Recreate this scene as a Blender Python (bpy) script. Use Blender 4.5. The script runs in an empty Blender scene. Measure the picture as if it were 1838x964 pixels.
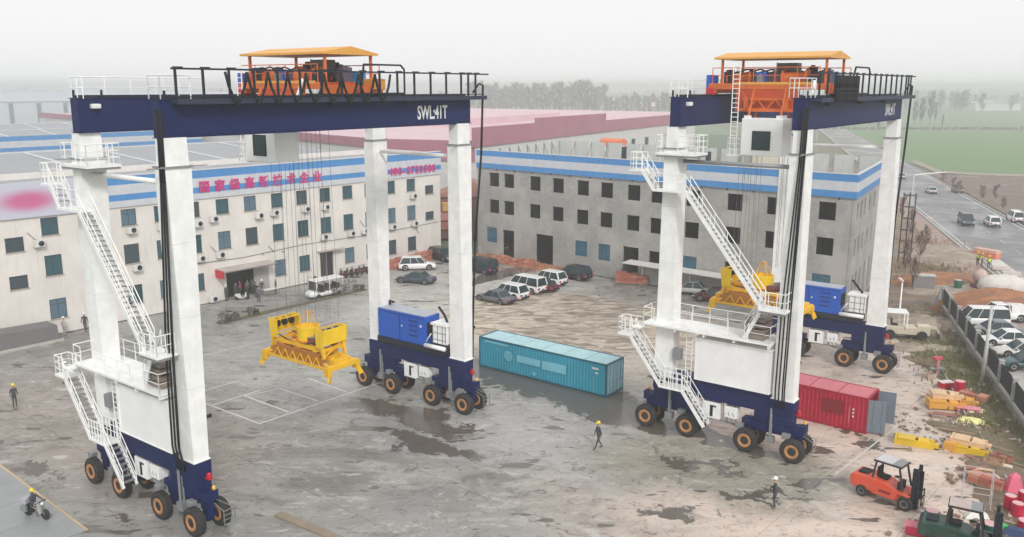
import bpy, math, random
from mathutils import Vector, Matrix
R = math.radians
PI = math.pi
rnd = random.Random(7)

# ------------------------------------------------------------------ camera, sky, sun, exposure
scene = bpy.context.scene
col = scene.collection
cam_data = bpy.data.cameras.new("camera")
cam = bpy.data.objects.new("camera", cam_data)
col.objects.link(cam)
cam.location = (0, 0, 22.52)
PITCH = .2062
cam.rotation_euler = (Matrix.Rotation(PI / 2 - PITCH, 4, 'X') @ Matrix.Rotation(.0017, 4, 'Z')).to_euler()
cam_data.sensor_fit = 'HORIZONTAL'
cam_data.sensor_width = 36
cam_data.lens = 36 * 1562 / 1838
cam_data.clip_start = .5
cam_data.clip_end = 9000
scene.camera = cam

SUN_EL, SUN_AZ = R(36), R(163)      # azimuth measured clockwise from +Y
world = bpy.data.worlds.new("World")
scene.world = world
world.use_nodes = True
wn, wl = world.node_tree.nodes, world.node_tree.links
wn.clear()
wo = wn.new('ShaderNodeOutputWorld')
wb = wn.new('ShaderNodeBackground')
sky = wn.new('ShaderNodeTexSky')
sky.sky_type = 'NISHITA'
sky.sun_disc = False
sky.sun_elevation = SUN_EL
sky.sun_rotation = SUN_AZ
sky.air_density = 1.0
sky.dust_density = 3.0
hsv = wn.new('ShaderNodeHueSaturation')
hsv.inputs['Saturation'].default_value = .12
wl.new(sky.outputs[0], hsv.inputs['Color'])
mx = wn.new('ShaderNodeMix'); mx.data_type = 'RGBA'
mx.inputs[0].default_value = .86                      # overcast: mostly an even cloud layer over the clear sky
wl.new(hsv.outputs[0], mx.inputs[6])
mx.inputs[7].default_value = (8.3, 8.32, 8.32, 1)
wl.new(mx.outputs[2], wb.inputs[0])
wb.inputs[1].default_value = .1
wl.new(wb.outputs[0], wo.inputs[0])

sd = bpy.data.lights.new("sun", 'SUN')
sd.energy = 1.5
sd.angle = R(12)
sd.color = (1, .975, .94)
sun = bpy.data.objects.new("sun", sd)
col.objects.link(sun)
sdir = Vector((math.sin(SUN_AZ) * math.cos(SUN_EL), math.cos(SUN_AZ) * math.cos(SUN_EL), math.sin(SUN_EL)))
sun.rotation_euler = sdir.to_track_quat('Z', 'Y').to_euler()
sun.location = (0, 0, 60)

scene.view_settings.view_transform = 'Standard'
scene.view_settings.look = 'None'
scene.view_settings.exposure = .32
scene.view_settings.gamma = 1
scene.cycles.max_bounces = 8
scene.cycles.volume_bounces = 4
scene.cycles.use_denoising = True

# ------------------------------------------------------------------ materials
MATS = {}
def _mix(nt, fac, a, b, mode='MIX'):
    n = nt.nodes.new('ShaderNodeMix'); n.data_type = 'RGBA'; n.blend_type = mode
    if isinstance(fac, (int, float)): n.inputs[0].default_value = fac
    else: nt.links.new(fac, n.inputs[0])
    for i, s in ((6, a), (7, b)):
        if isinstance(s, tuple): n.inputs[i].default_value = (*s[:3], 1)
        else: nt.links.new(s, n.inputs[i])
    return n.outputs[2]
def _ramp(nt, src, lo, hi):
    n = nt.nodes.new('ShaderNodeMapRange'); n.interpolation_type = 'SMOOTHSTEP'
    n.inputs[1].default_value = lo; n.inputs[2].default_value = hi
    nt.links.new(src, n.inputs[0])
    return n.outputs[0]
def _noise(nt, vec, scale, detail=4, rough=.6, dist=0):
    n = nt.nodes.new('ShaderNodeTexNoise')
    n.inputs['Scale'].default_value = scale; n.inputs['Detail'].default_value = detail
    n.inputs['Roughness'].default_value = rough; n.inputs['Distortion'].default_value = dist
    nt.links.new(vec, n.inputs['Vector'])
    return n.outputs[0]
def _map(nt, vec, scale=(1, 1, 1), rot=(0, 0, 0), loc=(0, 0, 0)):
    n = nt.nodes.new('ShaderNodeMapping'); n.vector_type = 'POINT'
    n.inputs['Scale'].default_value = scale; n.inputs['Rotation'].default_value = rot; n.inputs['Location'].default_value = loc
    nt.links.new(vec, n.inputs[0])
    return n.outputs[0]
def _base(name):
    m = bpy.data.materials.new(name); m.use_nodes = True
    nt = m.node_tree
    return m, nt, nt.nodes['Principled BSDF']
def _bump(nt, bs, h, strength=.3, dist=.02):
    b = nt.nodes.new('ShaderNodeBump'); b.inputs['Strength'].default_value = strength; b.inputs['Distance'].default_value = dist
    nt.links.new(h, b.inputs['Height']); nt.links.new(b.outputs[0], bs.inputs['Normal'])
def paint(name, c, rough=.5, metal=0, wear=.25, scale=1.2, dirt=(.16, .14, .12), streak=True):
    """Painted or plain surface: slight tone drift, grime and rain streaks."""
    if name in MATS: return MATS[name]
    m, nt, bs = _base(name)
    tc = nt.nodes.new('ShaderNodeNewGeometry').outputs['Position']
    n1 = _noise(nt, tc, scale, 5, .65)
    cc = _mix(nt, _ramp(nt, n1, .3, .75), tuple(v * .93 for v in c), tuple(min(1, v * 1.08) for v in c))
    if streak:
        n2 = _noise(nt, _map(nt, tc, (3, 3, .35)), 1.3, 4, .6)
        f = nt.nodes.new('ShaderNodeMath'); f.operation = 'MULTIPLY'; f.inputs[1].default_value = wear
        nt.links.new(_ramp(nt, n2, .52, .78), f.inputs[0])
        cc = _mix(nt, f.outputs[0], cc, dirt)
    nt.links.new(cc, bs.inputs['Base Color'])
    bs.inputs['Roughness'].default_value = rough
    bs.inputs['Metallic'].default_value = metal
    MATS[name] = m
    return m
def plain(name, c, rough=.6, metal=0, emit=None):
    if name in MATS: return MATS[name]
    m, nt, bs = _base(name)
    tc = nt.nodes.new('ShaderNodeNewGeometry').outputs['Position']
    n1 = _noise(nt, tc, 3, 3)
    nt.links.new(_mix(nt, n1, tuple(v * .85 for v in c), tuple(min(1, v * 1.12) for v in c)), bs.inputs['Base Color'])
    bs.inputs['Roughness'].default_value = rough; bs.inputs['Metallic'].default_value = metal
    if emit:
        bs.inputs['Emission Color'].default_value = (*c, 1); bs.inputs['Emission Strength'].default_value = emit
    MATS[name] = m
    return m
def ribbed(name, c, axis_rot, period, depth=.25, rough=.5, c2=None, share=.1, wear=.2):
    """Sheet cladding: fine ribs (relief) and, where c2 is given, narrow stripes of a second colour."""
    if name in MATS: return MATS[name]
    m, nt, bs = _base(name)
    tc = nt.nodes.new('ShaderNodeNewGeometry').outputs['Position']
    v = _map(nt, tc, (1, 1, 1), (0, 0, axis_rot))
    w = nt.nodes.new('ShaderNodeTexWave'); w.wave_type = 'BANDS'; w.bands_direction = 'X'; w.wave_profile = 'SIN'
    w.inputs['Scale'].default_value = 1 / period * .314; w.inputs['Detail'].default_value = 0
    nt.links.new(v, w.inputs['Vector'])
    n = _noise(nt, tc, .25, 5)
    cc = _mix(nt, n, tuple(a * .82 for a in c), tuple(min(1, a * 1.15) for a in c))
    if c2: cc = _mix(nt, _ramp(nt, w.outputs[1], 1 - share * 1.3, 1 - share), cc, c2)
    nt.links.new(cc, bs.inputs['Base Color'])
    _bump(nt, bs, w.outputs[1], depth, .05)
    bs.inputs['Roughness'].default_value = rough
    MATS[name] = m
    return m

M_WHITE = paint('white_crane_paint', (.88, .88, .87), .4, wear=.14, dirt=(.48, .44, .38))
M_BLUE = paint('navy_crane_paint', (.010, .018, .088), .5, wear=.3, dirt=(.035, .035, .05))
for _m, _s in ((M_BLUE, .15),):
    _m.node_tree.nodes['Principled BSDF'].inputs['Specular IOR Level'].default_value = _s
M_PANELW = paint('smooth_white_panel', (.86, .86, .86), .4, wear=.04, scale=.3, dirt=(.6, .58, .55))
M_GEN = paint('royal_blue_paint', (.012, .10, .50), .4, wear=.15)
M_YEL = paint('yellow_paint', (.80, .46, .012), .4, wear=.25, dirt=(.35, .15, .02))
M_ORG = paint('orange_paint', (.64, .14, .022), .55, wear=.7, dirt=(.3, .07, .02))
M_ROOFOR = paint('amber_roof_paint', (.74, .36, .06), .5, wear=.15)
M_BLACK = plain('black_rubber', (.018, .018, .02), .75)
M_DARK = plain('dark_steel', (.02, .024, .036), .6)
for _m in (M_BLACK, M_DARK): _m.node_tree.nodes['Principled BSDF'].inputs['Specular IOR Level'].default_value = .2
M_GREY = plain('grey_steel', (.28, .29, .30), .5, .3)
M_TYRE = paint('tyre_rubber', (.03, .028, .028), .85, wear=.4, dirt=(.10, .085, .07))
M_RIM = paint('rim_orange', (.46, .22, .085), .6, wear=.6, dirt=(.12, .06, .03), scale=4)
M_HUB = plain('hub_brown', (.12, .05, .02), .6)
M_GLASS = plain('dark_glass', (.02, .04, .05), .08)
M_RED = paint('red_paint', (.55, .012, .03), .5)
M_LAMPW = plain('lamp_white', (.8, .8, .78), .3)
M_AMBER = plain('amber_lamp', (.85, .45, .08), .3)
M_REDL = plain('red_lamp', (.55, .01, .03), .3)

# ------------------------------------------------------------------ mesh helpers
class MB:
    def __init__(s): s.v = []; s.f = []; s.sm = False
    def add(s, vs, fs):
        o = len(s.v); s.v += [tuple(p) for p in vs]; s.f += [tuple(i + o for i in f) for f in fs]; return s
    def box(s, x0, y0, z0, x1, y1, z1):
        x0, x1 = min(x0, x1), max(x0, x1); y0, y1 = min(y0, y1), max(y0, y1); z0, z1 = min(z0, z1), max(z0, z1)
        return s.add([(x0, y0, z0), (x1, y0, z0), (x1, y1, z0), (x0, y1, z0), (x0, y0, z1), (x1, y0, z1), (x1, y1, z1), (x0, y1, z1)],
                     [(0, 3, 2, 1), (4, 5, 6, 7), (0, 1, 5, 4), (1, 2, 6, 5), (2, 3, 7, 6), (3, 0, 4, 7)])
    def cbox(s, cx, cy, cz, sx, sy, sz, rz=0):
        c, n = math.cos(rz), math.sin(rz)
        vs = []
        for z in (-sz / 2, sz / 2):
            for x, y in ((-sx / 2, -sy / 2), (sx / 2, -sy / 2), (sx / 2, sy / 2), (-sx / 2, sy / 2)):
                vs.append((cx + x * c - y * n, cy + x * n + y * c, cz + z))
        return s.add(vs, [(0, 3, 2, 1), (4, 5, 6, 7), (0, 1, 5, 4), (1, 2, 6, 5), (2, 3, 7, 6), (3, 0, 4, 7)])
    def hexa(s, b, t):
        """b, t: 4 bottom and 4 top points, both counter-clockwise seen from above"""
        return s.add(list(b) + list(t), [(0, 3, 2, 1), (4, 5, 6, 7), (0, 1, 5, 4), (1, 2, 6, 5), (2, 3, 7, 6), (3, 0, 4, 7)])
    def prism(s, poly, z0, z1):
        n = len(poly)
        vs = [(x, y, z0) for x, y in poly] + [(x, y, z1) for x, y in poly]
        return s.add(vs, [tuple(range(n - 1, -1, -1)), tuple(range(n, 2 * n))] + [(i, (i + 1) % n, n + (i + 1) % n, n + i) for i in range(n)])
    def sideprism(s, poly, y0, y1):
        """polygon in x-z, extruded along y"""
        n = len(poly)
        vs = [(x, y0, z) for x, z in poly] + [(x, y1, z) for x, z in poly]
        return s.add(vs, [tuple(range(n)), tuple(range(2 * n - 1, n - 1, -1))] + [(i, n + i, n + (i + 1) % n, (i + 1) % n) for i in range(n)])
    def bar(s, p, q, w=.05, h=None):
        p, q = Vector(p), Vector(q); d = (q - p)
        if d.length < 1e-6: return s
        d.normalize(); h = h or w
        up = Vector((0, 0, 1)) if abs(d.z) < .95 else Vector((1, 0, 0))
        a = d.cross(up).normalized() * (w / 2); b = a.cross(d).normalized() * (h / 2)
        vs = [p - a - b, p + a - b, p + a + b, p - a + b, q - a - b, q + a - b, q + a + b, q - a + b]
        return s.add(vs, [(0, 1, 2, 3), (7, 6, 5, 4), (0, 4, 5, 1), (1, 5, 6, 2), (2, 6, 7, 3), (3, 7, 4, 0)])
    def tube(s, p, q, r, n=8, r2=None):
        p, q = Vector(p), Vector(q); d = (q - p)
        if d.length < 1e-6: return s
        d.normalize(); r2 = r if r2 is None else r2
        up = Vector((0, 0, 1)) if abs(d.z) < .95 else Vector((1, 0, 0))
        a = d.cross(up).normalized(); b = a.cross(d).normalized()
        vs = [p + (a * math.cos(t) + b * math.sin(t)) * r for t in [2 * PI * i / n for i in range(n)]]
        vs += [q + (a * math.cos(t) + b * math.sin(t)) * r2 for t in [2 * PI * i / n for i in range(n)]]
        return s.add(vs, [tuple(range(n)), tuple(range(2 * n - 1, n - 1, -1))] + [(i, n + i, n + (i + 1) % n, (i + 1) % n) for i in range(n)])
    def path(s, pts, r, n=6):
        for a, b in zip(pts, pts[1:]): s.tube(a, b, r, n)
        return s
    def lathe(s, prof, c=(0, 0, 0), axis='z', n=20):
        """prof: (radius, height) pairs along the axis"""
        vs = []
        for r, h in prof:
            for i in range(n):
                t = 2 * PI * i / n; a, b = r * math.cos(t), r * math.sin(t)
                p = {'z': (a, b, h), 'x': (h, a, b), 'y': (b, h, a)}[axis]
                vs.append((p[0] + c[0], p[1] + c[1], p[2] + c[2]))
        k = len(prof)
        fs = [(j * n + i, j * n + (i + 1) % n, (j + 1) * n + (i + 1) % n, (j + 1) * n + i) for j in range(k - 1) for i in range(n)]
        fs += [tuple(range(n - 1, -1, -1)), tuple(range((k - 1) * n, k * n))]
        return s.add(vs, fs)
    def ball(s, c, r, n=10, sq=(1, 1, 1)):
        prof = [(r * math.sin(PI * (j + .15) / (n / 2 + .3)), -r * math.cos(PI * (j + .15) / (n / 2 + .3))) for j in range(n // 2 + 1)]
        m = MB().lathe(prof, (0, 0, 0), 'z', n)
        return s.add([(c[0] + x * sq[0], c[1] + y * sq[1], c[2] + z * sq[2]) for x, y, z in m.v], m.f)
    def quad(s, a, b, c, d): return s.add([a, b, c, d], [(0, 1, 2, 3)])
    def mesh(s, name, m, smooth=False):
        me = bpy.data.meshes.new(name); me.from_pydata(s.v, [], s.f); me.validate(); me.update()
        if m: me.materials.append(m)
        if smooth:
            for p in me.polygons: p.use_smooth = True
        return me

def link(o, parent=None):
    col.objects.link(o)
    if parent: o.parent = parent
    return o
def part(name, mb, m, parent, smooth=False, bevel=0, kind=None, label=None):
    me = mb.mesh(name, m, smooth) if isinstance(mb, MB) else mb
    o = link(bpy.data.objects.new(name, me), parent)
    if bevel:
        b = o.modifiers.new('bevel', 'BEVEL'); b.width = bevel; b.segments = 2; b.limit_method = 'ANGLE'
    if kind: o['kind'] = kind
    if label: o['label'] = label
    return o
def tag(o, label=None, cat=None, group=None, kind=None):
    if label: o['label'] = label
    if cat: o['category'] = cat
    if group: o['group'] = group
    if kind: o['kind'] = kind
    return o
def thing(name, label, cat, loc=(0, 0, 0), rz=0, group=None):
    o = link(bpy.data.objects.new(name, None))
    o.empty_display_size = .3
    o.location = loc; o.rotation_euler = (0, 0, rz)
    return tag(o, label, cat, group)
def children(o): return [c for c in bpy.data.objects if c.parent == o]
def copy_tree(o, parent=None, label=None, loc=None, rz=None):
    kids = {}
    for c in bpy.data.objects:
        if c.parent: kids.setdefault(c.parent.name, []).append(c)
    def rec(s, par):
        c = s.copy(); col.objects.link(c)
        if par: c.parent = par
        for k in kids.get(s.name, []): rec(k, c)
        return c
    r = rec(o, parent)
    if label: r['label'] = label
    if loc is not None: r.location = loc
    if rz is not None: r.rotation_euler = (0, 0, rz)
    return r
def structure(name, mb, m, smooth=False, kind='structure'):
    o = part(name, mb, m, None, smooth); o['kind'] = kind
    return o
def text_mesh(name, body, size, m, extrude=.01, xscale=1, align='LEFT', bold=0):
    c = bpy.data.curves.new(name, 'FONT'); c.body = body; c.size = size; c.extrude = extrude; c.align_x = align
    c.resolution_u = 3; c.offset = bold
    t = bpy.data.objects.new(name, c); col.objects.link(t)
    bpy.context.view_layer.update()
    me = bpy.data.meshes.new_from_object(t.evaluated_get(bpy.context.evaluated_depsgraph_get()))
    bpy.data.objects.remove(t); bpy.data.curves.remove(c)
    me.name = name
    for v in me.vertices: v.co.x *= xscale
    me.materials.clear(); me.materials.append(m)
    return me
def rot2(x, y, a): return (x * math.cos(a) - y * math.sin(a), x * math.sin(a) + y * math.cos(a))

# ------------------------------------------------------------------ ground
def ground_mat(name, c1, c2, c3, puddles=(), zones=(), rough=.8, bump=.3, wetc=.30, streakdir=R(-41)):
    """c1, c2: patchy tones; c3: dark stains; puddles/zones: (x, y, rx, ry, angle[, colour])"""
    m, nt, bs = _base(name)
    geo = nt.nodes.new('ShaderNodeNewGeometry').outputs['Position']
    warp = nt.nodes.new('ShaderNodeTexNoise'); warp.inputs['Scale'].default_value = .35; warp.inputs['Detail'].default_value = 6
    warp.inputs['Roughness'].default_value = .7
    nt.links.new(geo, warp.inputs['Vector'])
    ws = nt.nodes.new('ShaderNodeVectorMath'); ws.operation = 'SUBTRACT'; ws.inputs[1].default_value = (.5, .5, .5)
    nt.links.new(warp.outputs[1], ws.inputs[0])
    sc_ = nt.nodes.new('ShaderNodeVectorMath'); sc_.operation = 'SCALE'; sc_.inputs['Scale'].default_value = 7
    nt.links.new(ws.outputs[0], sc_.inputs[0])
    wp = nt.nodes.new('ShaderNodeVectorMath'); wp.operation = 'ADD'
    nt.links.new(geo, wp.inputs[0]); nt.links.new(sc_.outputs[0], wp.inputs[1])
    wpos = wp.outputs[0]
    st = _map(nt, geo, (.17, .40, 1), (0, 0, -streakdir))
    n1 = _noise(nt, st, 1.0, 7, .68, 1.2)
    n2 = _noise(nt, geo, .09, 4, .6)
    n3 = _noise(nt, geo, 2.6, 6, .75)
    cc = _mix(nt, _ramp(nt, n1, .36, .66), c1, c2)
    cc = _mix(nt, _ramp(nt, n2, .35, .7), cc, tuple(a * .55 + b * .45 for a, b in zip(c1, c2)))
    def ell(p):
        x, y, rx, ry, a = p[:5]
        v = nt.nodes.new('ShaderNodeVectorMath'); v.operation = 'SUBTRACT'; v.inputs[1].default_value = (x, y, 0)
        nt.links.new(wpos, v.inputs[0])
        mp = _map(nt, v.outputs[0], (1, 1, 0), (0, 0, -a))
        mp = _map(nt, mp, (1 / rx, 1 / ry, 0))
        ln = nt.nodes.new('ShaderNodeVectorMath'); ln.operation = 'LENGTH'
        nt.links.new(mp, ln.inputs[0])
        return ln.outputs['Value']
    for z in zones:
        cc = _mix(nt, _ramp(nt, ell(z), 1.5, .6), cc, _mix(nt, _ramp(nt, n1, .3, .62), tuple(v * .72 for v in z[5]), z[5]))
    f = nt.nodes.new('ShaderNodeMath'); f.operation = 'MULTIPLY'; f.inputs[1].default_value = .55
    nt.links.new(_ramp(nt, n3, .52, .78), f.inputs[0])
    cc = _mix(nt, f.outputs[0], cc, c3)
    n5 = _noise(nt, _map(nt, geo, (.7, 1.1, 1), (0, 0, -streakdir)), .9, 8, .8, 2)
    f2 = nt.nodes.new('ShaderNodeMath'); f2.operation = 'MULTIPLY'; f2.inputs[1].default_value = .85
    nt.links.new(_ramp(nt, n5, .54, .62), f2.inputs[0])
    cc = _mix(nt, f2.outputs[0], cc, c3)
    n6 = _noise(nt, _map(nt, geo, (.42, .85, 1), (0, 0, -streakdir + .12)), 1.0, 9, .82, 1.5)
    f6 = nt.nodes.new('ShaderNodeMath'); f6.operation = 'MULTIPLY'; f6.inputs[1].default_value = .75
    nt.links.new(_ramp(nt, n6, .54, .62), f6.inputs[0])
    cc = _mix(nt, f6.outputs[0], cc, tuple(min(1, v * 1.38) for v in c2))
    vo = nt.nodes.new('ShaderNodeTexVoronoi'); vo.feature = 'DISTANCE_TO_EDGE'; vo.inputs['Scale'].default_value = .22
    nt.links.new(wpos, vo.inputs['Vector'])
    f3 = nt.nodes.new('ShaderNodeMath'); f3.operation = 'MULTIPLY'; f3.inputs[1].default_value = .45
    nt.links.new(_ramp(nt, vo.outputs[0], .012, .002), f3.inputs[0])
    cc = _mix(nt, f3.outputs[0], cc, tuple(v * .7 for v in c3))
    wet = None
    for p in puddles:
        e = _ramp(nt, ell(p), 1.12, .90)
        if wet is None: wet = e
        else:
            a = nt.nodes.new('ShaderNodeMath'); a.operation = 'MAXIMUM'
            nt.links.new(wet, a.inputs[0]); nt.links.new(e, a.inputs[1]); wet = a.outputs[0]
    # small damp spots everywhere
    n4 = _noise(nt, _map(nt, geo, (.30, .75, 1), (0, 0, -streakdir)), .8, 3, .5)
    spots = _ramp(nt, n4, .63, .655)
    if wet is None: wet = spots
    else:
        a = nt.nodes.new('ShaderNodeMath'); a.operation = 'MAXIMUM'
        nt.links.new(wet, a.inputs[0]); nt.links.new(spots, a.inputs[1]); wet = a.outputs[0]
    cc = _mix(nt, wet, cc, _mix(nt, n3, (.10 * wetc / .3, .086 * wetc / .3, .074 * wetc / .3), (.15 * wetc / .3, .13 * wetc / .3, .11 * wetc / .3)))
    nt.links.new(cc, bs.inputs['Base Color'])
    mr = nt.nodes.new('ShaderNodeMapRange'); mr.inputs[3].default_value = rough; mr.inputs[4].default_value = .16
    damp = nt.nodes.new('ShaderNodeMath'); damp.operation = 'MULTIPLY'; damp.inputs[1].default_value = .75
    nt.links.new(_ramp(nt, n2, .42, .6), damp.inputs[0])
    dm = nt.nodes.new('ShaderNodeMath'); dm.operation = 'MAXIMUM'; nt.links.new(wet, dm.inputs[0]); nt.links.new(damp.outputs[0], dm.inputs[1])
    nt.links.new(dm.outputs[0], mr.inputs[0]); nt.links.new(mr.outputs[0], bs.inputs['Roughness'])
    _bump(nt, bs, n3, bump, .02)
    MATS[name] = m
    return m

def poly_sheet(pts, z, thick=.02):
    return MB().add([(x, y, z) for x, y in pts], [tuple(range(len(pts)))])

# far land: fields seen through the haze
def field_mat():
    m, nt, bs = _base('far_fields')
    geo = nt.nodes.new('ShaderNodeNewGeometry').outputs['Position']
    v = nt.nodes.new('ShaderNodeTexVoronoi'); v.inputs['Scale'].default_value = .004
    nt.links.new(_map(nt, geo, (1, .35, 1), (0, 0, R(15))), v.inputs['Vector'])
    cr = nt.nodes.new('ShaderNodeValToRGB'); cr.color_ramp.interpolation = 'CONSTANT'
    els = cr.color_ramp.elements
    els[0].color = (.10, .155, .085, 1); els[1].position = .35; els[1].color = (.17, .16, .11, 1)
    e = els.new(.55); e.color = (.08, .14, .07, 1); e = els.new(.8); e.color = (.2, .19, .14, 1)
    sx = nt.nodes.new('ShaderNodeSeparateColor'); nt.links.new(v.outputs['Color'], sx.inputs[0])
    nt.links.new(sx.outputs[0], cr.inputs[0])
    n = _noise(nt, geo, .05, 6, .7)
    nt.links.new(_mix(nt, _ramp(nt, n, .4, .7), cr.outputs[0], (.14, .15, .10)), bs.inputs['Base Color'])
    bs.inputs['Roughness'].default_value = .95
    return m
structure('ground', MB().add([(7200 * math.cos(t), 7200 * math.sin(t), -.30) for t in [2 * PI * i / 48 for i in range(48)]], [tuple(range(48))]), field_mat())

PUD = [
    (*(2.82, 63.94), 9.5, 2.6, R(-38)), (*(6.37, 58.59), 4.2, 2.0, R(-38)), (*(-0.86, 66.62), 3.5, 2.0, R(-38)),
    (*(-7.92, 58.66), 4.4, 1.3, R(-25)), (*(-5.45, 55.53), 3.2, 1.2, R(-30)), (*(-6.51, 53.16), 2.6, .8, R(-30)), (*(-4.77, 51.82), 2.4, .9, R(-20)),
    (*(-3.25, 53.15), .9, .45, R(0)), (*(10.77, 55.46), 3.6, 1.3, R(-38)), (*(11.60, 49.66), 3.0, .55, R(-30)), (*(14.63, 52.17), 3.2, .9, R(-30)),
    (*(16.59, 47.18), 1.0, .7, R(-10)), (*(13.65, 45.90), 1.8, .6, R(-10)), (*(8.18, 43.59), 1.0, .7, R(-5)), (*(22.37, 54.72), 1.0, .6, R(0)),
    (*(23.00, 53.04), .9, .9, R(20)), (*(-20.24, 42.45), 1.1, .45, R(-30)), (*(-24.70, 54.17), 3.2, 1.2, R(-38)), (*(-28.53, 48.25), 1.6, .8, R(-35)),
    (*(16.16, 44.86), 1.0, .4, R(0)), (*(-1.30, 104.34), 9, 1.6, R(50)),
]
ZON = [
    (*(27.79, 52.12), 26, 17, R(50), (.70, .57, .49)), (*(30.34, 70.86), 17, 9, R(50), (.62, .51, .44)), (*(4.80, 79.72), 20, 12, R(-41), (.60, .52, .44)),
    (*(-9.05, 86.07), 9, 20, R(-41), (.58, .56, .51)), (*(-17.07, 71.13), 12, 9, R(-41), (.42, .41, .385)),
    (*(-27.43, 56.13), 14, 7, R(-41), (.33, .29, .26)), (*(2.23, 54.05), 9, 5, R(-38), (.40, .39, .38)), (*(12.77, 48.86), 8, 4, R(-20), (.33, .31, .25)),
    (*(-28.39, 96.17), 30, 3, R(48), (.36, .345, .33)), (*(-3.73, 95.98), 14, 8, R(-41), (.50, .48, .44)),
]
M_YARD = ground_mat('yard_concrete', (.195, .188, .175), (.38, .372, .352), (.12, .106, .093), PUD, ZON)
E1 = (math.cos(.8552), math.sin(.8552)); N1 = (-E1[1], E1[0])      # yard grid: 49 degrees
YARD = [(-60, 62), (-32, 38), (-6, 32), (20, 32), (31, 40), (33.0, 52), (36.5, 66), (38.8, 76), (39.5, 84), (38, 90), (33.2, 83.7), (-4.3, 116.2), (-9.6, 116.2), (-62, 54.5)]
YARD = [(-62, 54.5), (-30, 32), (28, 32), (31.5, 47), (34.2, 60), (37.0, 72), (39.3, 82), (40.0, 92), (34, 84.6), (-4.3, 117.5), (-9.6, 117.5)]
structure('yard_base', poly_sheet(YARD, -.09), M_YARD)
def inside(x, y, poly):
    r = False; n = len(poly)
    for i in range(n):
        (x1, y1), (x2, y2) = poly[i], poly[(i + 1) % n]
        if (y1 > y) != (y2 > y) and x < (x2 - x1) * (y - y1) / (y2 - y1) + x1: r = not r
    return r
yard = thing('yard', 'concrete yard paving of large slabs', None); del yard['label']; yard['kind'] = 'structure'
SLX, SLY = 6.0, 5.4
slab_me = MB().box(-SLX / 2 + .012, -SLY / 2 + .012, -.085, SLX / 2 - .012, SLY / 2 - .012, 0).mesh('slab', M_YARD)
nsl = 0
for i in range(-4, 30):
    for j in range(-2, 26):
        s, t = i * SLX, 20 + j * SLY
        x, y = s * E1[0] + t * N1[0], s * E1[1] + t * N1[1]
        if nsl < 296 and inside(x, y, YARD) and all(inside(x + a * E1[0] + b * N1[0], y + a * E1[1] + b * N1[1], YARD) for a in (-2.6, 2.6) for b in (-2.4, 2.4)):
            o = link(bpy.data.objects.new('slab', slab_me), yard); o.location = (x, y, 0)
            o.rotation_euler = (R(rnd.uniform(-.05, .05)), R(rnd.uniform(-.05, .05)), .8552); nsl += 1

# churned mud between the parked cars and the teal container
def mud_mat(name, a, b, d, sc=1.0, ang=R(-41)):
    m, nt, bs = _base(name)
    geo = nt.nodes.new('ShaderNodeNewGeometry').outputs['Position']
    n = _noise(nt, _map(nt, geo, (.45 * sc, 1.3 * sc, 1), (0, 0, -ang)), .75, 6, .65, 1.4)
    n2 = _noise(nt, geo, 1.7, 6, .7)
    c = _mix(nt, _ramp(nt, n, .38, .60), d, _mix(nt, n2, a, b))
    nt.links.new(c, bs.inputs['Base Color'])
    mr = nt.nodes.new('ShaderNodeMapRange'); mr.inputs[3].default_value = .35; mr.inputs[4].default_value = .9
    nt.links.new(_ramp(nt, n, .36, .5), mr.inputs[0]); nt.links.new(mr.outputs[0], bs.inputs['Roughness'])
    _bump(nt, bs, n2, .5, .05)
    return m
def rough_patch(name, cx, cy, rx, ry, ang, amp, m, seed, nx=70, ny=50, base=-.02, kind='stuff', freq=1.0, dome=0):
    from mathutils import noise as mnoise
    b = MB(); off = seed * 13.7
    for j in range(ny + 1):
        for i in range(nx + 1):
            u, v = i / nx * 2 - 1, j / ny * 2 - 1
            x, y = rot2(u * rx, v * ry, ang); x += cx; y += cy
            edge = 1 - (u * u + v * v) + .35 * mnoise.noise((x * .16 + off, y * .16, 0))
            mask = max(0, min(1, edge * 3))
            lx, ly = rot2(x, y, R(41))
            h = mnoise.noise((lx * .35 * freq + off, ly * .9 * freq, 1)) * .5 + mnoise.noise((lx * 1.1 * freq, ly * 2.1 * freq, off)) * .35 + .25
            z = base + mask * (amp * max(-.2, h) + dome * max(0, edge) ** .8 + .03)
            if mask <= 0: z = -.12
            b.v.append((x, y, z))
    for j in range(ny):
        for i in range(nx):
            a = j * (nx + 1) + i
            if max(b.v[k][2] for k in (a, a + 1, a + nx + 2, a + nx + 1)) > -.1: b.f.append((a, a + 1, a + nx + 2, a + nx + 1))
    used = sorted({i for f in b.f for i in f}); mp = {k: n for n, k in enumerate(used)}
    b.v = [b.v[k] for k in used]; b.f = [tuple(mp[i] for i in f) for f in b.f]
    return structure(name, b, m, True, kind)
M_MUD = mud_mat('wet_mud', (.66, .57, .47), (.54, .46, .375), (.24, .19, .145))
rough_patch('mud', *(5.29, 83.36), 14.5, 11.0, R(-41), .16, M_MUD, 1, 150, 100)
M_DIRT = mud_mat('brown_dirt', (.30, .215, .15), (.24, .19, .13), (.15, .115, .085), .3)
M_ORSOIL = mud_mat('orange_soil', (.42, .19, .09), (.34, .155, .08), (.22, .10, .055), .6)
M_SAND = mud_mat('pale_spoil', (.42, .36, .29), (.34, .29, .23), (.24, .19, .15), .6)
M_VERGE = mud_mat('weedy_verge', (.20, .17, .105), (.125, .125, .06), (.17, .12, .085), .5)
M_SCRUB = mud_mat('brown_scrub', (.24, .17, .14), (.19, .14, .11), (.12, .09, .075), .35)
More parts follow.
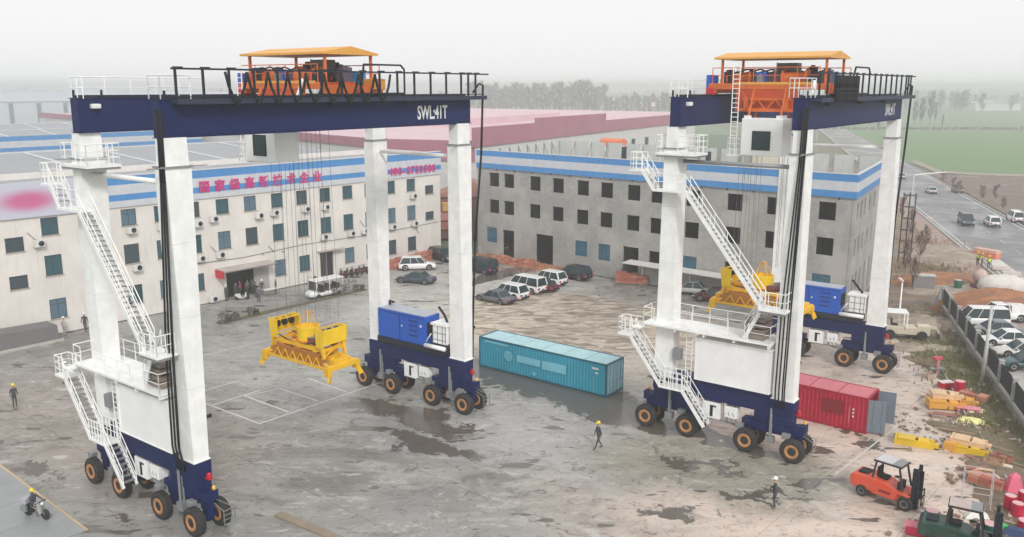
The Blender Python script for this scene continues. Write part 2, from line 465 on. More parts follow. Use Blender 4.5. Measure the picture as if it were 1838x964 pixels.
# building site ground right of the grey building, verge and car park
structure('site_ground', poly_sheet([(40, 84), (33, 52), (31.5, 46), (27, 30), (75, 30), (75, 60), (62, 112), (66, 128), (100, 250), (60, 260), (30, 150), (33, 90)], -.10), M_DIRT)
M_LOT = ground_mat('car_park_concrete', (.40, .385, .36), (.47, .45, .42), (.25, .22, .2))
structure('car_park', poly_sheet([(44.0, 84), (35.5, 56), (32, 40), (75, 40), (75, 60), (66, 84)], -.085), M_LOT)
VDIR = R(72)
# road, kerbs, markings: runs at 74 degrees through (63.8,120) and (89,158)
rd = (math.cos(R(74)), math.sin(R(74))); rn = (rd[1], -rd[0])
def road_pt(t, w, z=0): return (63.8 + rd[0] * t + rn[0] * w, 120.1 + rd[1] * t + rn[1] * w, z)
def road_strip(t0, t1, w0, w1, z): return MB().add([road_pt(t0, w0, z), road_pt(t0, w1, z), road_pt(t1, w1, z), road_pt(t1, w0, z)], [(0, 1, 2, 3)])
M_ASPH = ground_mat('asphalt', (.19, .19, .195), (.235, .235, .24), (.14, .14, .14), wetc=.28)
structure('verge', poly_sheet([road_pt(-110, 15)[:2], road_pt(-110, 190)[:2], road_pt(122, 190)[:2], road_pt(122, 15)[:2]], -.16), M_SCRUB)
structure('road', road_strip(-110, 900, 0, 13.7, -.02), M_ASPH)
M_LINE = paint('road_paint', (.62, .61, .58), .7, wear=.6, dirt=(.25, .24, .23), scale=3)
M_KERB = paint('kerb_stone', (.46, .43, .40), .8, wear=.4)
mk = MB()
for w in (.7, 12.9): mk.add(road_strip(-110, 700, w, w + .2, -.015).v, [(0, 1, 2, 3)])
for k in range(-12, 60): mk.add(road_strip(k * 9, k * 9 + 3, 6.84, 6.96, -.015).v, [(0, 1, 2, 3)])
mk.add(road_strip(-18, -4, 1.2, 3.0, -.015).v, [(0, 1, 2, 3)])
structure('road_marking', mk, M_LINE)
kb = MB()
for k in range(-36, 160):
    for w in (-.25, 13.7):
        a = road_pt(k * 3, w); b2_ = road_pt(k * 3 + 2.96, w + .25)
        c_ = road_pt(k * 3 + 1.48, w + .125)
        kb.cbox(c_[0], c_[1], 0, 2.95, .25, .22, R(74))
structure('kerb', kb, M_KERB)
# green field and second field beyond the hedge line
def crop_mat(name, a, b):
    m, nt, bs = _base(name)
    geo = nt.nodes.new('ShaderNodeNewGeometry').outputs['Position']
    n = _noise(nt, _map(nt, geo, (.02, .12, 1), (0, 0, R(12))), 1, 6, .65)
    n2 = _noise(nt, geo, .8, 4, .6)
    nt.links.new(_mix(nt, _ramp(nt, n, .35, .65), a, _mix(nt, n2, b, a)), bs.inputs['Base Color'])
    bs.inputs['Roughness'].default_value = .95
    return m
M_CROP = crop_mat('winter_wheat', (.125, .225, .085), (.155, .235, .10))
M_CROP2 = crop_mat('far_wheat', (.15, .23, .12), (.19, .22, .14))
field_pts = [((117.19, 238.38)), ((142.53, 227.08)), (430, 270), (560, 330), (560, 480), (176, 480), (120, 262)]
structure('field', poly_sheet(field_pts, -.12), M_CROP)
structure('field', poly_sheet([(140, 486), (560, 486), (760, 900), (150, 880)], -.13), M_CROP2)
structure('field', poly_sheet([(-60, 420), (115, 420), (120, 760), (-60, 800)], -.13), M_CROP2)
pth = MB()
for (a, b), (c, d) in zip((((128.70, 280.01), (124.14, 271.45)), ((118.76, 241.64), (114.46, 235.22)), ((126.38, 235.01), (123.16, 228.91))), (((118.76, 241.64), (114.46, 235.22)), ((126.38, 235.01), (123.16, 228.91)), ((143.44, 228.56), (139.88, 222.78)))):
    pth.quad((*a, -.10), (*b, -.10), (*d, -.10), (*c, -.10))
structure('path', pth, M_SAND)
structure('pavement', road_strip(-110, 120, -3.4, -.28, -.07), mud_mat('red_pavement', (.44, .31, .27), (.36, .26, .22), (.27, .19, .16), .5))
# painted boxes on the yard
ln = MB()
def line(a, b, w=.14, z=.004):
    a, b = Vector((*a, z)), Vector((*b, z)); d = (b - a).normalized(); n = Vector((-d.y, d.x, 0)) * w / 2
    ln.add([a - n, b - n, b + n, a + n], [(0, 1, 2, 3)])
line((-22.06, 59.61), (-17.18, 55.88)); line((-17.18, 55.88), (-9.59, 65.04)); line((-16.08, 65.34), (-12.48, 62.26)); line((-17.60, 62.90), (-14.18, 60.26))
line((-19.84, 61.33), (-15.75, 58.05)); line((-21.63, 59.27), (-19.06, 62.54)); line((-23.28, 62.31), (-21.29, 64.71)); line((-19.84, 61.33), (-17.60, 62.90), .1)
line((-15.03, 86.11), (-22.16, 75.81), .12); line((-26.36, 71.18), (-22.16, 75.81), .12); line((28.29, 57.95), (19.19, 48.06), .1)
structure('painted_line', ln, M_LINE)
# planting strip in front of the office building
ip = MB(); a, b = (-28.42, 81.31), (-16.63, 95.80)
structure('planting_strip', MB().cbox((a[0] + b[0]) / 2, (a[1] + b[1]) / 2, .04, math.dist(a, b), .7, .16, math.atan2(b[1] - a[1], b[0] - a[0])), M_VERGE)
# raised apron of steel and concrete in the lower left corner, edged in faded yellow
wb_ang = math.atan2(41.27 - 49.03, -22.04 + 30.97)
wdx, wdy = math.cos(wb_ang), math.sin(wb_ang)
wbt = thing('weighbridge', 'low grey weighbridge deck with yellow edge under the scooter rider', 'weighbridge', (-26.5 - wdy * 0, 45.15, 0), wb_ang)
M_DECK = paint('deck_plate', (.30, .31, .32), .45, wear=.5, dirt=(.18, .17, .16), scale=.5)
for k in range(-4, 2):
    part('deck_plate', MB().box(k * 3 + .02, -3.6, -.02, k * 3 + 2.98, -.05, .07), M_DECK, wbt)
M_YEDGE = paint('faded_yellow', (.50, .40, .26), .7, wear=.5)
part('edge_strip', MB().box(-12, -.05, -.02, 6, .1, .09), M_YEDGE, wbt)
part('edge_strip', MB().box(-12, -3.8, -.02, 6, -3.6, .09), M_YEDGE, wbt)
# low concrete upstand in the foreground
lw = thing('kerb_block', 'long low brown concrete strip in the foreground', 'kerb', (*(-10.42, 41.52), 0), R(-35))
part('strip', MB().box(-2.6, -.25, -.02, 5, .25, .10), paint('brown_concrete', (.28, .22, .16), .8), lw)

# ------------------------------------------------------------------ rubber tyred gantry cranes
# local frame: x along the girders (span), y = towards the far end of the wheel line, z up.  L(u, v, z): v points to the near end
M_SEAM = paint('seam_grey', (.76, .75, .73), .5)
M_ROPE = plain('rope_grey', (.16, .16, .17), .6)
_R = .014
def L(u, v, z): return (u, -v, z)
M_BRY = paint('bright_yellow_paint', (.84, .55, .01), .45, wear=.25, dirt=(.4, .22, .02))
def LB(mb, u0, v0, z0, u1, v1, z1): return mb.box(u0, -v0, z0, u1, -v1, z1)
SPAN = 21.2
ZT, ZB = 21.86, 20.1
def rails(mb, pts, h=1.05, r=.028, step=1.3, mids=(.5,)):
    """guard rail along a polyline of (u, v, z) points"""
    for a, b in zip(pts, pts[1:]):
        a, b = Vector(L(*a)), Vector(L(*b)); n = max(1, round((b - a).length / step))
        up = Vector((0, 0, h))
        mb.tube(a + up, b + up, r, 5)
        for k in mids: mb.tube(a + up * k, b + up * k, r * .75, 5)
        for i in range(n + 1):
            p = a.lerp(b, i / n); mb.tube(p, p + up, r, 5)
def make_stair(parent, a, b, u0, u1, name='stair', rail=True):
    """a, b = (v, z) ends; tread width from u0 to u1"""
    t = MB()
    for u in (u0, u1): t.bar(L(u, *a), L(u, *b), .06, .24)
    o = part(name, t, M_WHITE, parent)
    n = max(3, int(abs(a[1] - b[1]) / .24)); st = MB()
    for i in range(1, n):
        f = i / n; v = a[0] + (b[0] - a[0]) * f; z = a[1] + (b[1] - a[1]) * f
        LB(st, u0, v - .13, z - .015, u1, v + .13, z + .02)
    part('tread', st, M_GREY, o, kind='stuff')
    if rail:
        for u in (u0, u1):
            rl = MB(); A, B = Vector(L(u, *a)), Vector(L(u, *b)); up = Vector((0, 0, 1.0))
            rl.tube(A + up, B + up, .03, 6); rl.tube(A + up * .5, B + up * .5, .022, 5)
            k = max(2, round((B - A).length / 1.5))
            for i in range(k + 1): p = A.lerp(B, i / k); rl.tube(p, p + up, .026, 5)
            part('handrail', rl, M_WHITE, o)
    return o

def wheel_parts(parent, u, v, first=[None]):
    if first[0] is None:
        prof = [(.42, -.22), (.62, -.25), (.71, -.22), (.75, -.14), (.75, .14), (.71, .22), (.62, .25), (.42, .22)]
        ty = MB().lathe(prof, axis='x', n=28)
        for i in range(28):
            t = 2 * PI * i / 28
            for s in (-1, 1):
                c = (s * .09, .755 * math.cos(t + s * .05), .755 * math.sin(t + s * .05))
                d = MB().box(-.085, -.035, -.018, .085, .035, .018)
                ty.add([(c[0] + x, c[1] + y * -math.sin(t) + z * math.cos(t), c[2] + y * math.cos(t) + z * math.sin(t)) for x, y, z in d.v], d.f)
        first[0] = (ty.mesh('tyre', M_TYRE), MB().lathe([(.44, -.20), (.44, -.25), (.41, -.262), (.27, -.25), (.22, -.13), (.22, .13), (.27, .25), (.41, .262), (.44, .25), (.44, .2)], axis='x', n=28).mesh('rim', M_RIM, True),
                    MB().lathe([(.12, -.2), (.19, -.13), (.19, .13), (.12, .2)], axis='x', n=14).mesh('hub', M_HUB, True))
    w = link(bpy.data.objects.new('wheel', None), parent); w.location = L(u, v, .75); w.rotation_euler = (rnd.uniform(0, 6), 0, 0)
    w.empty_display_size = .2
    part('tyre', first[0][0], None, w); part('rim', first[0][1], None, w); part('hub', first[0][2], None, w)

def make_crane(name, label, loc, rz, c2):
    t = thing(name, label, 'crane', (*loc, 0), rz, 'rubber tyred gantry cranes')
    # girders
    for sgn in (-1, 1):
        g = MB(); v0, v1 = sgn * 3.88 - .37, sgn * 3.88 + .37
        LB(g, -.5, v0, ZB, 22.2, v1, ZT)
        o = part('girder', g, M_BLUE, t, bevel=.03)
        fl = MB(); LB(fl, -.55, v0 - .06, ZT, 22.25, v1 + .06, ZT + .04); LB(fl, -.55, v0 - .06, ZB - .03, 22.25, v1 + .06, ZB)
        part('flange', fl, M_BLUE, o)
        rl = MB(); LB(rl, -.4, sgn * 3.88 - .04, ZT + .04, 22.1, sgn * 3.88 + .04, ZT + .18); part('trolley_rail', rl, M_DARK, o)
    # legs: broad across at the top, broad along at the foot
    for near in (1, 0):
        for sgn in (-1, 1):
            if near: ub0, ub1, ut0, ut1 = -.46, .40, -.62, .78
            else: ub0, ub1, ut0, ut1 = SPAN - .40, SPAN + .46, SPAN - .62, SPAN + .78
            vb0, vb1, vt0, vt1 = 3.38, 4.72, 3.62, 4.42
            def q(u0, u1, a, b, z): 
                pts = [L(u0, sgn * a, z), L(u1, sgn * a, z), L(u1, sgn * b, z), L(u0, sgn * b, z)]
                return pts if sgn < 0 else pts[::-1]
            leg = MB(); zs = 18.7
            k = .06
            leg.hexa(q(ub0, ub1, vb0, vb1, 3.70), q(ut0, ut1, vt0 - k, vt1 + k, zs))
            leg.hexa(q(ut0 + .07, ut1 - .07, vt0, vt1, zs), q(ut0 + .1, ut1 - .1, vt0 + .03, vt1 - .03, ZB))
            o = part('leg', leg, M_WHITE, t)
            fl = MB(); LB(fl, ut0 - .08, sgn * (vt0 - .14), zs - .04, ut1 + .08, sgn * (vt1 + .14), zs + .05)
            fl.bar(L(ut0 - .9, sgn * vt1, zs), L(ut1 + .9, sgn * vt1, zs), .05)
            part('flange', fl, M_GREY, o)
            ft = MB(); LB(ft, ub0 - .05, sgn * (vb0 - .06), 3.66, ub1 + .05, sgn * (vb1 + .06), 3.74); part('foot_flange', ft, M_WHITE, o)
            for zz in (7.6, 11.3, 15.0):
                f_ = (zz - 3.7) / 15; a0, a1 = ub0 + (ut0 - ub0) * f_, ub1 + (ut1 - ub1) * f_; b0, b1 = vb0 + (vt0 - k - vb0) * f_, vb1 + (vt1 + k - vb1) * f_
                ws_ = MB(); LB(ws_, a0 - .012, sgn * (b0 - .012), zz, a1 + .012, sgn * (b1 + .012), zz + .035); part('weld_seam', ws_, M_SEAM, o)
            lm = MB(); lm.cbox(*L(ub1 + .22, sgn * 4.6, 5.9), .34, .12, .16); lm.bar(L(ub1 - .1, sgn * 4.6, 5.9), L(ub1 + .2, sgn * 4.6, 5.9), .05)
            part('flood_lamp', lm, M_DARK, o)
    for uu in (0, SPAN):
        st = MB(); st.tube(L(uu, -3.4, 17.9), L(uu, 3.4, 17.9), .13, 10); part('tie_pipe', st, M_WHITE if not c2 or uu else M_GREY, t, True)  # near pipe on crane two coloured grey to read as shaded
    # sills, bogies, wheels
    for uu in (0, SPAN):
        m = 1 if uu == 0 else -1
        s = MB(); LB(s, uu - .5, -4.75, 2.68, uu + .5, 4.75, 3.68); o = part('sill_beam', s, M_BLUE, t, bevel=.03)
        if uu == 0:
            x = MB(); LB(x, uu - .55, -3.3, 3.68, uu + .45, 3.3, 4.02); part('upper_sill', x, M_BLUE, o)
        else:
            x = MB(); LB(x, uu - .45, -3.3, 3.68, uu + .45, 3.3, 3.74); part('upper_sill', x, M_BLUE, o)
        for sg in (-1, 1):
            # corner saddle, equalizer beam and steering heads
            b = MB(); LB(b, uu - .46, sg * 2.3, 2.05, uu + .46, sg * 4.72, 2.68); LB(b, uu - .40, sg * 3.1, 1.55, uu + .40, sg * 4.2, 2.05)
            sd_ = part('corner_saddle', b, M_BLUE, t, bevel=.03)
            e = MB(); poly = [(sg * 1.5, 1.62), (sg * 1.5, 1.95), (sg * 2.8, 2.0), (sg * 4.4, 2.0), (sg * 5.5, 2.25), (sg * 5.5, 1.72), (sg * 4.3, 1.35), (sg * 2.8, 1.35)]
            vs = [L(uu - .34, v, z) for v, z in poly] + [L(uu + .30, v, z) for v, z in poly]; n = 8
            e.add(vs, [tuple(range(n)), tuple(range(2 * n - 1, n - 1, -1))] + [(i, n + i, n + (i + 1) % n, (i + 1) % n) for i in range(n)])
            part('equalizer_beam', e, M_BLUE, t)
            hy = MB()
            for du in (-.62, -.42):
                hy.tube(L(uu + du, sg * 3.45, 3.1), L(uu + du, sg * 3.45, 1.0), .07, 8)
            LB(hy, uu - .72, sg * 3.2, .8, uu - .32, sg * 3.7, 1.25)
            part('wheel_brace', hy, M_GREY, t)
            for v in (2.0, 5.0):
                f = MB(); LB(f, uu - .26, sg * v - .3, 1.15, uu + .16, sg * v + .3, 1.75); f.tube(L(uu - .9, sg * v, .75), L(uu + .75, sg * v, .75), .12, 10)
                f.lathe([(.3, 1.5), (.3, 1.9), (.2, 2.05)], L(uu - .05, sg * v, 0), 'z', 14)
                LB(f, uu - .24, sg * v - .22, .55, uu + .14, sg * v + .22, 1.2)
                part('wheel_fork', f, M_BLUE, t)
                wheel_parts(t, uu - .85, sg * v); wheel_parts(t, uu + .62, sg * v)
                mo = MB(); mo.cbox(*L(uu - .62, sg * v - .52, 1.5), .34, .5, .36); part('drive_motor', mo, M_GREY, t, bevel=.04)
            bc = MB(); bc.lathe([(.09, 0), (.09, .14), (.05, .2)], L(uu + .15, sg * 5.35, 2.25), n=10); part('beacon', bc, M_AMBER, t)
            rb = MB(); rb.lathe([(.12, 0), (.14, .18), (.07, .26)], L(uu + .2, sg * 4.9, 2.75), n=10); LB(rb, uu + .05, sg * 4.7, 2.68, uu + .35, sg * 5.05, 2.76); part('warning_lamp', rb, M_REDL, t)
            gd = MB()
            for z in (.35, .6, .85, 1.1): gd.bar(L(uu + .25, sg * 5.85, z), L(uu + 1.0, sg * 5.85, z), .035)
            for u_ in (.3, .95): gd.bar(L(uu + u_, sg * 5.85, .3), L(uu + u_, sg * 5.85, 1.15), .035); gd.bar(L(uu + u_, sg * 5.85, 1.1), L(uu + u_ * .3, sg * 5.1, 1.6), .035)
            part('bumper_grille', gd, M_GREY, t)
        cab_ = MB(); LB(cab_, uu - .46, -1.15, 1.45, uu - .06, .05, 2.55); b_ = part('control_cabinet', cab_, M_WHITE, t, bevel=.02)
        sl = MB(); LB(sl, uu - .475, -.62, 1.6, uu - .455, -.42, 2.35); LB(sl, uu - .475, -.62, 2.25, uu - .455, -.2, 2.35); part('cabinet_mark', sl, M_DARK, b_)
        hs = MB()
        for k in range(3): hs.path([L(uu - .3, .2 + k * .3, 2.7), L(uu - .45, .35 + k * .3, 2.0), L(uu - .3, .7 + k * .3, 1.3), L(uu - .1, 1.3, 1.2)], .035, 5)
        hs.bar(L(uu - .2, -1.4, 1.35), L(uu - .2, 1.4, 1.35), .08); hs.bar(L(uu, .4, 1.3), L(uu, .4, 2.7), .08); hs.bar(L(uu - .25, 1.1, 1.3), L(uu - .25, 1.1, 2.7), .06)
        part('hydraulic_hose', hs, M_GREY, t)
        bx = MB(); LB(bx, uu - .45, .35, 1.75, uu + .1, 1.2, 2.5); part('valve_box', bx, M_WHITE, t, bevel=.02)
    # electrical house over the near sill
    eh = MB(); LB(eh, -.8, -1.62, 4.03, 1.0, 3.3, 6.72); o = part('electrical_house', eh, M_PANELW, t, bevel=.03)
    tr = MB()
    for v in (-1.62, 3.3): LB(tr, -.83, v - .05, 4.0, -.79, v + .05, 6.75)
    LB(tr, -.86, -1.7, 6.72, 1.05, 3.36, 6.80); LB(tr, -.84, -1.66, 3.98, .9, 3.34, 4.03)
    part('house_trim', tr, M_WHITE, o)
    pf = MB(); LB(pf, -1.25, -5.3, 7.18, 1.1, 3.35, 7.30)
    for v in (-5.2, -3.0, -1.0, 1.0, 3.2): LB(pf, -1.2, v - .05, 6.98, 1.05, v + .05, 7.18)
    o = part('platform', pf, M_WHITE, t)
    r1 = MB(); rails(r1, [(-1.2, -5.25, 7.3), (-1.2, -4.5, 7.3)]); rails(r1, [(-1.2, -3.1, 7.3), (-1.2, .6, 7.3)]); rails(r1, [(1.05, 3.3, 7.3), (1.05, -5.25, 7.3), (-1.2, -5.25, 7.3)])
    rails(r1, [(-1.2, 1.9, 7.3), (-1.2, 3.3, 7.3), (1.05, 3.3, 7.3)])
    part('guard_rail', r1, M_WHITE, t)
    # ballast resistor stack
    rs = MB()
    M_RST = paint('resistor_brown', (.26, .20, .17), .7)
    for k in range(4): LB(rs, -.75, 1.5, 7.35 + k * .36, .55, 2.75, 7.35 + k * .36 + (.26 if k % 2 == 0 else .22))
    o = part('resistor_stack', rs, M_RST, t)
    # top platform round the far near-side leg, small landing, stairs
    tp = MB(); LB(tp, -.98, -4.95, 18.30, .9, -2.2, 18.44); part('platform', tp, M_WHITE, t)
    ub = MB(); LB(ub, -.95, -4.9, 18.18, .88, -2.25, 18.30); part('platform_frame', ub, M_GREY, t)
    r2 = MB(); rails(r2, [(-.93, -3.4, 18.44), (-.93, -2.25, 18.44), (.86, -2.25, 18.44)], 1.1, .03, .6, (.33, .66)); rails(r2, [(-.93, -4.5, 18.44), (-.93, -4.9, 18.44), (.86, -4.9, 18.44), (.86, -2.25, 18.44)], 1.1, .03, .6, (.33, .66))
    part('guard_rail', r2, M_WHITE, t)
    sp = MB(); LB(sp, -1.45, -6.5, 17.22, -.65, -5.6, 17.32); part('landing', sp, M_WHITE, t)
    r3 = MB(); rails(r3, [(-1.4, -5.6, 17.32), (-1.4, -6.45, 17.32), (-.7, -6.45, 17.32), (-.7, -5.6, 17.32)], 1.1, .032, .45, (.33, .66)); part('guard_rail', r3, M_WHITE, t)
    make_stair(t, (-5.6, 17.3), (-4.75, 16.15), -1.4, -.75)
    l1 = MB(); LB(l1, -1.5, -4.8, 16.03, -.6, -2.5, 16.15); LB(l1, -.95, -4.9, 16.03, -.6, -4.2, 16.13); part('landing', l1, M_WHITE, t)
    r4 = MB(); rails(r4, [(-1.45, -4.7, 16.15), (-1.45, -2.6, 16.15)], 1.05, .03, .7); part('guard_rail', r4, M_WHITE, t)
    make_stair(t, (-2.5, 16.1), (2.7, 9.55), -1.5, -.85)
    l2 = MB(); LB(l2, -1.75, 2.65, 9.42, -.6, 4.3, 9.54); part('landing', l2, M_WHITE, t)
    lb = MB(); LB(lb, -1.7, 2.7, 9.28, -.6, 4.25, 9.42); part('landing_frame', lb, M_GREY, t)
    r5 = MB(); rails(r5, [(-1.7, 2.7, 9.54), (-1.7, 4.25, 9.54), (-.7, 4.25, 9.54)], 1.05, .03, .6); part('guard_rail', r5, M_WHITE, t)
    make_stair(t, (2.6, 9.4), (1.6, 7.35), -1.0, -.45)
    l3 = MB(); LB(l3, -1.6, -6.95, 6.28, -.7, -5.9, 6.4); LB(l3, -1.6, -5.9, 6.9, -.7, -5.3, 7.0); part('landing', l3, M_WHITE, t)
    r6 = MB(); rails(r6, [(-1.55, -5.9, 6.4), (-1.55, -6.9, 6.4), (-.75, -6.9, 6.4), (-.75, -5.5, 6.4)], 1.1, .032, .45, (.33, .66)); part('guard_rail', r6, M_WHITE, t)
    make_stair(t, (-6.1, 6.35), (-3.75, 3.3), -1.5, -.75)
    l4 = MB(); LB(l4, -1.55, -3.85, 3.18, -.65, -2.1, 3.3); part('landing', l4, M_WHITE, t)
    r7 = MB(); rails(r7, [(-1.5, -3.75, 3.3), (-1.5, -2.2, 3.3)], 1.1, .03, .3, (.33, .66)); rails(r7, [(-.7, -3.75, 3.3), (-.7, -2.2, 3.3)], 1.1, .03, .4, (.33, .66))
    part('guard_rail', r7, M_WHITE, t)
    make_stair(t, (-2.15, 3.25), (-.55, 1.15), -1.5, -.75)
    ct = MB(); LB(ct, -.75, -3.3, 5.0, -.3, -2.75, 5.75); o = part('meter_box', ct, M_GREY, t, bevel=.02)
    ld = MB()
    for v in (-2.35, -1.95): ld.tube(L(-.7, v, 3.3), L(-.7, v, 7.2), .03, 5)
    for k in range(13): ld.tube(L(-.7, -2.35, 3.4 + k * .3), L(-.7, -1.95, 3.4 + k * .3), .022, 5)
    part('ladder', ld, M_WHITE, t)
    # generator, fuel tank and pipework over the far sill
    M_GTOP = paint('generator_roof', (.42, .44, .50), .5)
    gb = MB(); LB(gb, 20.55, -3.55, 4.2, 22.1, 1.25, 6.35); o = part('generator_house', gb, M_GEN, t, bevel=.04)
    gt = MB(); LB(gt, 20.58, -3.3, 6.352, 22.05, 1.2, 6.40); part('roof', gt, M_GTOP, o)
    gp = MB(); LB(gp, 20.52, -1.35, 4.3, 20.555, -1.28, 6.25); LB(gp, 20.52, -3.5, 6.15, 20.555, 1.2, 6.22); part('panel_seam', gp, plain('seam_blue', (.008, .05, .30)), o)
    for k in range(4):
        g_ = MB(); LB(g_, 20.51, -.35, 4.75 + k * .36, 20.555, .45, 4.87 + k * .36); part('louvre', g_, plain('louvre_blue', (.008, .04, .22)), o)
    gh = MB(); LB(gh, 20.50, -1.1, 5.3, 20.55, -1.02, 5.42); LB(gh, 20.50, .75, 5.55, 20.55, .9, 5.7); part('handle', gh, M_LAMPW, o)
    gv = MB(); LB(gv, 20.75, 1.25, 4.9, 21.9, 1.29, 5.9); part('radiator_grille', gv, M_DARK, o)
    sk = MB(); LB(sk, 20.5, -3.6, 3.78, 22.1, 2.9, 4.2); part('skid_frame', sk, M_DARK, t)
    ex = MB(); ex.tube(L(21.6, -3.3, 6.36), L(21.6, -3.3, 6.7), .09, 8); ex.tube(L(21.6, -3.3, 6.7), L(21.3, -2.6, 6.75), .09, 8); part('exhaust_pipe', ex, M_DARK, t, True)
    tk = MB(); LB(tk, 20.6, 1.9, 4.6, 21.9, 3.2, 5.95); o = part('fuel_tank', tk, M_WHITE, t, bevel=.05)
    tl = MB(); LB(tl, 20.5, 1.8, 5.95, 22.0, 3.3, 6.1); part('tank_lid', tl, M_WHITE, o)
    tg = MB()
    for v in (1.95, 2.4, 2.85, 3.15): LB(tg, 20.57, v - .02, 4.6, 20.6, v + .02, 5.95)
    for z in (4.9, 5.4): LB(tg, 20.57, 1.9, z - .02, 20.6, 3.2, z + .02)
    part('tank_cage', tg, M_GREY, o)
    pp = MB(); pp.tube(L(20.45, 1.3, 4.35), L(20.45, 3.2, 4.35), .16, 10); pp.tube(L(20.45, 1.4, 4.6), L(20.45, 1.9, 5.3), .04, 6); part('silencer_pipe', pp, M_WHITE, t, True)
    fc = MB(); fc.path([L(21.3, 1.9, 7.1), L(21.4, 2.3, 6.6), L(21.2, 2.8, 6.15)], .09, 7); part('tow_hose', fc, M_DARK, t, True)
    # cable walkway on the near girder
    wk = MB(); LB(wk, 0, 4.3, ZT - .12, 23.1, 4.95, ZT - .02); LB(wk, 0, 4.9, ZT - .2, 23.1, 4.97, ZT + .05); wko = part('cable_walkway', wk, plain('walkway_navy', (.02, .025, .06)), t)
    tb = MB(); tb.bar(L(-.1, 4.75, 23.32), L(23.5, 4.75, 23.32), .09); tb.bar(L(.1, 4.75, 22.0), L(22.9, 4.75, 22.0), .05); part('cable_rail', tb, M_DARK, t)
    us = [.1 + 1.47 * k for k in range(16)] + [21.4]
    for u_ in us:
        p_ = MB(); p_.bar(L(u_, 4.75, ZT - .1), L(u_, 4.75, 23.3), .1); p_.bar(L(u_ - .08, 4.72, 23.37), L(u_ + .42, 4.72, 23.37), .1); part('cable_post', p_, M_DARK, t)
    # festoon cables: loose loops on crane one, bunched on crane two
    if not c2: spans = [(2.6 + 1.25 * k, 1.25, 1.62) for k in range(9)]
    else: spans = [(2.3 + .26 * k, .26, 1.5) for k in range(17)]
    for k, (u_, w_, dp) in enumerate(spans):
        pts = []
        for i in range(15):
            f = i / 14; s_ = 1 - (2 * f - 1) ** 2
            pts.append(L(u_ + w_ * f + .18 * math.sin(f * 2 * PI) * (0 if c2 else 1), 5.08 + .04 * math.sin(k), 23.2 - dp * (s_ ** (.55 if c2 else .62)) * rnd.uniform(.96, 1.02)))
        part('festoon_cable', MB().path(pts, .07 if not c2 else .085, 6), M_BLACK, t, True)
    tu, tv = (9.95, 8.6) if not c2 else (4.8, 3.4)
    fr = MB(); fu = tu + 2.1
    fr.path([L(fu, 4.5, 22.1), L(fu, 4.8, 23.75), L(fu + 3.0, 4.8, 23.75), L(fu + 3.3, 4.8, 23.5), L(fu + 3.3, 4.8, 22.1), L(fu, 4.8, 22.1)], .06, 6)
    part('tow_frame', fr, M_DARK, t)
    # white rail on the rear girder
    wr = MB(); rails(wr, [(.1, -4.5, ZT + .02), (7.6, -4.5, ZT + .02)], 1.1, .03, 1.5, (.5,)); rails(wr, [(-.3, -4.4, ZT), (-.3, -3.2, ZT)], 1.1, .03, .8); part('guard_rail', wr, M_WHITE, t)
    wr = MB(); rails(wr, [(-.4, 3.2, ZT + .05), (-.4, 4.2, ZT + .05), (1.2, 4.2, ZT + .05)], 1.1, .03, .7); rails(wr, [(-.4, 3.2, ZT + .05), (1.2, 3.2, ZT + .05)], 1.1, .03, .7); part('guard_rail', wr, M_WHITE, t)
    sp_ = MB()
    for (u_, v_) in ((-.3, -4.2), (.9, -3.6), (-.2, 4.2)): sp_.bar(L(u_, v_, ZT), L(u_, v_, ZT + .45), .09)
    part('rail_stop', sp_, M_DARK, t)
    lp = MB(); lp.cbox(*L(.4, -3.38, ZT - .4), .5, .3, .25); part('flood_lamp', lp, M_LAMPW, t, bevel=.05)
    for k in (3, 10, 16):
        lp = MB(); lp.cbox(*L(k, 4.4, ZT - .35), .3, .2, .2); part('girder_lamp', lp, M_DARK, t)
    # load marking
    me = text_mesh('load_marking', 'SWL:41T', 1.16, paint('letter_white', (.75, .75, .76), .5, streak=False), .004, .64, bold=.028)
    o = part('load_marking', me, None, t); o.location = L(17.0, 4.262, 20.5); o.rotation_euler = (PI / 2, 0, 0)
    if c2: o.location = L(17.3, 4.262, 20.5)
    # supply cables down the near leg and tail cable at the far end
    for k, (du, dv) in enumerate(((0, 0), (.05, .2), (-.05, -.2), (0, .34))):
        part('supply_cable', MB().path([L(-.62 + du, 4.3 + dv * .5, 21.4), L(-.66 + du, 4.25 + dv * .5, 18.0), L(-.9 + du, 4.0 + dv, 9.5), L(-.95 + du, 3.95 + dv, 4.6), L(-.7 + du, 3.9 + dv, 3.2)], .05, 6), M_BLACK, t, True)
    part('supply_cable', MB().path([L(23.0, 4.7, 22.6), L(22.9, 4.6, 18), L(22.3, 4.5, 12), L(21.9, 4.6, 7), L(21.8, 4.6, 3.5)], .08, 6), M_BLACK, t, True)
    part('supply_cable', MB().path([L(22.4, 4.3, 22.1), L(22.8, 4.5, 22.7), L(23.0, 4.7, 22.6)], .06, 6), M_BLACK, t, True)
    return t

crane1 = make_crane('gantry_crane', 'white and navy gantry crane before the beige office, spreader hung low over painted boxes', (-19.64, 44.54), .921, False)
crane2 = make_crane('gantry_crane', 'white and navy gantry crane between the teal and the red container', (13.63, 53.41), .934, True)

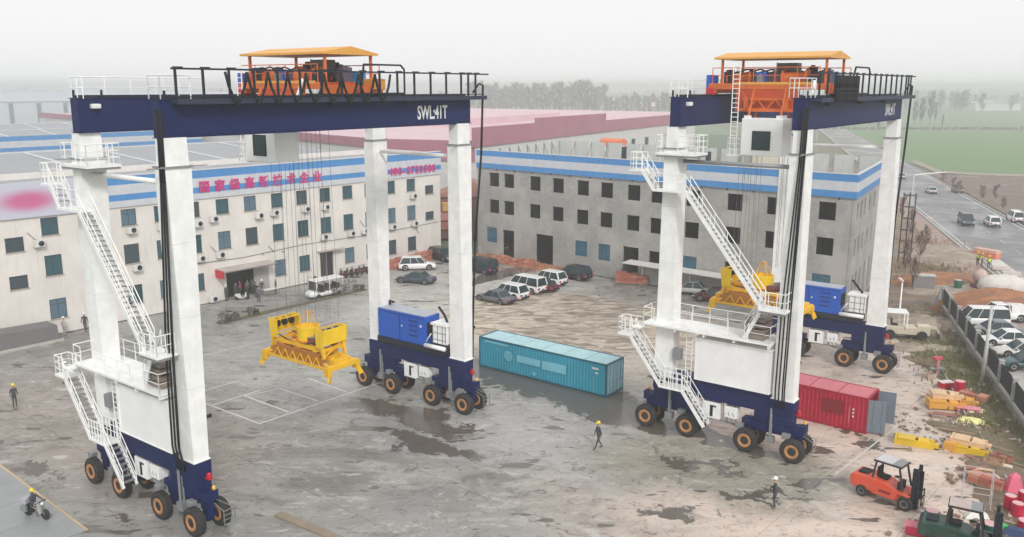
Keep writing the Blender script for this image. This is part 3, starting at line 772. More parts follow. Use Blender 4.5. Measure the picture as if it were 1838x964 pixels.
def make_trolley(name, label, crane, tu, cabr, sz, zsp, c2):
    """hoist trolley with roof and operator cab; its spreader is a thing of its own"""
    loc = (crane.location.x + tu * math.cos(crane.rotation_euler.z), crane.location.y + tu * math.sin(crane.rotation_euler.z), 0)
    t = thing(name, label, 'crane trolley', loc, crane.rotation_euler.z, 'hoist trolleys on the cranes')
    b = MB()
    for v in (-3.88, 3.88): LB(b, 0, v - .3, 22.1, 4.2, v + .3, 22.55)
    for u in (.1, 2.0, 4.0): LB(b, u - .12, -4.1, 22.35, u + .12, 4.1, 22.75)
    LB(b, .1, -3.9, 22.5, 4.1, 3.9, 22.6)
    part('chassis', b, M_ORG, t, bevel=.02)
    hp = MB(); LB(hp, .02, -2.2, 20.95, .12, 2.0, 22.6); part('hanging_panel', hp, paint('deep_orange', (.52, .075, .015), .5), t)
    tr = MB(); z0, z1 = 21.05, 21.75
    tr.bar(L(-.25, -1.6, z1), L(-.25, 1.6, z1), .16); tr.bar(L(-.25, -1.9, z0), L(-.25, 1.9, z0), .2)
    for a, c in ((-1.2, -.6), (-.6, 0), (0, .6), (.6, 1.2)): tr.bar(L(-.25, a, z0 if a in (-1.2, 0) else z1), L(-.25, c, z1 if a in (-1.2, 0) else z0), .08)
    for a in (-1.3, 1.3): tr.bar(L(-.25, a, z0), L(-.25, a, z1), .3); tr.bar(L(-.25, a, z1), L(-.25, a * 1.3, z1 + .5), .07)
    part('cab_truss', tr, M_ORG, t)
    for v in (-3.88, 3.88):
        for u in (.5, 3.7):
            part('track_wheel', MB().lathe([(.2, -.12), (.28, -.1), (.28, .1), (.2, .12)], L(u, v, 22.1), 'y', 14), M_DARK, t)
    # hoist drums, motors, panels
    for u, v in ((1.0, -2.3), (1.0, 1.4)):
        d = MB().lathe([(.62, -.1), (.62, 0), (.42, .02), (.42, 1.4), (.62, 1.42), (.62, 1.5)], (0, 0, 0), 'y', 18)
        d.v = [(x + u, y - v - .7, z + 23.05) for x, y, z in d.v]
        part('rope_drum', d, M_ORG, t, True)
    mo = MB(); LB(mo, .6, -.5, 22.65, 1.7, .7, 23.35); part('gear_housing', mo, paint('maroon_housing', (.09, .045, .075), .5), t, bevel=.1)
    for u, v in ((2.6, -2.0), (2.6, .6), (3.2, 2.4)):
        m_ = MB().lathe([(.2, -.65), (.32, -.6), (.32, .45), (.2, .6)], (0, 0, 0), 'y', 12); m_.v = [(x + u, y - v, z + 23.05) for x, y, z in m_.v]
        part('hoist_motor', m_, M_DARK if v != .6 else M_RED, t, True)
    bl = MB(); LB(bl, .45, -1.1, 22.7, 1.2, -.4, 23.45); part('pump_unit', bl, M_GEN, t, bevel=.04)
    bl = MB(); LB(bl, 2.9, 2.9, 22.65, 3.5, 3.5, 23.35); part('pump_unit', bl, paint('sky_blue_unit', (.05, .24, .5), .5), t, bevel=.04)
    bl = MB(); LB(bl, .1, -4.35, 22.3, .8, -3.8, 23.3); part('blue_post', bl, M_GEN, t)
    bl = MB(); LB(bl, -.1, -4.3, 21.95, .6, -3.7, 22.5); part('rope_guard', bl, M_RED, t, bevel=.1)
    pn = MB(); LB(pn, 1.4, 1.1 if not c2 else 0, 23.1, 2.3, 2.2 if not c2 else 1.3, 24.05); part('control_panel', pn, paint('panel_grey', (.07, .075, .08), .4), t, bevel=.04)
    pb = MB(); LB(pb, 1.35, 1.05 if not c2 else -.05, 23.1, 1.42, 1.12 if not c2 else .03, 24.08); part('panel_edge', pb, M_GREY, t)
    yb = MB(); LB(yb, 3.3, 3.3, 22.3, 4.3, 4.3, 22.95); part('equipment_box', yb, paint('amber_box', (.72, .30, .04), .5), t, bevel=.04)
    for k, (u, v, w_, d_, z0, z1, m_) in enumerate(((.5, -3.3, .7, .7, 22.7, 23.5, 'd'), (1.6, -3.2, .5, .9, 22.7, 23.2, 'g'), (2.8, -3.4, .8, .6, 22.7, 23.3, 'd'), (3.3, -1.1, .5, .8, 22.7, 23.4, 'g'), (.3, 2.4, .6, .7, 22.7, 23.35, 'd'), (1.9, 2.7, .7, .6, 22.7, 23.6, 'p'), (1.8, -.2, .9, .5, 23.3, 23.85, 'd'), (3.4, .4, .6, .5, 22.7, 23.5, 'p'), (.2, -.9, .4, .4, 22.7, 23.25, 'g'), (2.4, 1.7, .5, .5, 23.3, 23.8, 'd'))):
        mm = MB(); LB(mm, u, v, z0, u + w_, v + d_, z1); LB(mm, u + .1, v + .1, z1, u + w_ - .15, v + d_ - .15, z1 + .12)
        part('machine_unit', mm, {'d': M_DARK, 'g': M_GREY, 'p': paint('purple_grey_unit', (.10, .075, .12), .5)}[m_], t, bevel=.03)
    for k in range(5): part('machine_cable', MB().path([L(.2 + k * .7, -3 + k * .5, 23.3), L(.5 + k * .6, -1.6 + k * .6, 23.65), L(.9 + k * .5, -.6 + k * .7, 23.2)], .05, 5), M_BLACK, t, True)
    r = MB(); 
    rails(r, [(.05, -3.9, 22.75), (.05, 3.2, 22.75)], 1.0, .03, 1.4); rails(r, [(4.2, -3.9, 22.75), (4.2, 3.9, 22.75)], 1.0, .03, 1.4)
    part('guard_rail', r, M_ORG, t)
    kb_ = MB(); kb_.bar(L(.0, -2.3, 22.75), L(.0, 3.0, 22.75), .1, .16); part('kick_plate', kb_, M_ROOFOR, t)
    # roof on four posts, shallow gable ridge along v
    for u in (.35, 3.9):
        for v in (-3.35, 3.5):
            p = MB(); LB(p, u - .07, v - .07, 22.5, u + .07, v + .07, 24.45); part('roof_post', p, M_ORG, t)
    rf = MB(); c = 3.8
    e0, e1, zr, ze = -.05, 4.25, 24.78, 24.42
    vs = [L(e0, -c, ze), L((e0 + e1) / 2, -c, zr), L(e1, -c, ze), L(e1, -c, ze - .12), L(e0, -c, ze - .12), L(e0, c, ze), L((e0 + e1) / 2, c, zr), L(e1, c, ze), L(e1, c, ze - .12), L(e0, c, ze - .12)]
    rf.add(vs, [(0, 1, 2, 3, 4), (9, 8, 7, 6, 5), (0, 5, 6, 1), (1, 6, 7, 2), (2, 7, 8, 3), (3, 8, 9, 4), (4, 9, 5, 0)])
    part('roof', rf, M_ROOFOR, t)
    # operator cab
    cu, v0, v1 = cabr, -1.05, 1.65
    cb = MB(); LB(cb, cu, v0, 18.2, cu + 1.75, v1, 20.55); co = part('operator_cab', cb, M_PANELW, t, bevel=.04)
    for nm, (a0, a1, a2, b0, b1, b2) in {'a': (cu - .02, -.25, 18.6, cu + .01, .85, 19.72)}.items():
        w = MB(); LB(w, a0, a1, a2, b0, b1, b2); part('cab_window', w, M_GLASS, co)
        wf = MB()
        for z in (18.56, 19.72): LB(wf, cu - .035, -.3, z, cu + .01, .9, z + .05)
        for v in (-.3, .85): LB(wf, cu - .035, v, 18.56, cu + .01, v + .05, 19.77)
        part('window_frame', wf, M_DARK, co)
    w = MB(); LB(w, cu + 1.74, -.6, 18.35, cu + 1.77, 1.4, 20.0); part('cab_window', w, M_GLASS, co)
    ac = MB(); LB(ac, cu + .1, v1 - .5, 20.55, cu + .9, v1 - .1, 20.75); LB(ac, cu + .1, v0 + .1, 20.55, cu + .6, v0 + .4, 20.72); part('cab_mount', ac, M_WHITE, co)
    hg = MB()
    for v in (v0 + .3, v1 - .3):
        for u in (cu + .3, cu + 1.5): hg.bar(L(u, v, 20.5), L(u + (.8 if cu < 0 else 0), v, 22.4), .1)
    part('cab_hanger', hg, M_ORG, t, kind='stuff')
    bw = MB(); LB(bw, cu + .2, v0 - 1.0, 18.1, cu + 1.4, v0, 18.2); part('cab_step', bw, M_WHITE, t)
    rr = MB(); rails(rr, [(cu + .2, v0 - .05, 18.2), (cu + .2, v0 - .95, 18.2), (cu + 1.35, v0 - .95, 18.2)], 1.05, .03, .45, (.33, .66)); part('guard_rail', rr, M_WHITE, t)
    la = MB()
    for v in (v0 - .85, v0 - .4): la.tube(L(cu + .3, v, 18.2), L(cu + .3, v, 24.0), .035, 5)
    for k in range(19): la.tube(L(cu + .3, v0 - .85, 18.5 + k * .3), L(cu + .3, v0 - .4, 18.5 + k * .3), .025, 5)
    part('ladder', la, M_WHITE, t)
    rc = MB().path([L(cu + 1.0, 3.1, 22.9), L(cu + .7, 3.2, 22.3), L(cu + .75, 2.6, 21.4), L(cu + .7, 2.4, 20.2)], .1, 7); part('cab_cable', rc, M_WHITE, t, True)
    # hoist ropes down to the spreader
    su, sv = sz
    for u in (su + .25, su + 1.0, su + 1.3, su + 2.0):
        for v in (-1.9, -.9, .9, 1.9):
            part('hoist_rope', MB().tube(L(u, v * (.85 if abs(v) > 1 else 1), 22.6), L(u, v, zsp), _R, 4), M_ROPE, t)
    # spreader
    sloc = (crane.location.x + (tu + su) * math.cos(crane.rotation_euler.z), crane.location.y + (tu + su) * math.sin(crane.rotation_euler.z), 0)
    s = thing('container_spreader', 'yellow container spreader hanging low above the painted boxes' if not c2 else 'yellow container spreader hanging behind the stair of the crane by the red container',
              'spreader', (*sloc[:2], zsp - 3.1), crane.rotation_euler.z, 'yellow spreaders under the cranes')
    W = 2.3
    mf = MB()
    for u in (.55, 1.45): LB(mf, u, -2.75, .55, u + .3, 2.75, .95)
    for v in (-2.2, -.7, .7, 2.2): LB(mf, .55, v - .12, .6, 1.75, v + .12, .9)
    part('main_beam', mf, M_YEL, s, bevel=.02)
    for sg in (-1, 1):
        e = MB(); LB(e, -.05, sg * 3.04 - .16, .25, W + .05, sg * 3.04 + .16, .6); LB(e, .5, sg * 2.5, .5, 1.8, sg * 3.1, .85)
        o = part('end_beam', e, M_YEL, s, bevel=.03)
        for u in (0, W):
            c_ = MB(); c_.box(u - .16, -sg * 3.04 - .2, -.05, u + .16, -sg * 3.04 + .2, .5); c_.bar((u, -sg * 3.2, 0), (u + (.18 if u else -.18), -sg * 3.3, -.4), .1, .3); part('twist_lock', c_, M_YEL, o)
        dg = MB(); dg.bar(L(.3, sg * 1.9, .8), L(.1, sg * 3.0, .45), .16); dg.bar(L(2.0, sg * 1.9, .8), L(2.2, sg * 3.0, .45), .16); part('brace', dg, M_YEL, s)
        # open sheave frames at both ends of the head block: two cheek plates, sheaves and ties between
        for u, nm in ((.10, 'cheek_plate'), (1.95, 'cheek_plate')):
            bk = MB(); bk.hexa([L(u, sg * 2.5, 1.55), L(u + .07, sg * 2.5, 1.55), L(u + .07, sg * 1.9, 1.55), L(u, sg * 1.9, 1.55)] if sg < 0 else [L(u, sg * 2.5, 1.55), L(u + .07, sg * 2.5, 1.55), L(u + .07, sg * 1.9, 1.55), L(u, sg * 1.9, 1.55)],
                               [L(u, sg * 2.65, 2.75), L(u + .07, sg * 2.65, 2.75), L(u + .07, sg * 1.85, 2.75), L(u, sg * 1.85, 2.75)])
            part(nm, bk, M_BRY, s)
        fp = MB(); LB(fp, .12, sg * 2.52 - .03, 1.75, 2.0, sg * 2.52 + .03, 2.72); o = part('face_plate', fp, M_BRY, s, bevel=.02)
        tp_ = MB(); tp_.bar(L(.1, sg * 1.9, 2.7), L(2.0, sg * 1.9, 2.7), .08); tp_.bar(L(.1, sg * 1.9, 1.8), L(2.0, sg * 1.9, 1.8), .08); part('tie_bar', tp_, M_YEL, s, kind='stuff')
        for u in (.45, 1.0, 1.55):
            sh = MB().lathe([(.2, -.04), (.28, -.05), (.24, 0), (.28, .05), (.2, .04)], L(u, sg * 2.2, 2.42), 'x', 16); part('sheave', sh, M_DARK, s)
        for u in (.2, 1.9): 
            pt = MB(); pt.bar(L(u, sg * 2.5, .9), L(u, sg * 2.3, 1.8), .18); part('post', pt, M_YEL, s)
        br_ = MB(); br_.bar(L(.2, sg * 2.4, .95), L(1.9, sg * 2.3, 1.7), .09); part('cross_brace', br_, M_YEL, s)
        for u in (.3, 1.7):
            hc = MB(); hc.tube(L(u, sg * 1.0, .75), L(u, sg * 2.5, .72), .07, 8); part('telescope_cylinder', hc, M_GREY, s, True)
    for k, (u, v0, v1, z, sag) in enumerate(((.3, -2.0, 1.6, 1.75, .35), (1.2, -1.7, 2.0, 1.8, .3), (.15, -.6, 2.1, 1.3, .4), (2.1, -1.9, 1.1, 1.35, .4))):
        part('hydraulic_hose', MB().path([L(u, v0 + (v1 - v0) * i / 6, z - sag * (1 - (i / 3 - 1) ** 2) * .8) for i in range(7)], .035, 5), M_BLACK, s, True)
    lt = MB()
    for k in range(6):
        v = -2.2 + k * .75; lt.bar(L(.05, v, .35), L(.05, v + .38, .95), .06); lt.bar(L(.05, v + .38, .95), L(.05, v + .75, .35), .06)
    part('lattice', lt, M_YEL, s, kind='stuff')
    wp_ = MB(); LB(wp_, .12, -2.6, .45, .18, 2.6, .95); part('web_plate', wp_, paint('brown_orange', (.42, .16, .02), .5), s)
    for v in (-1.9, -.2, 1.4): bx_ = MB(); LB(bx_, .22, v, .95, 1.9, v + .5, 1.25); part('cross_member', bx_, M_ORG if v < 0 else M_YEL, s, bevel=.02)
    lr = MB(); lr.bar(L(.05, -2.9, .35), L(.05, 2.9, .35), .14); part('lower_rail', lr, M_YEL, s)
    vb_ = MB(); LB(vb_, .6, .5, 1.5, 1.7, 1.7, 1.85); part('valve_block', vb_, paint('rust_brown', (.22, .07, .05), .6), s)
    cl_ = MB(); cl_.bar(L(.7, 1.0, 2.05), L(1.6, 1.9, 2.05), .12); cl_.bar(L(.5, .7, 1.9), L(1.2, 2.0, 2.0), .07); part('linkage', cl_, M_GREY, s, kind='stuff')
    hb = MB(); LB(hb, .25, -2.4, 1.25, .5, 2.4, 1.5); LB(hb, 1.75, -2.4, 1.25, 2.0, 2.4, 1.5)
    for v in (-2.2, -.8, .8, 2.2): LB(hb, .5, v - .1, 1.27, 1.75, v + .1, 1.48)
    part('head_block', hb, M_YEL, s)
    ds = MB(); LB(ds, .1, -2.0, .95, .22, 2.1, 1.2); part('cross_rail', ds, paint('brown_orange', (.42, .16, .02), .5), s)
    tb_ = MB(); LB(tb_, .2, -2.3, .35, .5, -.9, .95); part('junction_box', tb_, paint('box_grey', (.13, .10, .10), .6), s)
    bs_ = MB().lathe([(.62, 0), (.74, .04), (.74, .98), (.68, 1.0), (.68, .8), (.1, .8)], L(1.15, 0, 1.45), 'z', 20); part('cable_basket', bs_, M_BRY, s)
    bb = MB().lathe([(.76, 0), (.79, .04), (.76, .08)], L(1.15, 0, 1.52), 'z', 20); part('basket_hoop', bb, M_ORG, s)
    fn = MB()
    for a in range(4):
        t_ = a * PI / 2 + .8
        fn.bar((1.15 + .62 * math.cos(t_), .62 * math.sin(t_), 2.4), (1.15 + .14 * math.cos(t_), .14 * math.sin(t_), 3.35), .06)
    fn.bar(L(.95, 0, 3.35), L(1.35, 0, 3.35), .08); part('basket_guide', fn, M_ROOFOR, s)
    mt = MB()
    for v in (.8, 1.3, 1.7): mt.tube(L(.7, v, 1.65), L(1.7, v, 1.65), .14, 8)
    part('lock_motor', mt, paint('rust_brown', (.22, .07, .05), .6), s)
    return t
tro1 = make_trolley('hoist_trolley', 'orange roofed hoist trolley midway along the girders of the crane facing the beige office', crane1, 9.95, -2.0, (0, 0), 8.3, False)
tro2 = make_trolley('hoist_trolley', 'orange roofed hoist trolley with ladder and cab, on the crane above the red container', crane2, 4.85, -1.55, (-.05, 0), 10.6, True)

# ------------------------------------------------------------------ buildings
M_CREAM = paint('cream_wall', (.73, .69, .645), .8, wear=.35, dirt=(.42, .37, .32), scale=.35)
M_FBLUE = paint('fascia_blue', (.06, .25, .56), .45, wear=.12)
M_FWHITE = paint('fascia_white', (.56, .58, .62), .5, wear=.2, dirt=(.4, .4, .4))
M_GREYROOF = ribbed('grey_sheet_roof', (.30, .31, .33), -R(49.8) , 1.1, .2, .5)
M_PALEROOF = ribbed('pale_sheet_roof', (.42, .45, .49), -R(49.8), 1.6, .2, .5)
M_TEAL = plain('teal_window_glass', (.03, .10, .125), .12)
M_GREYGL = plain('grey_window_glass', (.045, .07, .09), .15)
M_REFLGL = plain('reflection_tint_glass', (.10, .17, .23), .12)  # lighter pane colour stands in for reflections in some windows
M_TEAL2 = plain('deep_teal_glass', (.015, .07, .08), .1)
M_FRAME = plain('window_frame_dark', (.05, .06, .065), .5)
M_SILL = paint('sill_concrete', (.45, .41, .37), .8)
M_AC = paint('air_unit_white', (.70, .69, .66), .5, wear=.3)
def block_mat(name, c1, c2, joint, rot):
    m, nt, bs = _base(name)
    geo = nt.nodes.new('ShaderNodeNewGeometry').outputs['Position']
    sx = nt.nodes.new('ShaderNodeSeparateXYZ'); nt.links.new(_map(nt, geo, (1, 1, 1), (0, 0, rot)), sx.inputs[0])
    cb = nt.nodes.new('ShaderNodeCombineXYZ'); nt.links.new(sx.outputs[0], cb.inputs[0]); nt.links.new(sx.outputs[2], cb.inputs[1])
    br = nt.nodes.new('ShaderNodeTexBrick'); br.inputs['Scale'].default_value = 1; br.inputs['Brick Width'].default_value = .4
    br.inputs['Row Height'].default_value = .2; br.inputs['Mortar Size'].default_value = .014
    br.inputs['Color1'].default_value = (*c1, 1); br.inputs['Color2'].default_value = (*c2, 1); br.inputs['Mortar'].default_value = (*joint, 1)
    nt.links.new(cb.outputs[0], br.inputs['Vector'])
    n = _noise(nt, geo, .28, 5, .7); n2 = _noise(nt, _map(nt, geo, (.5, .5, .12)), 1.4, 5, .7)
    c = _mix(nt, _ramp(nt, n, .42, .66), br.outputs[0], (.42, .40, .375))
    c = _mix(nt, _ramp(nt, n2, .60, .80), c, (.22, .21, .195))
    nt.links.new(c, bs.inputs['Base Color']); bs.inputs['Roughness'].default_value = .9
    return m
M_BLOCK = block_mat('bare_block_wall', (.36, .355, .335), (.30, .295, .28), (.26, .255, .25), R(41))

def wall_mesh(length, height, openings, depth=.28, z0=0):
    """wall in the x-z plane, outer face at y=0 looking to -y, with real openings (x0, x1, z0, z1) and reveals"""
    xs = sorted({0, length, *[o[0] for o in openings], *[o[1] for o in openings]})
    zs = sorted({z0, height, *[o[2] for o in openings], *[o[3] for o in openings]})
    b = MB()
    for i in range(len(xs) - 1):
        j = 0
        while j < len(zs) - 1:
            xm = (xs[i] + xs[i + 1]) / 2
            def hole(k):
                zm = (zs[k] + zs[k + 1]) / 2
                return any(o[0] < xm < o[1] and o[2] < zm < o[3] for o in openings)
            if hole(j): j += 1; continue
            k = j
            while k + 1 < len(zs) - 1 and not hole(k + 1): k += 1
            b.quad((xs[i], 0, zs[j]), (xs[i + 1], 0, zs[j]), (xs[i + 1], 0, zs[k + 1]), (xs[i], 0, zs[k + 1]))
            b.quad((xs[i + 1], depth, zs[j]), (xs[i], depth, zs[j]), (xs[i], depth, zs[k + 1]), (xs[i + 1], depth, zs[k + 1]))
            j = k + 1
    for x0, x1, a, c in openings:
        b.quad((x0, 0, a), (x0, depth, a), (x1, depth, a), (x1, 0, a)); b.quad((x0, 0, c), (x1, 0, c), (x1, depth, c), (x0, depth, c))
        b.quad((x0, 0, a), (x0, 0, c), (x0, depth, c), (x0, depth, a)); b.quad((x1, 0, a), (x1, depth, a), (x1, depth, c), (x1, 0, c))
    return b
WIN = {}
def window(parent, x0, x1, z0, z1, y=.14, glass=None, mull=1, sill=True, rz=0):
    w, h = x1 - x0, z1 - z0
    key = (round(w, 2), round(h, 2), glass.name, mull)
    if key not in WIN:
        f = MB(); t = .055
        f.box(0, -.03, 0, w, .03, t); f.box(0, -.03, h - t, w, .03, h); f.box(0, -.028, t, t, .028, h - t); f.box(w - t, -.028, t, w, .028, h - t)
        for k in range(mull): f.box(w * (k + 1) / (mull + 1) - t / 2, -.026, t, w * (k + 1) / (mull + 1) + t / 2, .026, h - t)
        f.box(t, -.024, h * .70, w - t, .024, h * .70 + t)
        WIN[key] = (f.mesh('window', M_FRAME), MB().box(t / 2, -.008, t / 2, w - t / 2, .008, h - t / 2).mesh('pane', glass))
    o = link(bpy.data.objects.new('window', WIN[key][0]), parent); o.location = (x0, y, z0)
    part('pane', WIN[key][1], None, o)
    if sill:
        k2 = ('sill', round(w, 2))
        if k2 not in WIN: WIN[k2] = MB().box(-.08, -.24, -.07, w + .08, -.02, 0).mesh('sill', M_SILL)
        part('sill', WIN[k2], None, o)
    return o
ACM = {}
def air_unit(parent, x, z, y=-.4):
    if not ACM:
        ACM['b'] = MB().box(-.42, -.17, 0, .42, .17, .62).mesh('air_unit', M_AC)
        ACM['f'] = MB().lathe([(.22, 0), (.25, .01), (.25, .03), (.22, .03)], (.12, -.2, .31), 'y', 14).mesh('fan_grille', M_DARK)
        ACM['k'] = MB().box(-.4, -.15, -.06, -.34, .38, 0).box(.34, -.15, -.06, .4, .38, 0).box(-.42, -.1, -.06, .42, -.06, -.02).mesh('bracket', M_GREY)
    o = link(bpy.data.objects.new('air_unit', ACM['b']), parent); o.location = (x, y, z)
    f = part('fan_grille', ACM['f'], None, o); part('bracket', ACM['k'], None, o)
    return o

# ---- beige office building with the blue striped fascia, in front of the factory shed
T1 = .8689; e1 = (math.cos(T1), math.sin(T1)); n1 = (-e1[1], e1[0]); S0 = 4.0
b1o = (e1[0] * S0 + n1[0] * 82.38, e1[1] * S0 + n1[1] * 82.38, 0)
B1 = thing('office_building', 'beige three storey office building with blue striped fascia and magenta lettering', 'office building', b1o, T1)
LEN1 = 82.5 - S0
rows = [(9.25, 10.85), (5.5, 7.4), (1.45, 3.3)]
op, wins = [], []
cen = [32.5, 36.4, 39.85, 43.2, 46.6, 50.0, 53.35, 56.8, 60.15, 63.45, 66.8, 70.2, 73.7, 77.2]
cen = [9.0, 12.4, 15.8, 19.2, 22.6] + cen
for c in cen:
    for r, (a, b) in enumerate(rows):
        if r == 2 and (48.5 < c < 55.5 or c == 63.45): continue
        op.append((c - .76 - S0, c + .76 - S0, a, b)); wins.append((c, r))
small = []
for c, zs in ((29.4, ((8.1, 9.4), (4.75, 5.95))), (80.5, ((8.6, 9.75), (5.15, 6.25)))):
    for a, b in zs: op.append((c - .78 - S0, c + .78 - S0, a, b)); small.append((c, a, b))
op.append((49.9 - S0, 53.4 - S0, 0, 2.95)); op.append((62.35 - S0, 64.3 - S0, 0.05, 3.3))
o = part('wall', wall_mesh(LEN1, 14.0, op), M_CREAM, B1)
rest = MB(); rest.box(0, .29, 0, .3, 12, 13.9); rest.box(LEN1 - .3, .29, 0, LEN1, 12, 13.9); rest.box(0, 11.7, 0, LEN1, 12, 13.9)
part('side_wall', rest, M_CREAM, B1)
part('floor_slab', MB().box(.3, .3, 3.9, LEN1 - .3, 11.7, 4.1).box(.3, .3, 8.0, LEN1 - .3, 11.7, 8.2), M_SILL, B1)
part('inner_wall', MB().box(.3, 4.5, 0, LEN1 - .3, 4.7, 13.1), plain('inside_grey', (.25, .24, .23)), B1)
part('roof_deck', MB().box(.3, .3, 13.1, LEN1 - .3, 11.7, 13.3), M_GREYROOF, B1)
for c, r in wins:
    gl = (M_TEAL, M_GREYGL, M_TEAL, M_REFLGL, M_TEAL2)[int(c * 7 + r * 3) % 5]
    window(B1, c - .76 - S0, c + .76 - S0, *rows[r], glass=gl)
for c, a, b in small: window(B1, c - .78 - S0, c + .78 - S0, a, b, glass=M_GREYGL)
for k, (a, b, m) in enumerate(((13.25, 14.05, M_FBLUE), (12.32, 13.25, M_FWHITE), (11.72, 12.32, M_FBLUE), (11.1, 11.72, M_FWHITE))):
    part('fascia_band', MB().box(31.2 if k != 9 else 0, -.16 - .004 * (k % 2), a, LEN1 + .05, -.01, b), m, B1)
    part('fascia_band', MB().box(0, -.16 - .004 * (k % 2), a, 22.0, -.01, b), m, B1)
cp = MB().box(-.05, -.2, 14.05, LEN1 + .1, .35, 14.13); part('coping', cp, M_FWHITE, B1)
sm, nt, bs = _base('soft_magenta_print')
tc = nt.nodes.new('ShaderNodeTexCoord'); v = _map(nt, tc.outputs['Object'], (.28, 0, .75), (0, 0, 0), (-1.35, 0, -1.12))
le = nt.nodes.new('ShaderNodeVectorMath'); le.operation = 'LENGTH'; nt.links.new(v, le.inputs[0])
nt.links.new(_mix(nt, _ramp(nt, le.outputs['Value'], 1.0, .25), (.55, .56, .66), (.58, .13, .30)), bs.inputs['Base Color'])
o = part('sign_board', MB().box(0, -.16, 0, 9.2, 0, 3.1), sm, B1); o.location = (22.0, -.06, 11.05)
M_MAG = paint('magenta_lettering', (.60, .025, .20), .5, streak=False)
for k, chx in enumerate('国家级高新技术企业'):
    me = text_mesh('sign_character', chx, 1.28, M_MAG, .03, bold=.028)
    o = part('sign_character', me, None, B1); o.location = (47.3 + 1.79 * k - S0, -.24, 11.86); o.rotation_euler = (PI / 2, 0, 0)
for k, chx in enumerate('400-8753500'):
    me = text_mesh('sign_character', chx, 1.35, M_MAG, .03, bold=.03)
    o = part('sign_character', me, None, B1); o.location = (73.3 + .75 * k - S0, -.24, 11.55); o.rotation_euler = (PI / 2, 0, 0)
# dark entrance under a canopy, second door
part('canopy', MB().hexa([(48.7 - S0, -1.6, 3.25), (55.2 - S0, -1.6, 3.25), (55.2 - S0, 0, 3.35), (48.7 - S0, 0, 3.35)], [(48.7 - S0, -1.6, 3.4), (55.2 - S0, -1.6, 3.4), (55.2 - S0, 0, 3.55), (48.7 - S0, 0, 3.55)]), M_SILL, B1)
part('red_banner', MB().box(48.60 - S0, -1.6, 2.6, 48.69 - S0, -.05, 3.45), M_RED, B1)
part('canopy_edge', MB().box(48.72 - S0, -1.64, 3.24, 55.2 - S0, -1.605, 3.36), paint('canopy_edge_grey', (.25, .2, .2), .6), B1)
part('roller_door', MB().box(53.45 - S0, -.05, .1, 55.2 - S0, -.01, 2.8), paint('roller_grey', (.42, .39, .37), .6), B1)
part('entrance_back', MB().box(49.9 - S0, 2.2, 0, 53.4 - S0, 2.3, 2.95), plain('entrance_dark', (.03, .03, .035)), B1)
dr = part('door', MB().box(62.4 - S0, .12, .05, 64.25 - S0, .18, 3.25), plain('door_brown', (.035, .028, .03), .3), B1)
part('door_leaf_gap', MB().box(63.28 - S0, .10, .05, 63.36 - S0, .12, 3.25), M_GREY, dr)
part('door_canopy', MB().box(61.9 - S0, -.8, 3.45, 65.6 - S0, 0, 3.52), M_SILL, B1)
st_ = MB(); st_.box(62.1 - S0, -1.2, 0, 64.6 - S0, 0, .12); part('door_step', st_, M_SILL, B1)
for c, z in ((31.3, 8.35), (50.3 - 1.6, 8.6), (39.85, 8.5), (43.0, 8.45), (46.9, 8.3), (54.2, 8.35), (56.2, 8.45), (60.4, 8.4), (63.2, 8.35), (49.2, 4.7), (43.7 - 3.6, 4.75), (46.9, 4.65), (62.8, 4.85), (66.9, 4.75), (69.0, 4.8), (73.6, 4.75), (77.3, 8.35), (77.4, 4.75), (48.0, .1), (60.9, .25), (36.3, .2)):
    air_unit(B1, c - S0, z)
ppb = MB()
for s_ in (35.2, 26.5): ppb.tube((s_ - S0, -.1, .1), (s_ - S0, -.1, 11.0), .06, 6)
part('down_pipe', ppb, M_GREY, B1)
cbm = MB()
cbm.path([(43 - S0, -.06, 4.5), (52 - S0, -.06, 4.25), (60 - S0, -.06, 4.6), (70 - S0, -.06, 4.45), (82 - S0, -.06, 4.7)], .025, 4)
for s_, z in ((31.2, 8.9), (49.0, 5.2), (44.6, 8.9), (56.0, 4.3), (69.2, 5.6), (78.4, 3.6)): cbm.bar((s_ - S0, -.06, z), (s_ - S0 - .7, -.06, z + .8), .04)
part('wall_cable', cbm, M_DARK, B1)
for s_, z in ((54.5, 4.35), (57.2, 4.2), (78.0, 4.4)):
    w = MB(); w.tube((s_ - S0, -.25, z), (s_ - S0, 0, z), .1, 8, .06); part('wall_lamp', w, M_GREY, B1)
rampt = thing('loading_ramp', 'grey low ramp wall against the beige office at its end', 'ramp', (e1[0] * 15 + n1[0] * 80.2, e1[1] * 15 + n1[1] * 80.2, 0), T1)
part('ramp_wall', MB().hexa([(0, -.2, 0), (16.3, -.2, 0), (16.3, 2.0, 0), (0, 2.0, 0)], [(0, -.2, 1.9), (16.3, -.2, 1.45), (16.3, 2.0, 1.45), (0, 2.0, 1.9)]), paint('ramp_grey', (.17, .165, .165), .8), rampt)
part('ramp_kerb', MB().box(0, -.6, 0, 16.6, -.25, .18), M_KERB, rampt)

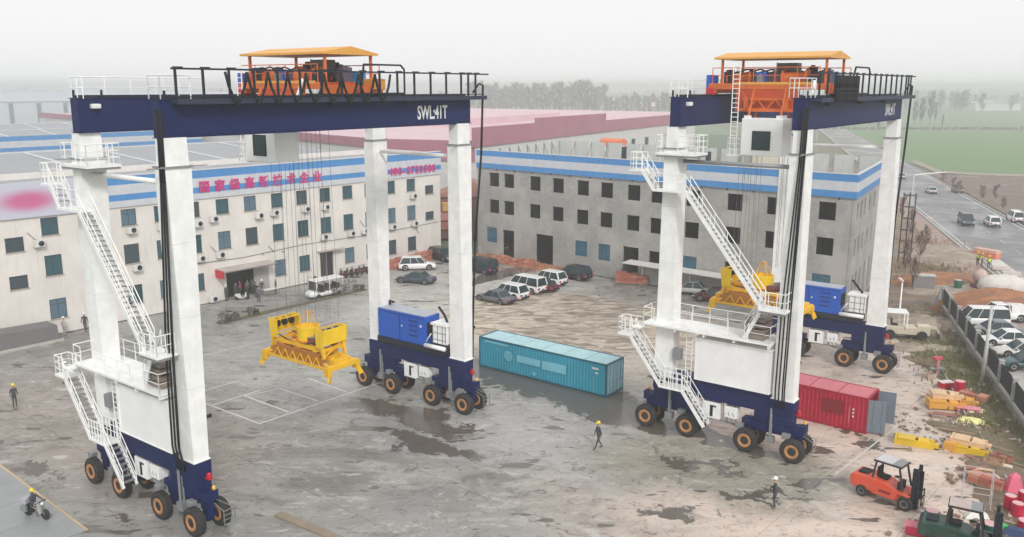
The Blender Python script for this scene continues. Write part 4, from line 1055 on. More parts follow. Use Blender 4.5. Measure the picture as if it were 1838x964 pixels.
# ---- factory shed behind the office
def shed(name, label, s0, s1, na, nb, eave, ridge, mroof, mwall, fascia=0, cat='factory building'):
    o_ = (e1[0] * s0 + n1[0] * na, e1[1] * s0 + n1[1] * na, 0)
    t = thing(name, label, cat, o_, T1)
    Lx, D = s1 - s0, nb - na
    part('wall', MB().box(0, 0, 0, Lx, D, eave - .3), mwall, t)
    nb_ = max(1, round(D / 32)); w = D / nb_
    for k in range(nb_):
        r = MB(); y0 = k * w
        r.hexa([(0, y0, eave - .3), (Lx, y0, eave - .3), (Lx, y0 + w / 2, eave - .3), (0, y0 + w / 2, eave - .3)], [(0, y0, eave), (Lx, y0, eave), (Lx, y0 + w / 2 - .01, ridge), (0, y0 + w / 2 - .01, ridge)])
        r.hexa([(0, y0 + w / 2, eave - .3), (Lx, y0 + w / 2, eave - .3), (Lx, y0 + w - .02, eave - .3), (0, y0 + w - .02, eave - .3)], [(0, y0 + w / 2, ridge), (Lx, y0 + w / 2, ridge), (Lx, y0 + w - .02, eave), (0, y0 + w - .02, eave)])
        ro = part('roof', r, mroof, t)
        x = 4
        while x < Lx - 2:
            a = MB(); a.bar((x, y0 + .3, eave + .06), (x, y0 + w / 2 - .2, ridge + .05), .5, .08); a.bar((x, y0 + w / 2 + .2, ridge + .05), (x, y0 + w - .3, eave + .06), .5, .08)
            part('skylight_strip', a, M_FWHITE, ro); x += 9
        g = MB(); g.bar((0, y0 + .02, eave + .06), (Lx, y0 + .02, eave + .06), .5, .1); g.bar((0, y0 + w / 2, ridge + .05), (Lx, y0 + w / 2, ridge + .05), .4, .12); part('gutter', g, M_FWHITE, ro)
    if fascia:
        for a, b, m in ((eave + 1.0 - .9, eave + 1.0, M_FBLUE), (eave - 1.1, eave + .1, M_FWHITE), (eave - 1.8, eave - 1.1, M_FBLUE), (eave - 3.0, eave - 1.8, paint('dull_wall', (.38, .38, .39), .8))):
            part('fascia_band', MB().box(-.05, -.3, a, Lx + .05, -.01, b), m, t)
    return t
shed('factory_shed', 'grey roofed factory shed with pale skylight strips directly behind the beige office', 4, 80, 94.5, 140, 12.9, 14.3, M_GREYROOF, M_SILL)
shed('factory_shed', 'second factory shed with blue and white fascia, behind the grey roofed one', 0, 104, 178, 240, 12.2, 13.6, M_GREYROOF, M_SILL, 1)
shed('factory_shed', 'pale blue roofed large factory shed farthest behind the beige office', -60, 240, 360, 560, 16.5, 20, M_PALEROOF, M_FWHITE)
tt = bpy.data.objects['factory_shed.002']
for k in range(30):
    p = MB().box(k * 10 + 2, -.4, 0, k * 10 + 3.4, -.01, 16); part('wall_strip', p, paint('strip_slate', (.20, .26, .29), .6), tt)
rb = thing('rooftop_sign', 'small pink and white striped sign on the factory roofs', 'sign', (*(-145.39, 287.72), 0), T1)
part('sign_panel', MB().box(-6, 0, 9, 8, .4, 12.3), paint('sign_white', (.6, .56, .58), .5), rb)
for z in (9.9, 11.4): part('sign_stripe', MB().box(-6.02, -.03, z, 8.02, 0, z + .7), paint('sign_pink', (.58, .12, .28), .5), rb)

# ---- pink factory farther back
M_PINKROOF = ribbed('pink_sheet_roof', (.64, .44, .48), R(-60), 2.0, .15, .5)
M_PINK = ribbed('pink_cladding', (.40, .16, .22), R(-61), 1.4, .2, .5)
M_PWHITE = paint('pale_wall', (.62, .61, .60), .7, wear=.15)
PF = thing('pink_factory', 'long factory with pink roof, stepped pink parapet and white walls', 'factory building', (-6, 141, 0))
poly = [(0, 0), (57, 105), (70, 180), (-70, 270), (-150, 150), (-39, 31), (-17, 6)]
part('wall', MB().prism(poly, 0, 13.0), M_PWHITE, PF)
part('roof', MB().prism(poly, 13.0, 13.5), M_PINKROOF, PF)
pd = math.atan2(81, 44)
def par(s0, s1, z0, z1):
    a = (math.cos(pd) * s0, math.sin(pd) * s0); b = (math.cos(pd) * s1, math.sin(pd) * s1); nx, ny = math.sin(pd) * .3, -math.cos(pd) * .3
    return MB().hexa([(a[0], a[1], z0), (a[0] + nx, a[1] + ny, z0), (b[0] + nx, b[1] + ny, z0), (b[0], b[1], z0)], [(a[0], a[1], z1), (a[0] + nx, a[1] + ny, z1), (b[0] + nx, b[1] + ny, z1), (b[0], b[1], z1)])
part('parapet', par(-1, 21, 13.0, 16.1), M_PINK, PF); part('parapet', par(21, 54, 13.1, 16.95), M_PINK, PF); part('parapet', par(54, 118, 13.1, 15.5), M_PINK, PF)
for (a, b) in (((-39, 31), (-17, 6)), ((-17, 6), (0, 0)), ((-150, 150), (-39, 31))):
    c = ((a[0] + b[0]) / 2, (a[1] + b[1]) / 2); an = math.atan2(b[1] - a[1], b[0] - a[0])
    part('roof_edge', MB().cbox(c[0], c[1], 13.2 - .9 * (b == (0, 0)), math.dist(a, b), .5, 1.5 + 1.8 * (b == (0, 0)), an), M_PINK, PF)
part('roof_step', MB().prism([(-60, 95), (-8, 60), (20, 120), (-50, 170)], 13.5, 15.0), M_PINKROOF, PF)
for k in range(3):
    w = MB(); x, y = math.cos(pd) * (62 + k * 9), math.sin(pd) * (62 + k * 9)
    w.cbox(x + .2, y - .1, 9.5, 1.4, .3, 2.4, pd); part('window', w, M_GREYGL, PF)
def rooftop_tank(px, py, lab, w):
    x, y = (px, py)
    t = thing('roof_canopy', lab, 'roof canopy', (x, y, 0), R(-41))
    b = MB()
    prof = [(-1.2, 0), (-1.0, .8), (-.4, 1.25), (.4, 1.25), (1.0, .8), (1.2, 0)]
    vs = [(-w / 2, a, 11.6 + c) for a, c in prof] + [(w / 2, a, 11.6 + c) for a, c in prof]; n = 6
    b.add(vs, [tuple(range(n)), tuple(range(2 * n - 1, n - 1, -1))] + [(i, n + i, n + (i + 1) % n, (i + 1) % n) for i in range(n)])
    part('cover', b, paint('orange_canvas', (.75, .19, .08), .6), t)
    for a in (-w / 2 + .3, w / 2 - .3):
        for c in (-1, 1): part('post', MB().box(a - .06, c - .06, 0, a + .06, c + .06, 11.6), M_GREY, t)
    return t
rooftop_tank(*(1.15, 175.08), 'orange rounded canopy behind the grey building, beside a red sign', 4.6)
rooftop_tank(*(19.29, 167.55), 'long flat orange canopy behind the grey building parapet', 5.0)
t = thing('red_sign', 'red sign with pale marks at the pink factory wall', 'sign', (*(-2.38, 158.56), 0), R(20))
part('panel', MB().box(-2.6, 0, 10.9, 2.6, .2, 12.2), M_RED, t)
for k in range(7): part('mark', MB().box(-2.3 + k * .6, -.02, 11.5, -1.9 + k * .6, 0, 12.1), M_LAMPW, t)
for x in (-2.4, 2.4): part('post', MB().box(x - .08, .02, 0, x + .08, .16, 10.9), M_GREY, t)
t = thing('highway_sign', 'red roadside sign with white characters far beyond the pink factory', 'sign', (*(122.63, 726.92), 0), R(2))
part('panel', MB().box(-11, 0, 5.5, 11, .6, 11), paint('sign_red', (.62, .05, .10), .5), t)
for k in range(3): part('mark', MB().box(-8.5 + k * 6.5, -.05, 6.6, -4.8 + k * 6.5, 0, 10), M_LAMPW, t)
for x in (-10, 10): part('post', MB().box(x - .2, .1, 0, x + .2, .5, 5.5), M_GREY, t)

# ---- grey unfinished building
T2 = -.7156; e2 = (math.cos(T2), math.sin(T2)); n2 = (-e2[1], e2[0]); SB = -80.0
b2o = (e2[0] * SB + n2[0] * 84.94, e2[1] * SB + n2[1] * 84.94, 0)
B2 = thing('unfinished_building', 'bare grey block building with empty window openings and new blue striped fascia', 'building', b2o, T2)
LEN2 = -29.85 - SB; H2 = 12.0
op = []
for c in (-77.0, -74.4, -70.0, -66.3, -62.5, -59.0, -55.2, -52.0, -47.5, -42.5, -38.0, -32.55):
    for a, b in ((9.6, 11.4), (6.05, 7.85)): op.append((c - .88 - SB, c + .88 - SB, a, b))
g1 = [(-78.3, -76.5, 2.1, 4.1, 1), (-75.5, -73.5, 0, 4.0, 0), (-69.8, -67.0, .2, 4.1, 0), (-63.5, -61.7, 2.1, 4.0, 1), (-60.0, -58.3, 2.0, 4.0, 1), (-56.5, -54.3, 0, 4.1, 0), (-52.9, -51.3, 2.2, 4.0, 0), (-48.4, -46.7, 2.3, 4.0, 1), (-43.3, -41.6, 2.1, 4.0, 0), (-33.6, -31.7, 2.3, 4.1, 1)]
for a, b, z0, z1, gl in g1: op.append((a - SB, b - SB, z0, z1))
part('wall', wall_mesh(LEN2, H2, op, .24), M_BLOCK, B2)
for a, b, z0, z1, gl in g1:
    if gl: window(B2, a - SB, b - SB, z0, z1, y=.1, glass=paint('blue_window_glass', (.03, .13, .20), .15, streak=False), mull=2, sill=False)
# end wall at 60 degrees and the rest of the outline, in local coordinates
ea = R(60.5) - T2; ED = 24.5
ex_, ey_ = math.cos(ea) * ED, math.sin(ea) * ED
ewall = wall_mesh(ED, H2, [(x - .62, x + .62, a, b) for x in (2.0, 4.4, 7.0, 10.5, 14.0) for a, b in ((9.5, 11.3), (5.9, 7.7), (.4, 4.0))], .24)
eo = part('end_wall', ewall, M_BLOCK, B2); eo.location = (LEN2, 0, 0); eo.rotation_euler = (0, 0, ea)
quad2 = [(.01, .25), (LEN2 - .3, .25), (LEN2 + ex_ - .3, ey_), (ex_, ey_)]
for z in (4.3, 8.1, 11.7): part('floor_slab', MB().prism([(x + .05, y) for x, y in quad2], z, z + .25), M_SILL, B2)
bw = MB(); bw.cbox(LEN2 / 2 + ex_, ey_ + .1, 6, LEN2, .24, 12); part('back_wall', bw, M_BLOCK, B2)
bw = MB(); bw.bar((.1, .3, 6), (ex_ + .1, ey_, 6), .24, 12); part('side_wall', bw, M_BLOCK, B2)
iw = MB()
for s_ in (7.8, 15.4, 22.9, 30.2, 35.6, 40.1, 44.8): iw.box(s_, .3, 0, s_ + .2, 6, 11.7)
iw.box(.4, 6, 0, LEN2 - 2.2, 6.2, 11.7); part('inner_wall', iw, plain('inside_shade', (.07, .065, .06), .95), B2)  # near-black colour stands for the unlit rooms behind the openings
def fas(p, q_, a, b, m, off=.14):
    p, q_ = Vector((*p, 0)), Vector((*q_, 0)); d = (q_ - p).normalized(); nn = Vector((d.y, -d.x, 0)) * off
    p -= d * .02; q_ += d * .14
    return part('fascia_band', MB().hexa([(*(p + nn).xy, a), (*(q_ + nn).xy, a), (*q_.xy, a), (*p.xy, a)], [(*(p + nn).xy, b), (*(q_ + nn).xy, b), (*q_.xy, b), (*p.xy, b)]), m, B2)
for (p, q_) in (((0, 0), (LEN2, 0)), ((LEN2, 0), (LEN2 + ex_, ey_))):
    for k, (a, b, m) in enumerate(((13.55, 14.25, M_FBLUE), (12.62, 13.55, M_FWHITE), (11.95, 12.62, M_FBLUE))): fas(p, q_, a, b, m, .18 + .004 * (k % 2))
br = MB()
for k in range(17): br.box(k * 3 + .5, -.1, 11.75, k * 3 + .62, .1, 11.95)
part('fascia_bracket', br, M_DARK, B2)
edge = MB(); edge.bar((-.1, -.05, 14.29), (LEN2 + .15, -.05, 14.29), .3, .08); edge.bar((LEN2 + .05, -.05, 14.30), (LEN2 + ex_, ey_, 14.30), .3, .08); part('coping', edge, M_FWHITE, B2)
# panels seen from inside on the far and left sides of the roof, with dark struts
M_PANEL = paint('panel_inside', (.50, .52, .50), .6, wear=.2)
def inner(p, q_, n, z1):
    for k in range(n):
        a = Vector(p).lerp(Vector(q_), k / n); b = Vector(p).lerp(Vector(q_), (k + 1) / n - .012)
        part('parapet_panel', MB().bar((a.x, a.y, (11.95 + z1) / 2), (b.x, b.y, (11.95 + z1) / 2), .1, z1 - 11.95), M_PANEL, B2)
        s_ = MB(); d = (Vector(q_) - Vector(p)).normalized(); nn = Vector((d.y, -d.x))
        s_.bar((a.x, a.y, 11.95), (a.x, a.y, z1), .12); s_.bar((a.x + nn.x * 1.0, a.y + nn.y * 1.0, 12), (a.x, a.y, z1 - .1), .08); part('strut', s_, M_GREY, B2)
inner((.2, .3), (ex_ + .1, ey_ - .1), 9, 14.2); inner((ex_ + .1, ey_ - .15), (LEN2 + ex_ - .4, ey_ - .15), 16, 14.3)
for x in (.28, .55):
    b_ = MB(); X = ex_ + LEN2 * x; b_.box(X - .3, ey_ - 3, 11.95, X + .3, ey_ - 2.6, 14.0); part('roof_door', b_, M_DARK, B2)
ct = MB(); ct.box(ex_ + 33, ey_ - 1, 11.95, ex_ + 39.5, ey_ + 3, 15.2); part('roof_cabin', ct, paint('beige_cabin', (.60, .56, .46), .7, wear=.15), B2)
part('cabin_roof', MB().box(ex_ + 32.7, ey_ - 1.3, 15.2, ex_ + 39.8, ey_ + 3.3, 15.6), M_GREY, B2)
# carport along its front
cpo = thing('carport', 'long white flat carport roof along the grey building, cars parked beneath', 'carport', (e2[0] * -55.3 + n2[0] * 83.1, e2[1] * -55.3 + n2[1] * 83.1, 0), T2)
part('roof', MB().hexa([(0, 0, 2.45), (24.5, 0, 2.45), (24.5, 1.7, 2.6), (0, 1.7, 2.6)], [(0, 0, 2.56), (24.5, 0, 2.56), (24.5, 1.7, 2.68), (0, 1.7, 2.68)]), paint('carport_white', (.70, .69, .66), .6), cpo)
for x in (1.8, 8, 14, 20, 24.2): part('post', MB().box(x - .05, 1.5, 0, x + .05, 1.6, 2.58), M_WHITE, cpo)
for x in (1.8, 8, 14, 20, 24.2): part('bracket', MB().bar((x, 1.5, 1.9), (x, .3, 2.44), .06), M_WHITE, cpo)
dp = thing('white_pole', 'thin white pole standing against the grey building beside the carport end', 'pole', (*(13.76, 107.89), 0)); part('shaft', MB().tube((0, 0, 0), (0, 0, 5.6), .12, 8), M_WHITE, dp)
# storage shed with red and orange bundles in the gap between the two buildings
gp = thing('storage_house', 'small brown brick house with stacked red and yellow goods in the gap between buildings', 'building', (-9.5, 131, 0), R(5))
part('wall', MB().box(-2, 0, 0, 9, 6, 6.2), paint('brick_brown', (.22, .10, .08), .9), gp)
part('roof', MB().sideprism([(-2.5, 6.2), (3.5, 8.4), (9.5, 6.2)], -.4, 6.4), paint('roof_redbrown', (.33, .17, .13), .8), gp)
for k in range(4): part('bundle', MB().cbox(-.5 + k * .4, -1.2 - k * .1, .7 + k * 1.4, 5.5 - k * .6, 1.4, 1.2, .05 * k), [paint('goods_dark', (.12, .05, .05), .9), None, paint('goods_pink', (.48, .22, .2), .9), paint('goods_yellow', (.60, .34, .10), .9)][k] if k != 1 else paint('goods_red', (.36, .13, .11), .9), gp)

# ---- far things: sheds, frame, trees in the haze
def far_shed(px, py, w, h, d, lab, c=(.55, .57, .6)):
    t = thing('far_shed', lab, 'shed', (px, py, 0), R(4))
    part('wall', MB().box(-w / 2, 0, 0, w / 2, d, h), paint('far_wall_%02d' % int(c[0] * 100), c, .7), t)
    part('roof', MB().sideprism([(-w / 2 - .5, h), (-w / 2 - .5, h + .4), (0, h + 2.6), (w / 2 + .5, h + .4), (w / 2 + .5, h)], -.5, d + .5), M_PALEROOF, t)
far_shed(*(475.03, 865.13), 46, 7, 22, 'wide white shed far off in the haze beyond the green fields', (.62, .62, .64))
far_shed(*(387.10, 1022.28), 30, 6, 18, 'low shed in the haze behind the trolley cables')
far_shed(*(119.18, 1043.21), 36, 7, 18, 'low pale shed in the haze between the two cranes', (.6, .62, .6))
t = thing('far_gantry', 'small red gantry frame far off in the haze beyond the fields', 'gantry frame', (*(481.79, 959.36), 0), R(10))
for x in (-5, 5): part('leg', MB().bar((x - (3 if x < 0 else -3), 0, 0), (x, 0, 16), .8), paint('faded_red', (.50, .12, .12), .7), t); 
part('beam', MB().box(-7, -.4, 16, 7, .4, 17.2), paint('faded_red', (.5, .12, .12), .7), t)

# bare winter trees: trunk, limbs and a haze of twigs
M_BARK = plain('bark', (.30, .285, .27), .9)
M_TWIG = plain('twig', (.42, .42, .42), .9)  # bark and twig colours paled to carry part of the distance haze
M_REDTWIG = plain('red_twig', (.30, .19, .16), .9)
def tree_meshes(seed, h, spread, ntw, col_, dense=1.0):
    r = random.Random(seed)
    tr = MB(); tr.tube((0, 0, 0), (r.uniform(-.02, .02) * h, 0, h * .45), h * .018, 7, h * .012); tr.tube((0, 0, h * .44), (r.uniform(-.03, .03) * h, 0, h * .92), h * .012, 6, h * .003)
    limbs = []
    for k in range(26):
        z = h * (.18 + .66 * k / 26); a = r.uniform(0, 2 * PI); ln_ = h * spread * (.95 - .65 * abs(k / 26 - .35)) * r.uniform(.7, 1.1)
        p = Vector((0, 0, z)); q_ = p + Vector((math.cos(a) * ln_ * .55, math.sin(a) * ln_ * .55, ln_ * .9)); tr.tube(p, q_, h * .006, 4, h * .002); limbs.append((p, q_))
    cr = MB()
    for k in range(ntw):
        p, q_ = r.choice(limbs); f = r.uniform(.2, 1.1); c = p.lerp(q_, f)
        a = r.uniform(0, 2 * PI); l2 = h * r.uniform(.04, .11)
        e = c + Vector((math.cos(a) * l2 * .6, math.sin(a) * l2 * .6, l2 * r.uniform(.5, 1.0)))
        w = h * .0022 * dense; s_ = Vector((math.sin(a) * w, -math.cos(a) * w, 0))
        cr.add([c - s_, c + s_, e + s_ * .3, e - s_ * .3], [(0, 1, 2, 3)])
        cr.add([c - Vector((0, 0, w)), c + Vector((0, 0, w)), e], [(0, 1, 2)])
    return tr.mesh('trunk', M_BARK), cr.mesh('crown', col_)
TREES = [tree_meshes(k, 1.0, (.20, .26, .16)[k % 3], 1500, M_TWIG, 2.0) for k in range(4)]
def tree(x, y, h, k, lab, grp, w=1.0, meshes=None, name='bare_tree'):
    t = thing(name, lab, 'tree', (x, y, 0), rnd.uniform(0, 6), grp)
    m_ = (meshes or TREES)[k % len(meshes or TREES)]
    for nm, me in zip(('trunk', 'crown'), m_):
        o_ = part(nm, me, None, t); o_.scale = (h * w, h * w, h)
    return t
r3 = random.Random(5)
LAB_ROW = 'tall bare grey tree in the hazy row on the skyline'
x = 846
i = 0
while x < 1205:
    dpx = r3.uniform(5, 9); d = r3.uniform(640, 760)
    big = 26.5 if x < 1078 else 18
    if 1078 < x < 1110: big = 17
    tree((x - 919) / 1562 * d * 1.0, d * .98, big * r3.uniform(.85, 1.08), i, LAB_ROW, 'bare trees along the skyline', 1.5); x += dpx; i += 1
for px, py, h in ((1066, 193, 7), (960, 196, 6), (1640, 226, 16), (1652, 225, 18), (1668, 226, 22), (1676, 224, 15), (1690, 232, 9)):
    g = [(89.35, 962.03), (23.40, 895.21), (230.68, 505.55), (237.75, 512.59), (239.47, 505.21), (248.90, 519.68), (227.43, 465.76)][[1066, 960, 1640, 1652, 1668, 1676, 1690].index(px)]
    tree(*g, h, px, 'lone bare tree in the hazy green fields', 'lone bare trees in the fields')
for k in range(34):
    d = r3.uniform(750, 1000); px = r3.choice([r3.uniform(1210, 1330), r3.uniform(1500, 1838), r3.uniform(1560, 1838)])
    tree((px - 919) / 1562 * d, d * .98, r3.uniform(14, 22), k, LAB_ROW, 'bare trees along the skyline', 1.6)
for k in range(30):
    d = r3.uniform(700, 900); px = r3.uniform(-20, 840)
    tree((px - 919) / 1562 * d, d * .98, r3.uniform(15, 21), k, LAB_ROW, 'bare trees along the skyline', 1.6)
def wood_strip(name, d, x0, x1, hmin, hmax, step, seed):
    r = random.Random(seed); b = MB(); x = x0
    while x < x1:
        h = hmin + (hmax - hmin) * (.5 + .5 * math.sin(x * .013 + seed)) * r.uniform(.6, 1)
        w = step * r.uniform(.9, 1.7); y = d + r.uniform(-60, 60)
        for q in range(5):
            a = r.uniform(0, PI); xx, yy = x + r.uniform(-w, w), y + r.uniform(-w, w)
            hh = h * r.uniform(.6, 1); dx, dy = math.cos(a) * w * .45, math.sin(a) * w * .45
            b.add([(xx - dx, yy - dy, 0), (xx + dx, yy + dy, 0), (xx + dx * .8, yy + dy * .8, hh * .75), (xx, yy, hh), (xx - dx * .8, yy - dy * .8, hh * .7)], [(0, 1, 2, 3, 4)])
        x += step
    structure(name, b, plain('wood_grey', (.34, .35, .35), .95), False, 'stuff')  # grey lightened so the colour carries part of the haze
wood_strip('woods', 1250, -1100, 1400, 10, 24, 11, 1)
wood_strip('woods', 1900, -1700, 2000, 14, 28, 16, 2)
hd = MB(); r = random.Random(3)
for k in range(420):
    f = k / 420; a = Vector((128, 484)).lerp(Vector((620, 484)), f)
    w = r.uniform(.6, 1.8); xx, yy = a.x + r.uniform(-1, 1), a.y + r.uniform(-1, 1)
    hd.cbox(xx, yy, .4, w, w * .7, r.uniform(.7, 1.8), r.uniform(0, 3))
structure('field_bank', hd, M_SCRUB, False, 'stuff')
# reddish scrub trees beside the grey building's end and beside the road
RT = [tree_meshes(40 + k, 1.0, .26, 1300, M_REDTWIG, 1.3) for k in range(2)]
for k, (px, py) in enumerate(((46.95, 101.43), (53.23, 111.49), (45.32, 95.62), (57.60, 119.33), (59.46, 128.34), (65.41, 144.59))):
    tree(px, py, (5, 4.5, 4, 4, 5, 5)[k], k, 'reddish bare shrub tree between the grey building end and the road', 'reddish shrub trees by the road', 1.1, RT, 'shrub_tree')
for k, (px, py) in enumerate(((101.06, 203.85), (96.47, 187.43), (93.88, 173.38), (95.72, 171.64), (90.42, 159.03), (172.49, 399.26), (186.81, 449.44), (199.92, 492.66), (210.93, 536.94), (98.90, 194.75))):
    tree(px, py, (3.5, 3, 3.5, 4, 3, 7, 6, 7, 8, 3)[k], k, 'low reddish bush on the far side of the road', 'bushes beyond the road', 1.6, RT, 'roadside_bush')

# ------------------------------------------------------------------ shipping containers
def corrugated(x0, x1, z0, z1, y, out, period=.28, d=.036, axis='x'):
    """trapezoid corrugated sheet facing -y (out=-1) or +y (out=1)"""
    b = MB(); n = int(round((x1 - x0) / period)); p = (x1 - x0) / n; pts = []
    for k in range(n):
        s = x0 + k * p; pts += [(s, 0), (s + p * .25, 0), (s + p * .4, -d), (s + p * .85, -d)]
    pts.append((x1, 0))
    for (a, da), (c, dc) in zip(pts, pts[1:]):
        if axis == 'x': b.quad((a, y + da * out, z0), (c, y + dc * out, z0), (c, y + dc * out, z1), (a, y + da * out, z1))
        else: b.quad((y + da * out, a, z0), (y + dc * out, c, z0), (y + dc * out, c, z1), (y + da * out, a, z1))
    return b
def container(name, label, loc, rz, Lc, m, mroof, mframe, mdoor, open_door=False, Hc=2.55):
    t = thing(name, label, 'container', (*loc, 0), rz)
    W = 2.44
    fr = MB()
    for y in (0, W - .1):
        fr.box(0, y, .02, Lc, y + .1, .17); fr.box(0, y, Hc - .1, Lc, y + .1, Hc)
    for x in (0, Lc - .12):
        fr.box(x, .1, .02, x + .12, W - .1, .17); fr.box(x, .1, Hc - .12, x + .12, W - .1, Hc)
        for y in (0, W - .12): fr.box(x - .003, y - .003, 0, x + .123, y + .123, Hc + .01)
    fr.box(.1, .1, .05, Lc - .1, W - .1, .15)
    part('frame', fr, mframe, t)
    part('side_panel', corrugated(.12, Lc - .12, .17, Hc - .1, .015, -1), m, t)
    part('side_panel', corrugated(.12, Lc - .12, .17, Hc - .1, W - .015, 1), m, t)
    part('front_panel', corrugated(.12, W - .12, .17, Hc - .12, .02, -1, axis='y'), m, t)
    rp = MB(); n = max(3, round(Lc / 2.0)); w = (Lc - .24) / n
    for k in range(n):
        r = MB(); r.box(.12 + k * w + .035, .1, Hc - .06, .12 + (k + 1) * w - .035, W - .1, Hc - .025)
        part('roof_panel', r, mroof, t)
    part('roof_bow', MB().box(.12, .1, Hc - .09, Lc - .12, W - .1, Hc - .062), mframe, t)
    for k in range(2):
        hinge = (Lc, .06 if k == 0 else W - .06)
        wd = W / 2 - .08
        d = MB(); d.box(-.03, 0, .18, .03, wd, Hc - .12)
        for z in (.5, 1.1, 1.7): d.box(.03, .05, z, .045, wd - .05, z + .35)
        o = part('door', d, mdoor, t); o.location = (hinge[0] - .04, hinge[1], 0)
        ang = 0
        if k == 1: o.scale = (1, -1, 1)
        if open_door: ang = R(-72) if k == 0 else R(100)
        o.rotation_euler = (0, 0, ang)
        for q in (.35, .8):
            rod = MB(); rod.tube((.06, wd * q, .2), (.06, wd * q, Hc - .14), .022, 6); rod.box(.05, wd * q - .12, 1.0, .08, wd * q + .12, 1.06)
            part('lock_rod', rod, M_GREY, o)
    return t
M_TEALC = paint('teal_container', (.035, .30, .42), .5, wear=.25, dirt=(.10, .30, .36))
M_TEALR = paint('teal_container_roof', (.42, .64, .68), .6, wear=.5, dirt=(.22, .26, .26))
M_TEALP = paint('teal_print_faded', (.20, .52, .62), .5, streak=False)
M_TDOOR = paint('teal_door', (.22, .42, .50), .5)
kyaw = -.6574
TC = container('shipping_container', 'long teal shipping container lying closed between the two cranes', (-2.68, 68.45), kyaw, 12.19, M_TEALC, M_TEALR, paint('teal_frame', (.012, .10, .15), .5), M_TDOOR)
def flat(name, parent, x0, z0, x1, z1, m, y=-.03): return part(name, MB().box(x0, y - .003, z0, x1, y + .003, z1), m, parent)
lg = MB(); lg.lathe([(.42, -.004), (.42, .004)], (3.05, -.03, 1.45), 'y', 20); lgo = part('round_logo', lg, M_TEALP, TC)
lg2 = MB()
for k in range(3): lg2.bar((2.75, -.037, 1.25 + k * .2), (3.35, -.037, 1.25 + k * .2), .05)
part('logo_bar', lg2, M_TEALC, TC, kind='stuff')
flat('faded_name', TC, 3.9, 1.15, 6.2, 1.72, M_TEALP); flat('faded_name', TC, 6.35, 1.05, 8.6, 1.75, M_TEALP)
flat('number_mark', TC, .6, 2.2, 3.0, 2.36, M_TEALP); flat('number_mark', TC, 10.9, 2.0, 11.5, 2.15, M_LAMPW); flat('number_mark', TC, 11.2, 1.7, 11.5, 1.8, M_LAMPW)
part('small_logo', MB().lathe([(.16, -.004), (.16, .004)], (5.6, -.03, .5), 'y', 14), M_TEALP, TC)
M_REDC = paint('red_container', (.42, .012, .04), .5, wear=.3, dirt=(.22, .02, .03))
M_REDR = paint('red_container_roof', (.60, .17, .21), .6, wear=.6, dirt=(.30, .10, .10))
ry = -.66; rl = 6.06
rx0 = (23.44 - rl * math.cos(ry), 54.15 - rl * math.sin(ry))
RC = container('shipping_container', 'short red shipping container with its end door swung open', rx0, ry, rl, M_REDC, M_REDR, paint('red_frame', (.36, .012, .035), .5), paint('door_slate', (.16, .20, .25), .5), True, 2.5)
flat('dark_patch', RC, 3.1, 1.0, 4.5, 1.95, paint('patch_maroon', (.22, .008, .02), .6))
for k in range(3): flat('number_mark', RC, 5.1, 1.5 - k * .25, 5.2, 1.62 - k * .25, M_LAMPW)
flat('number_mark', RC, 4.85, .55, 4.9, 1.7, paint('faded_mark', (.6, .2, .22), .6))

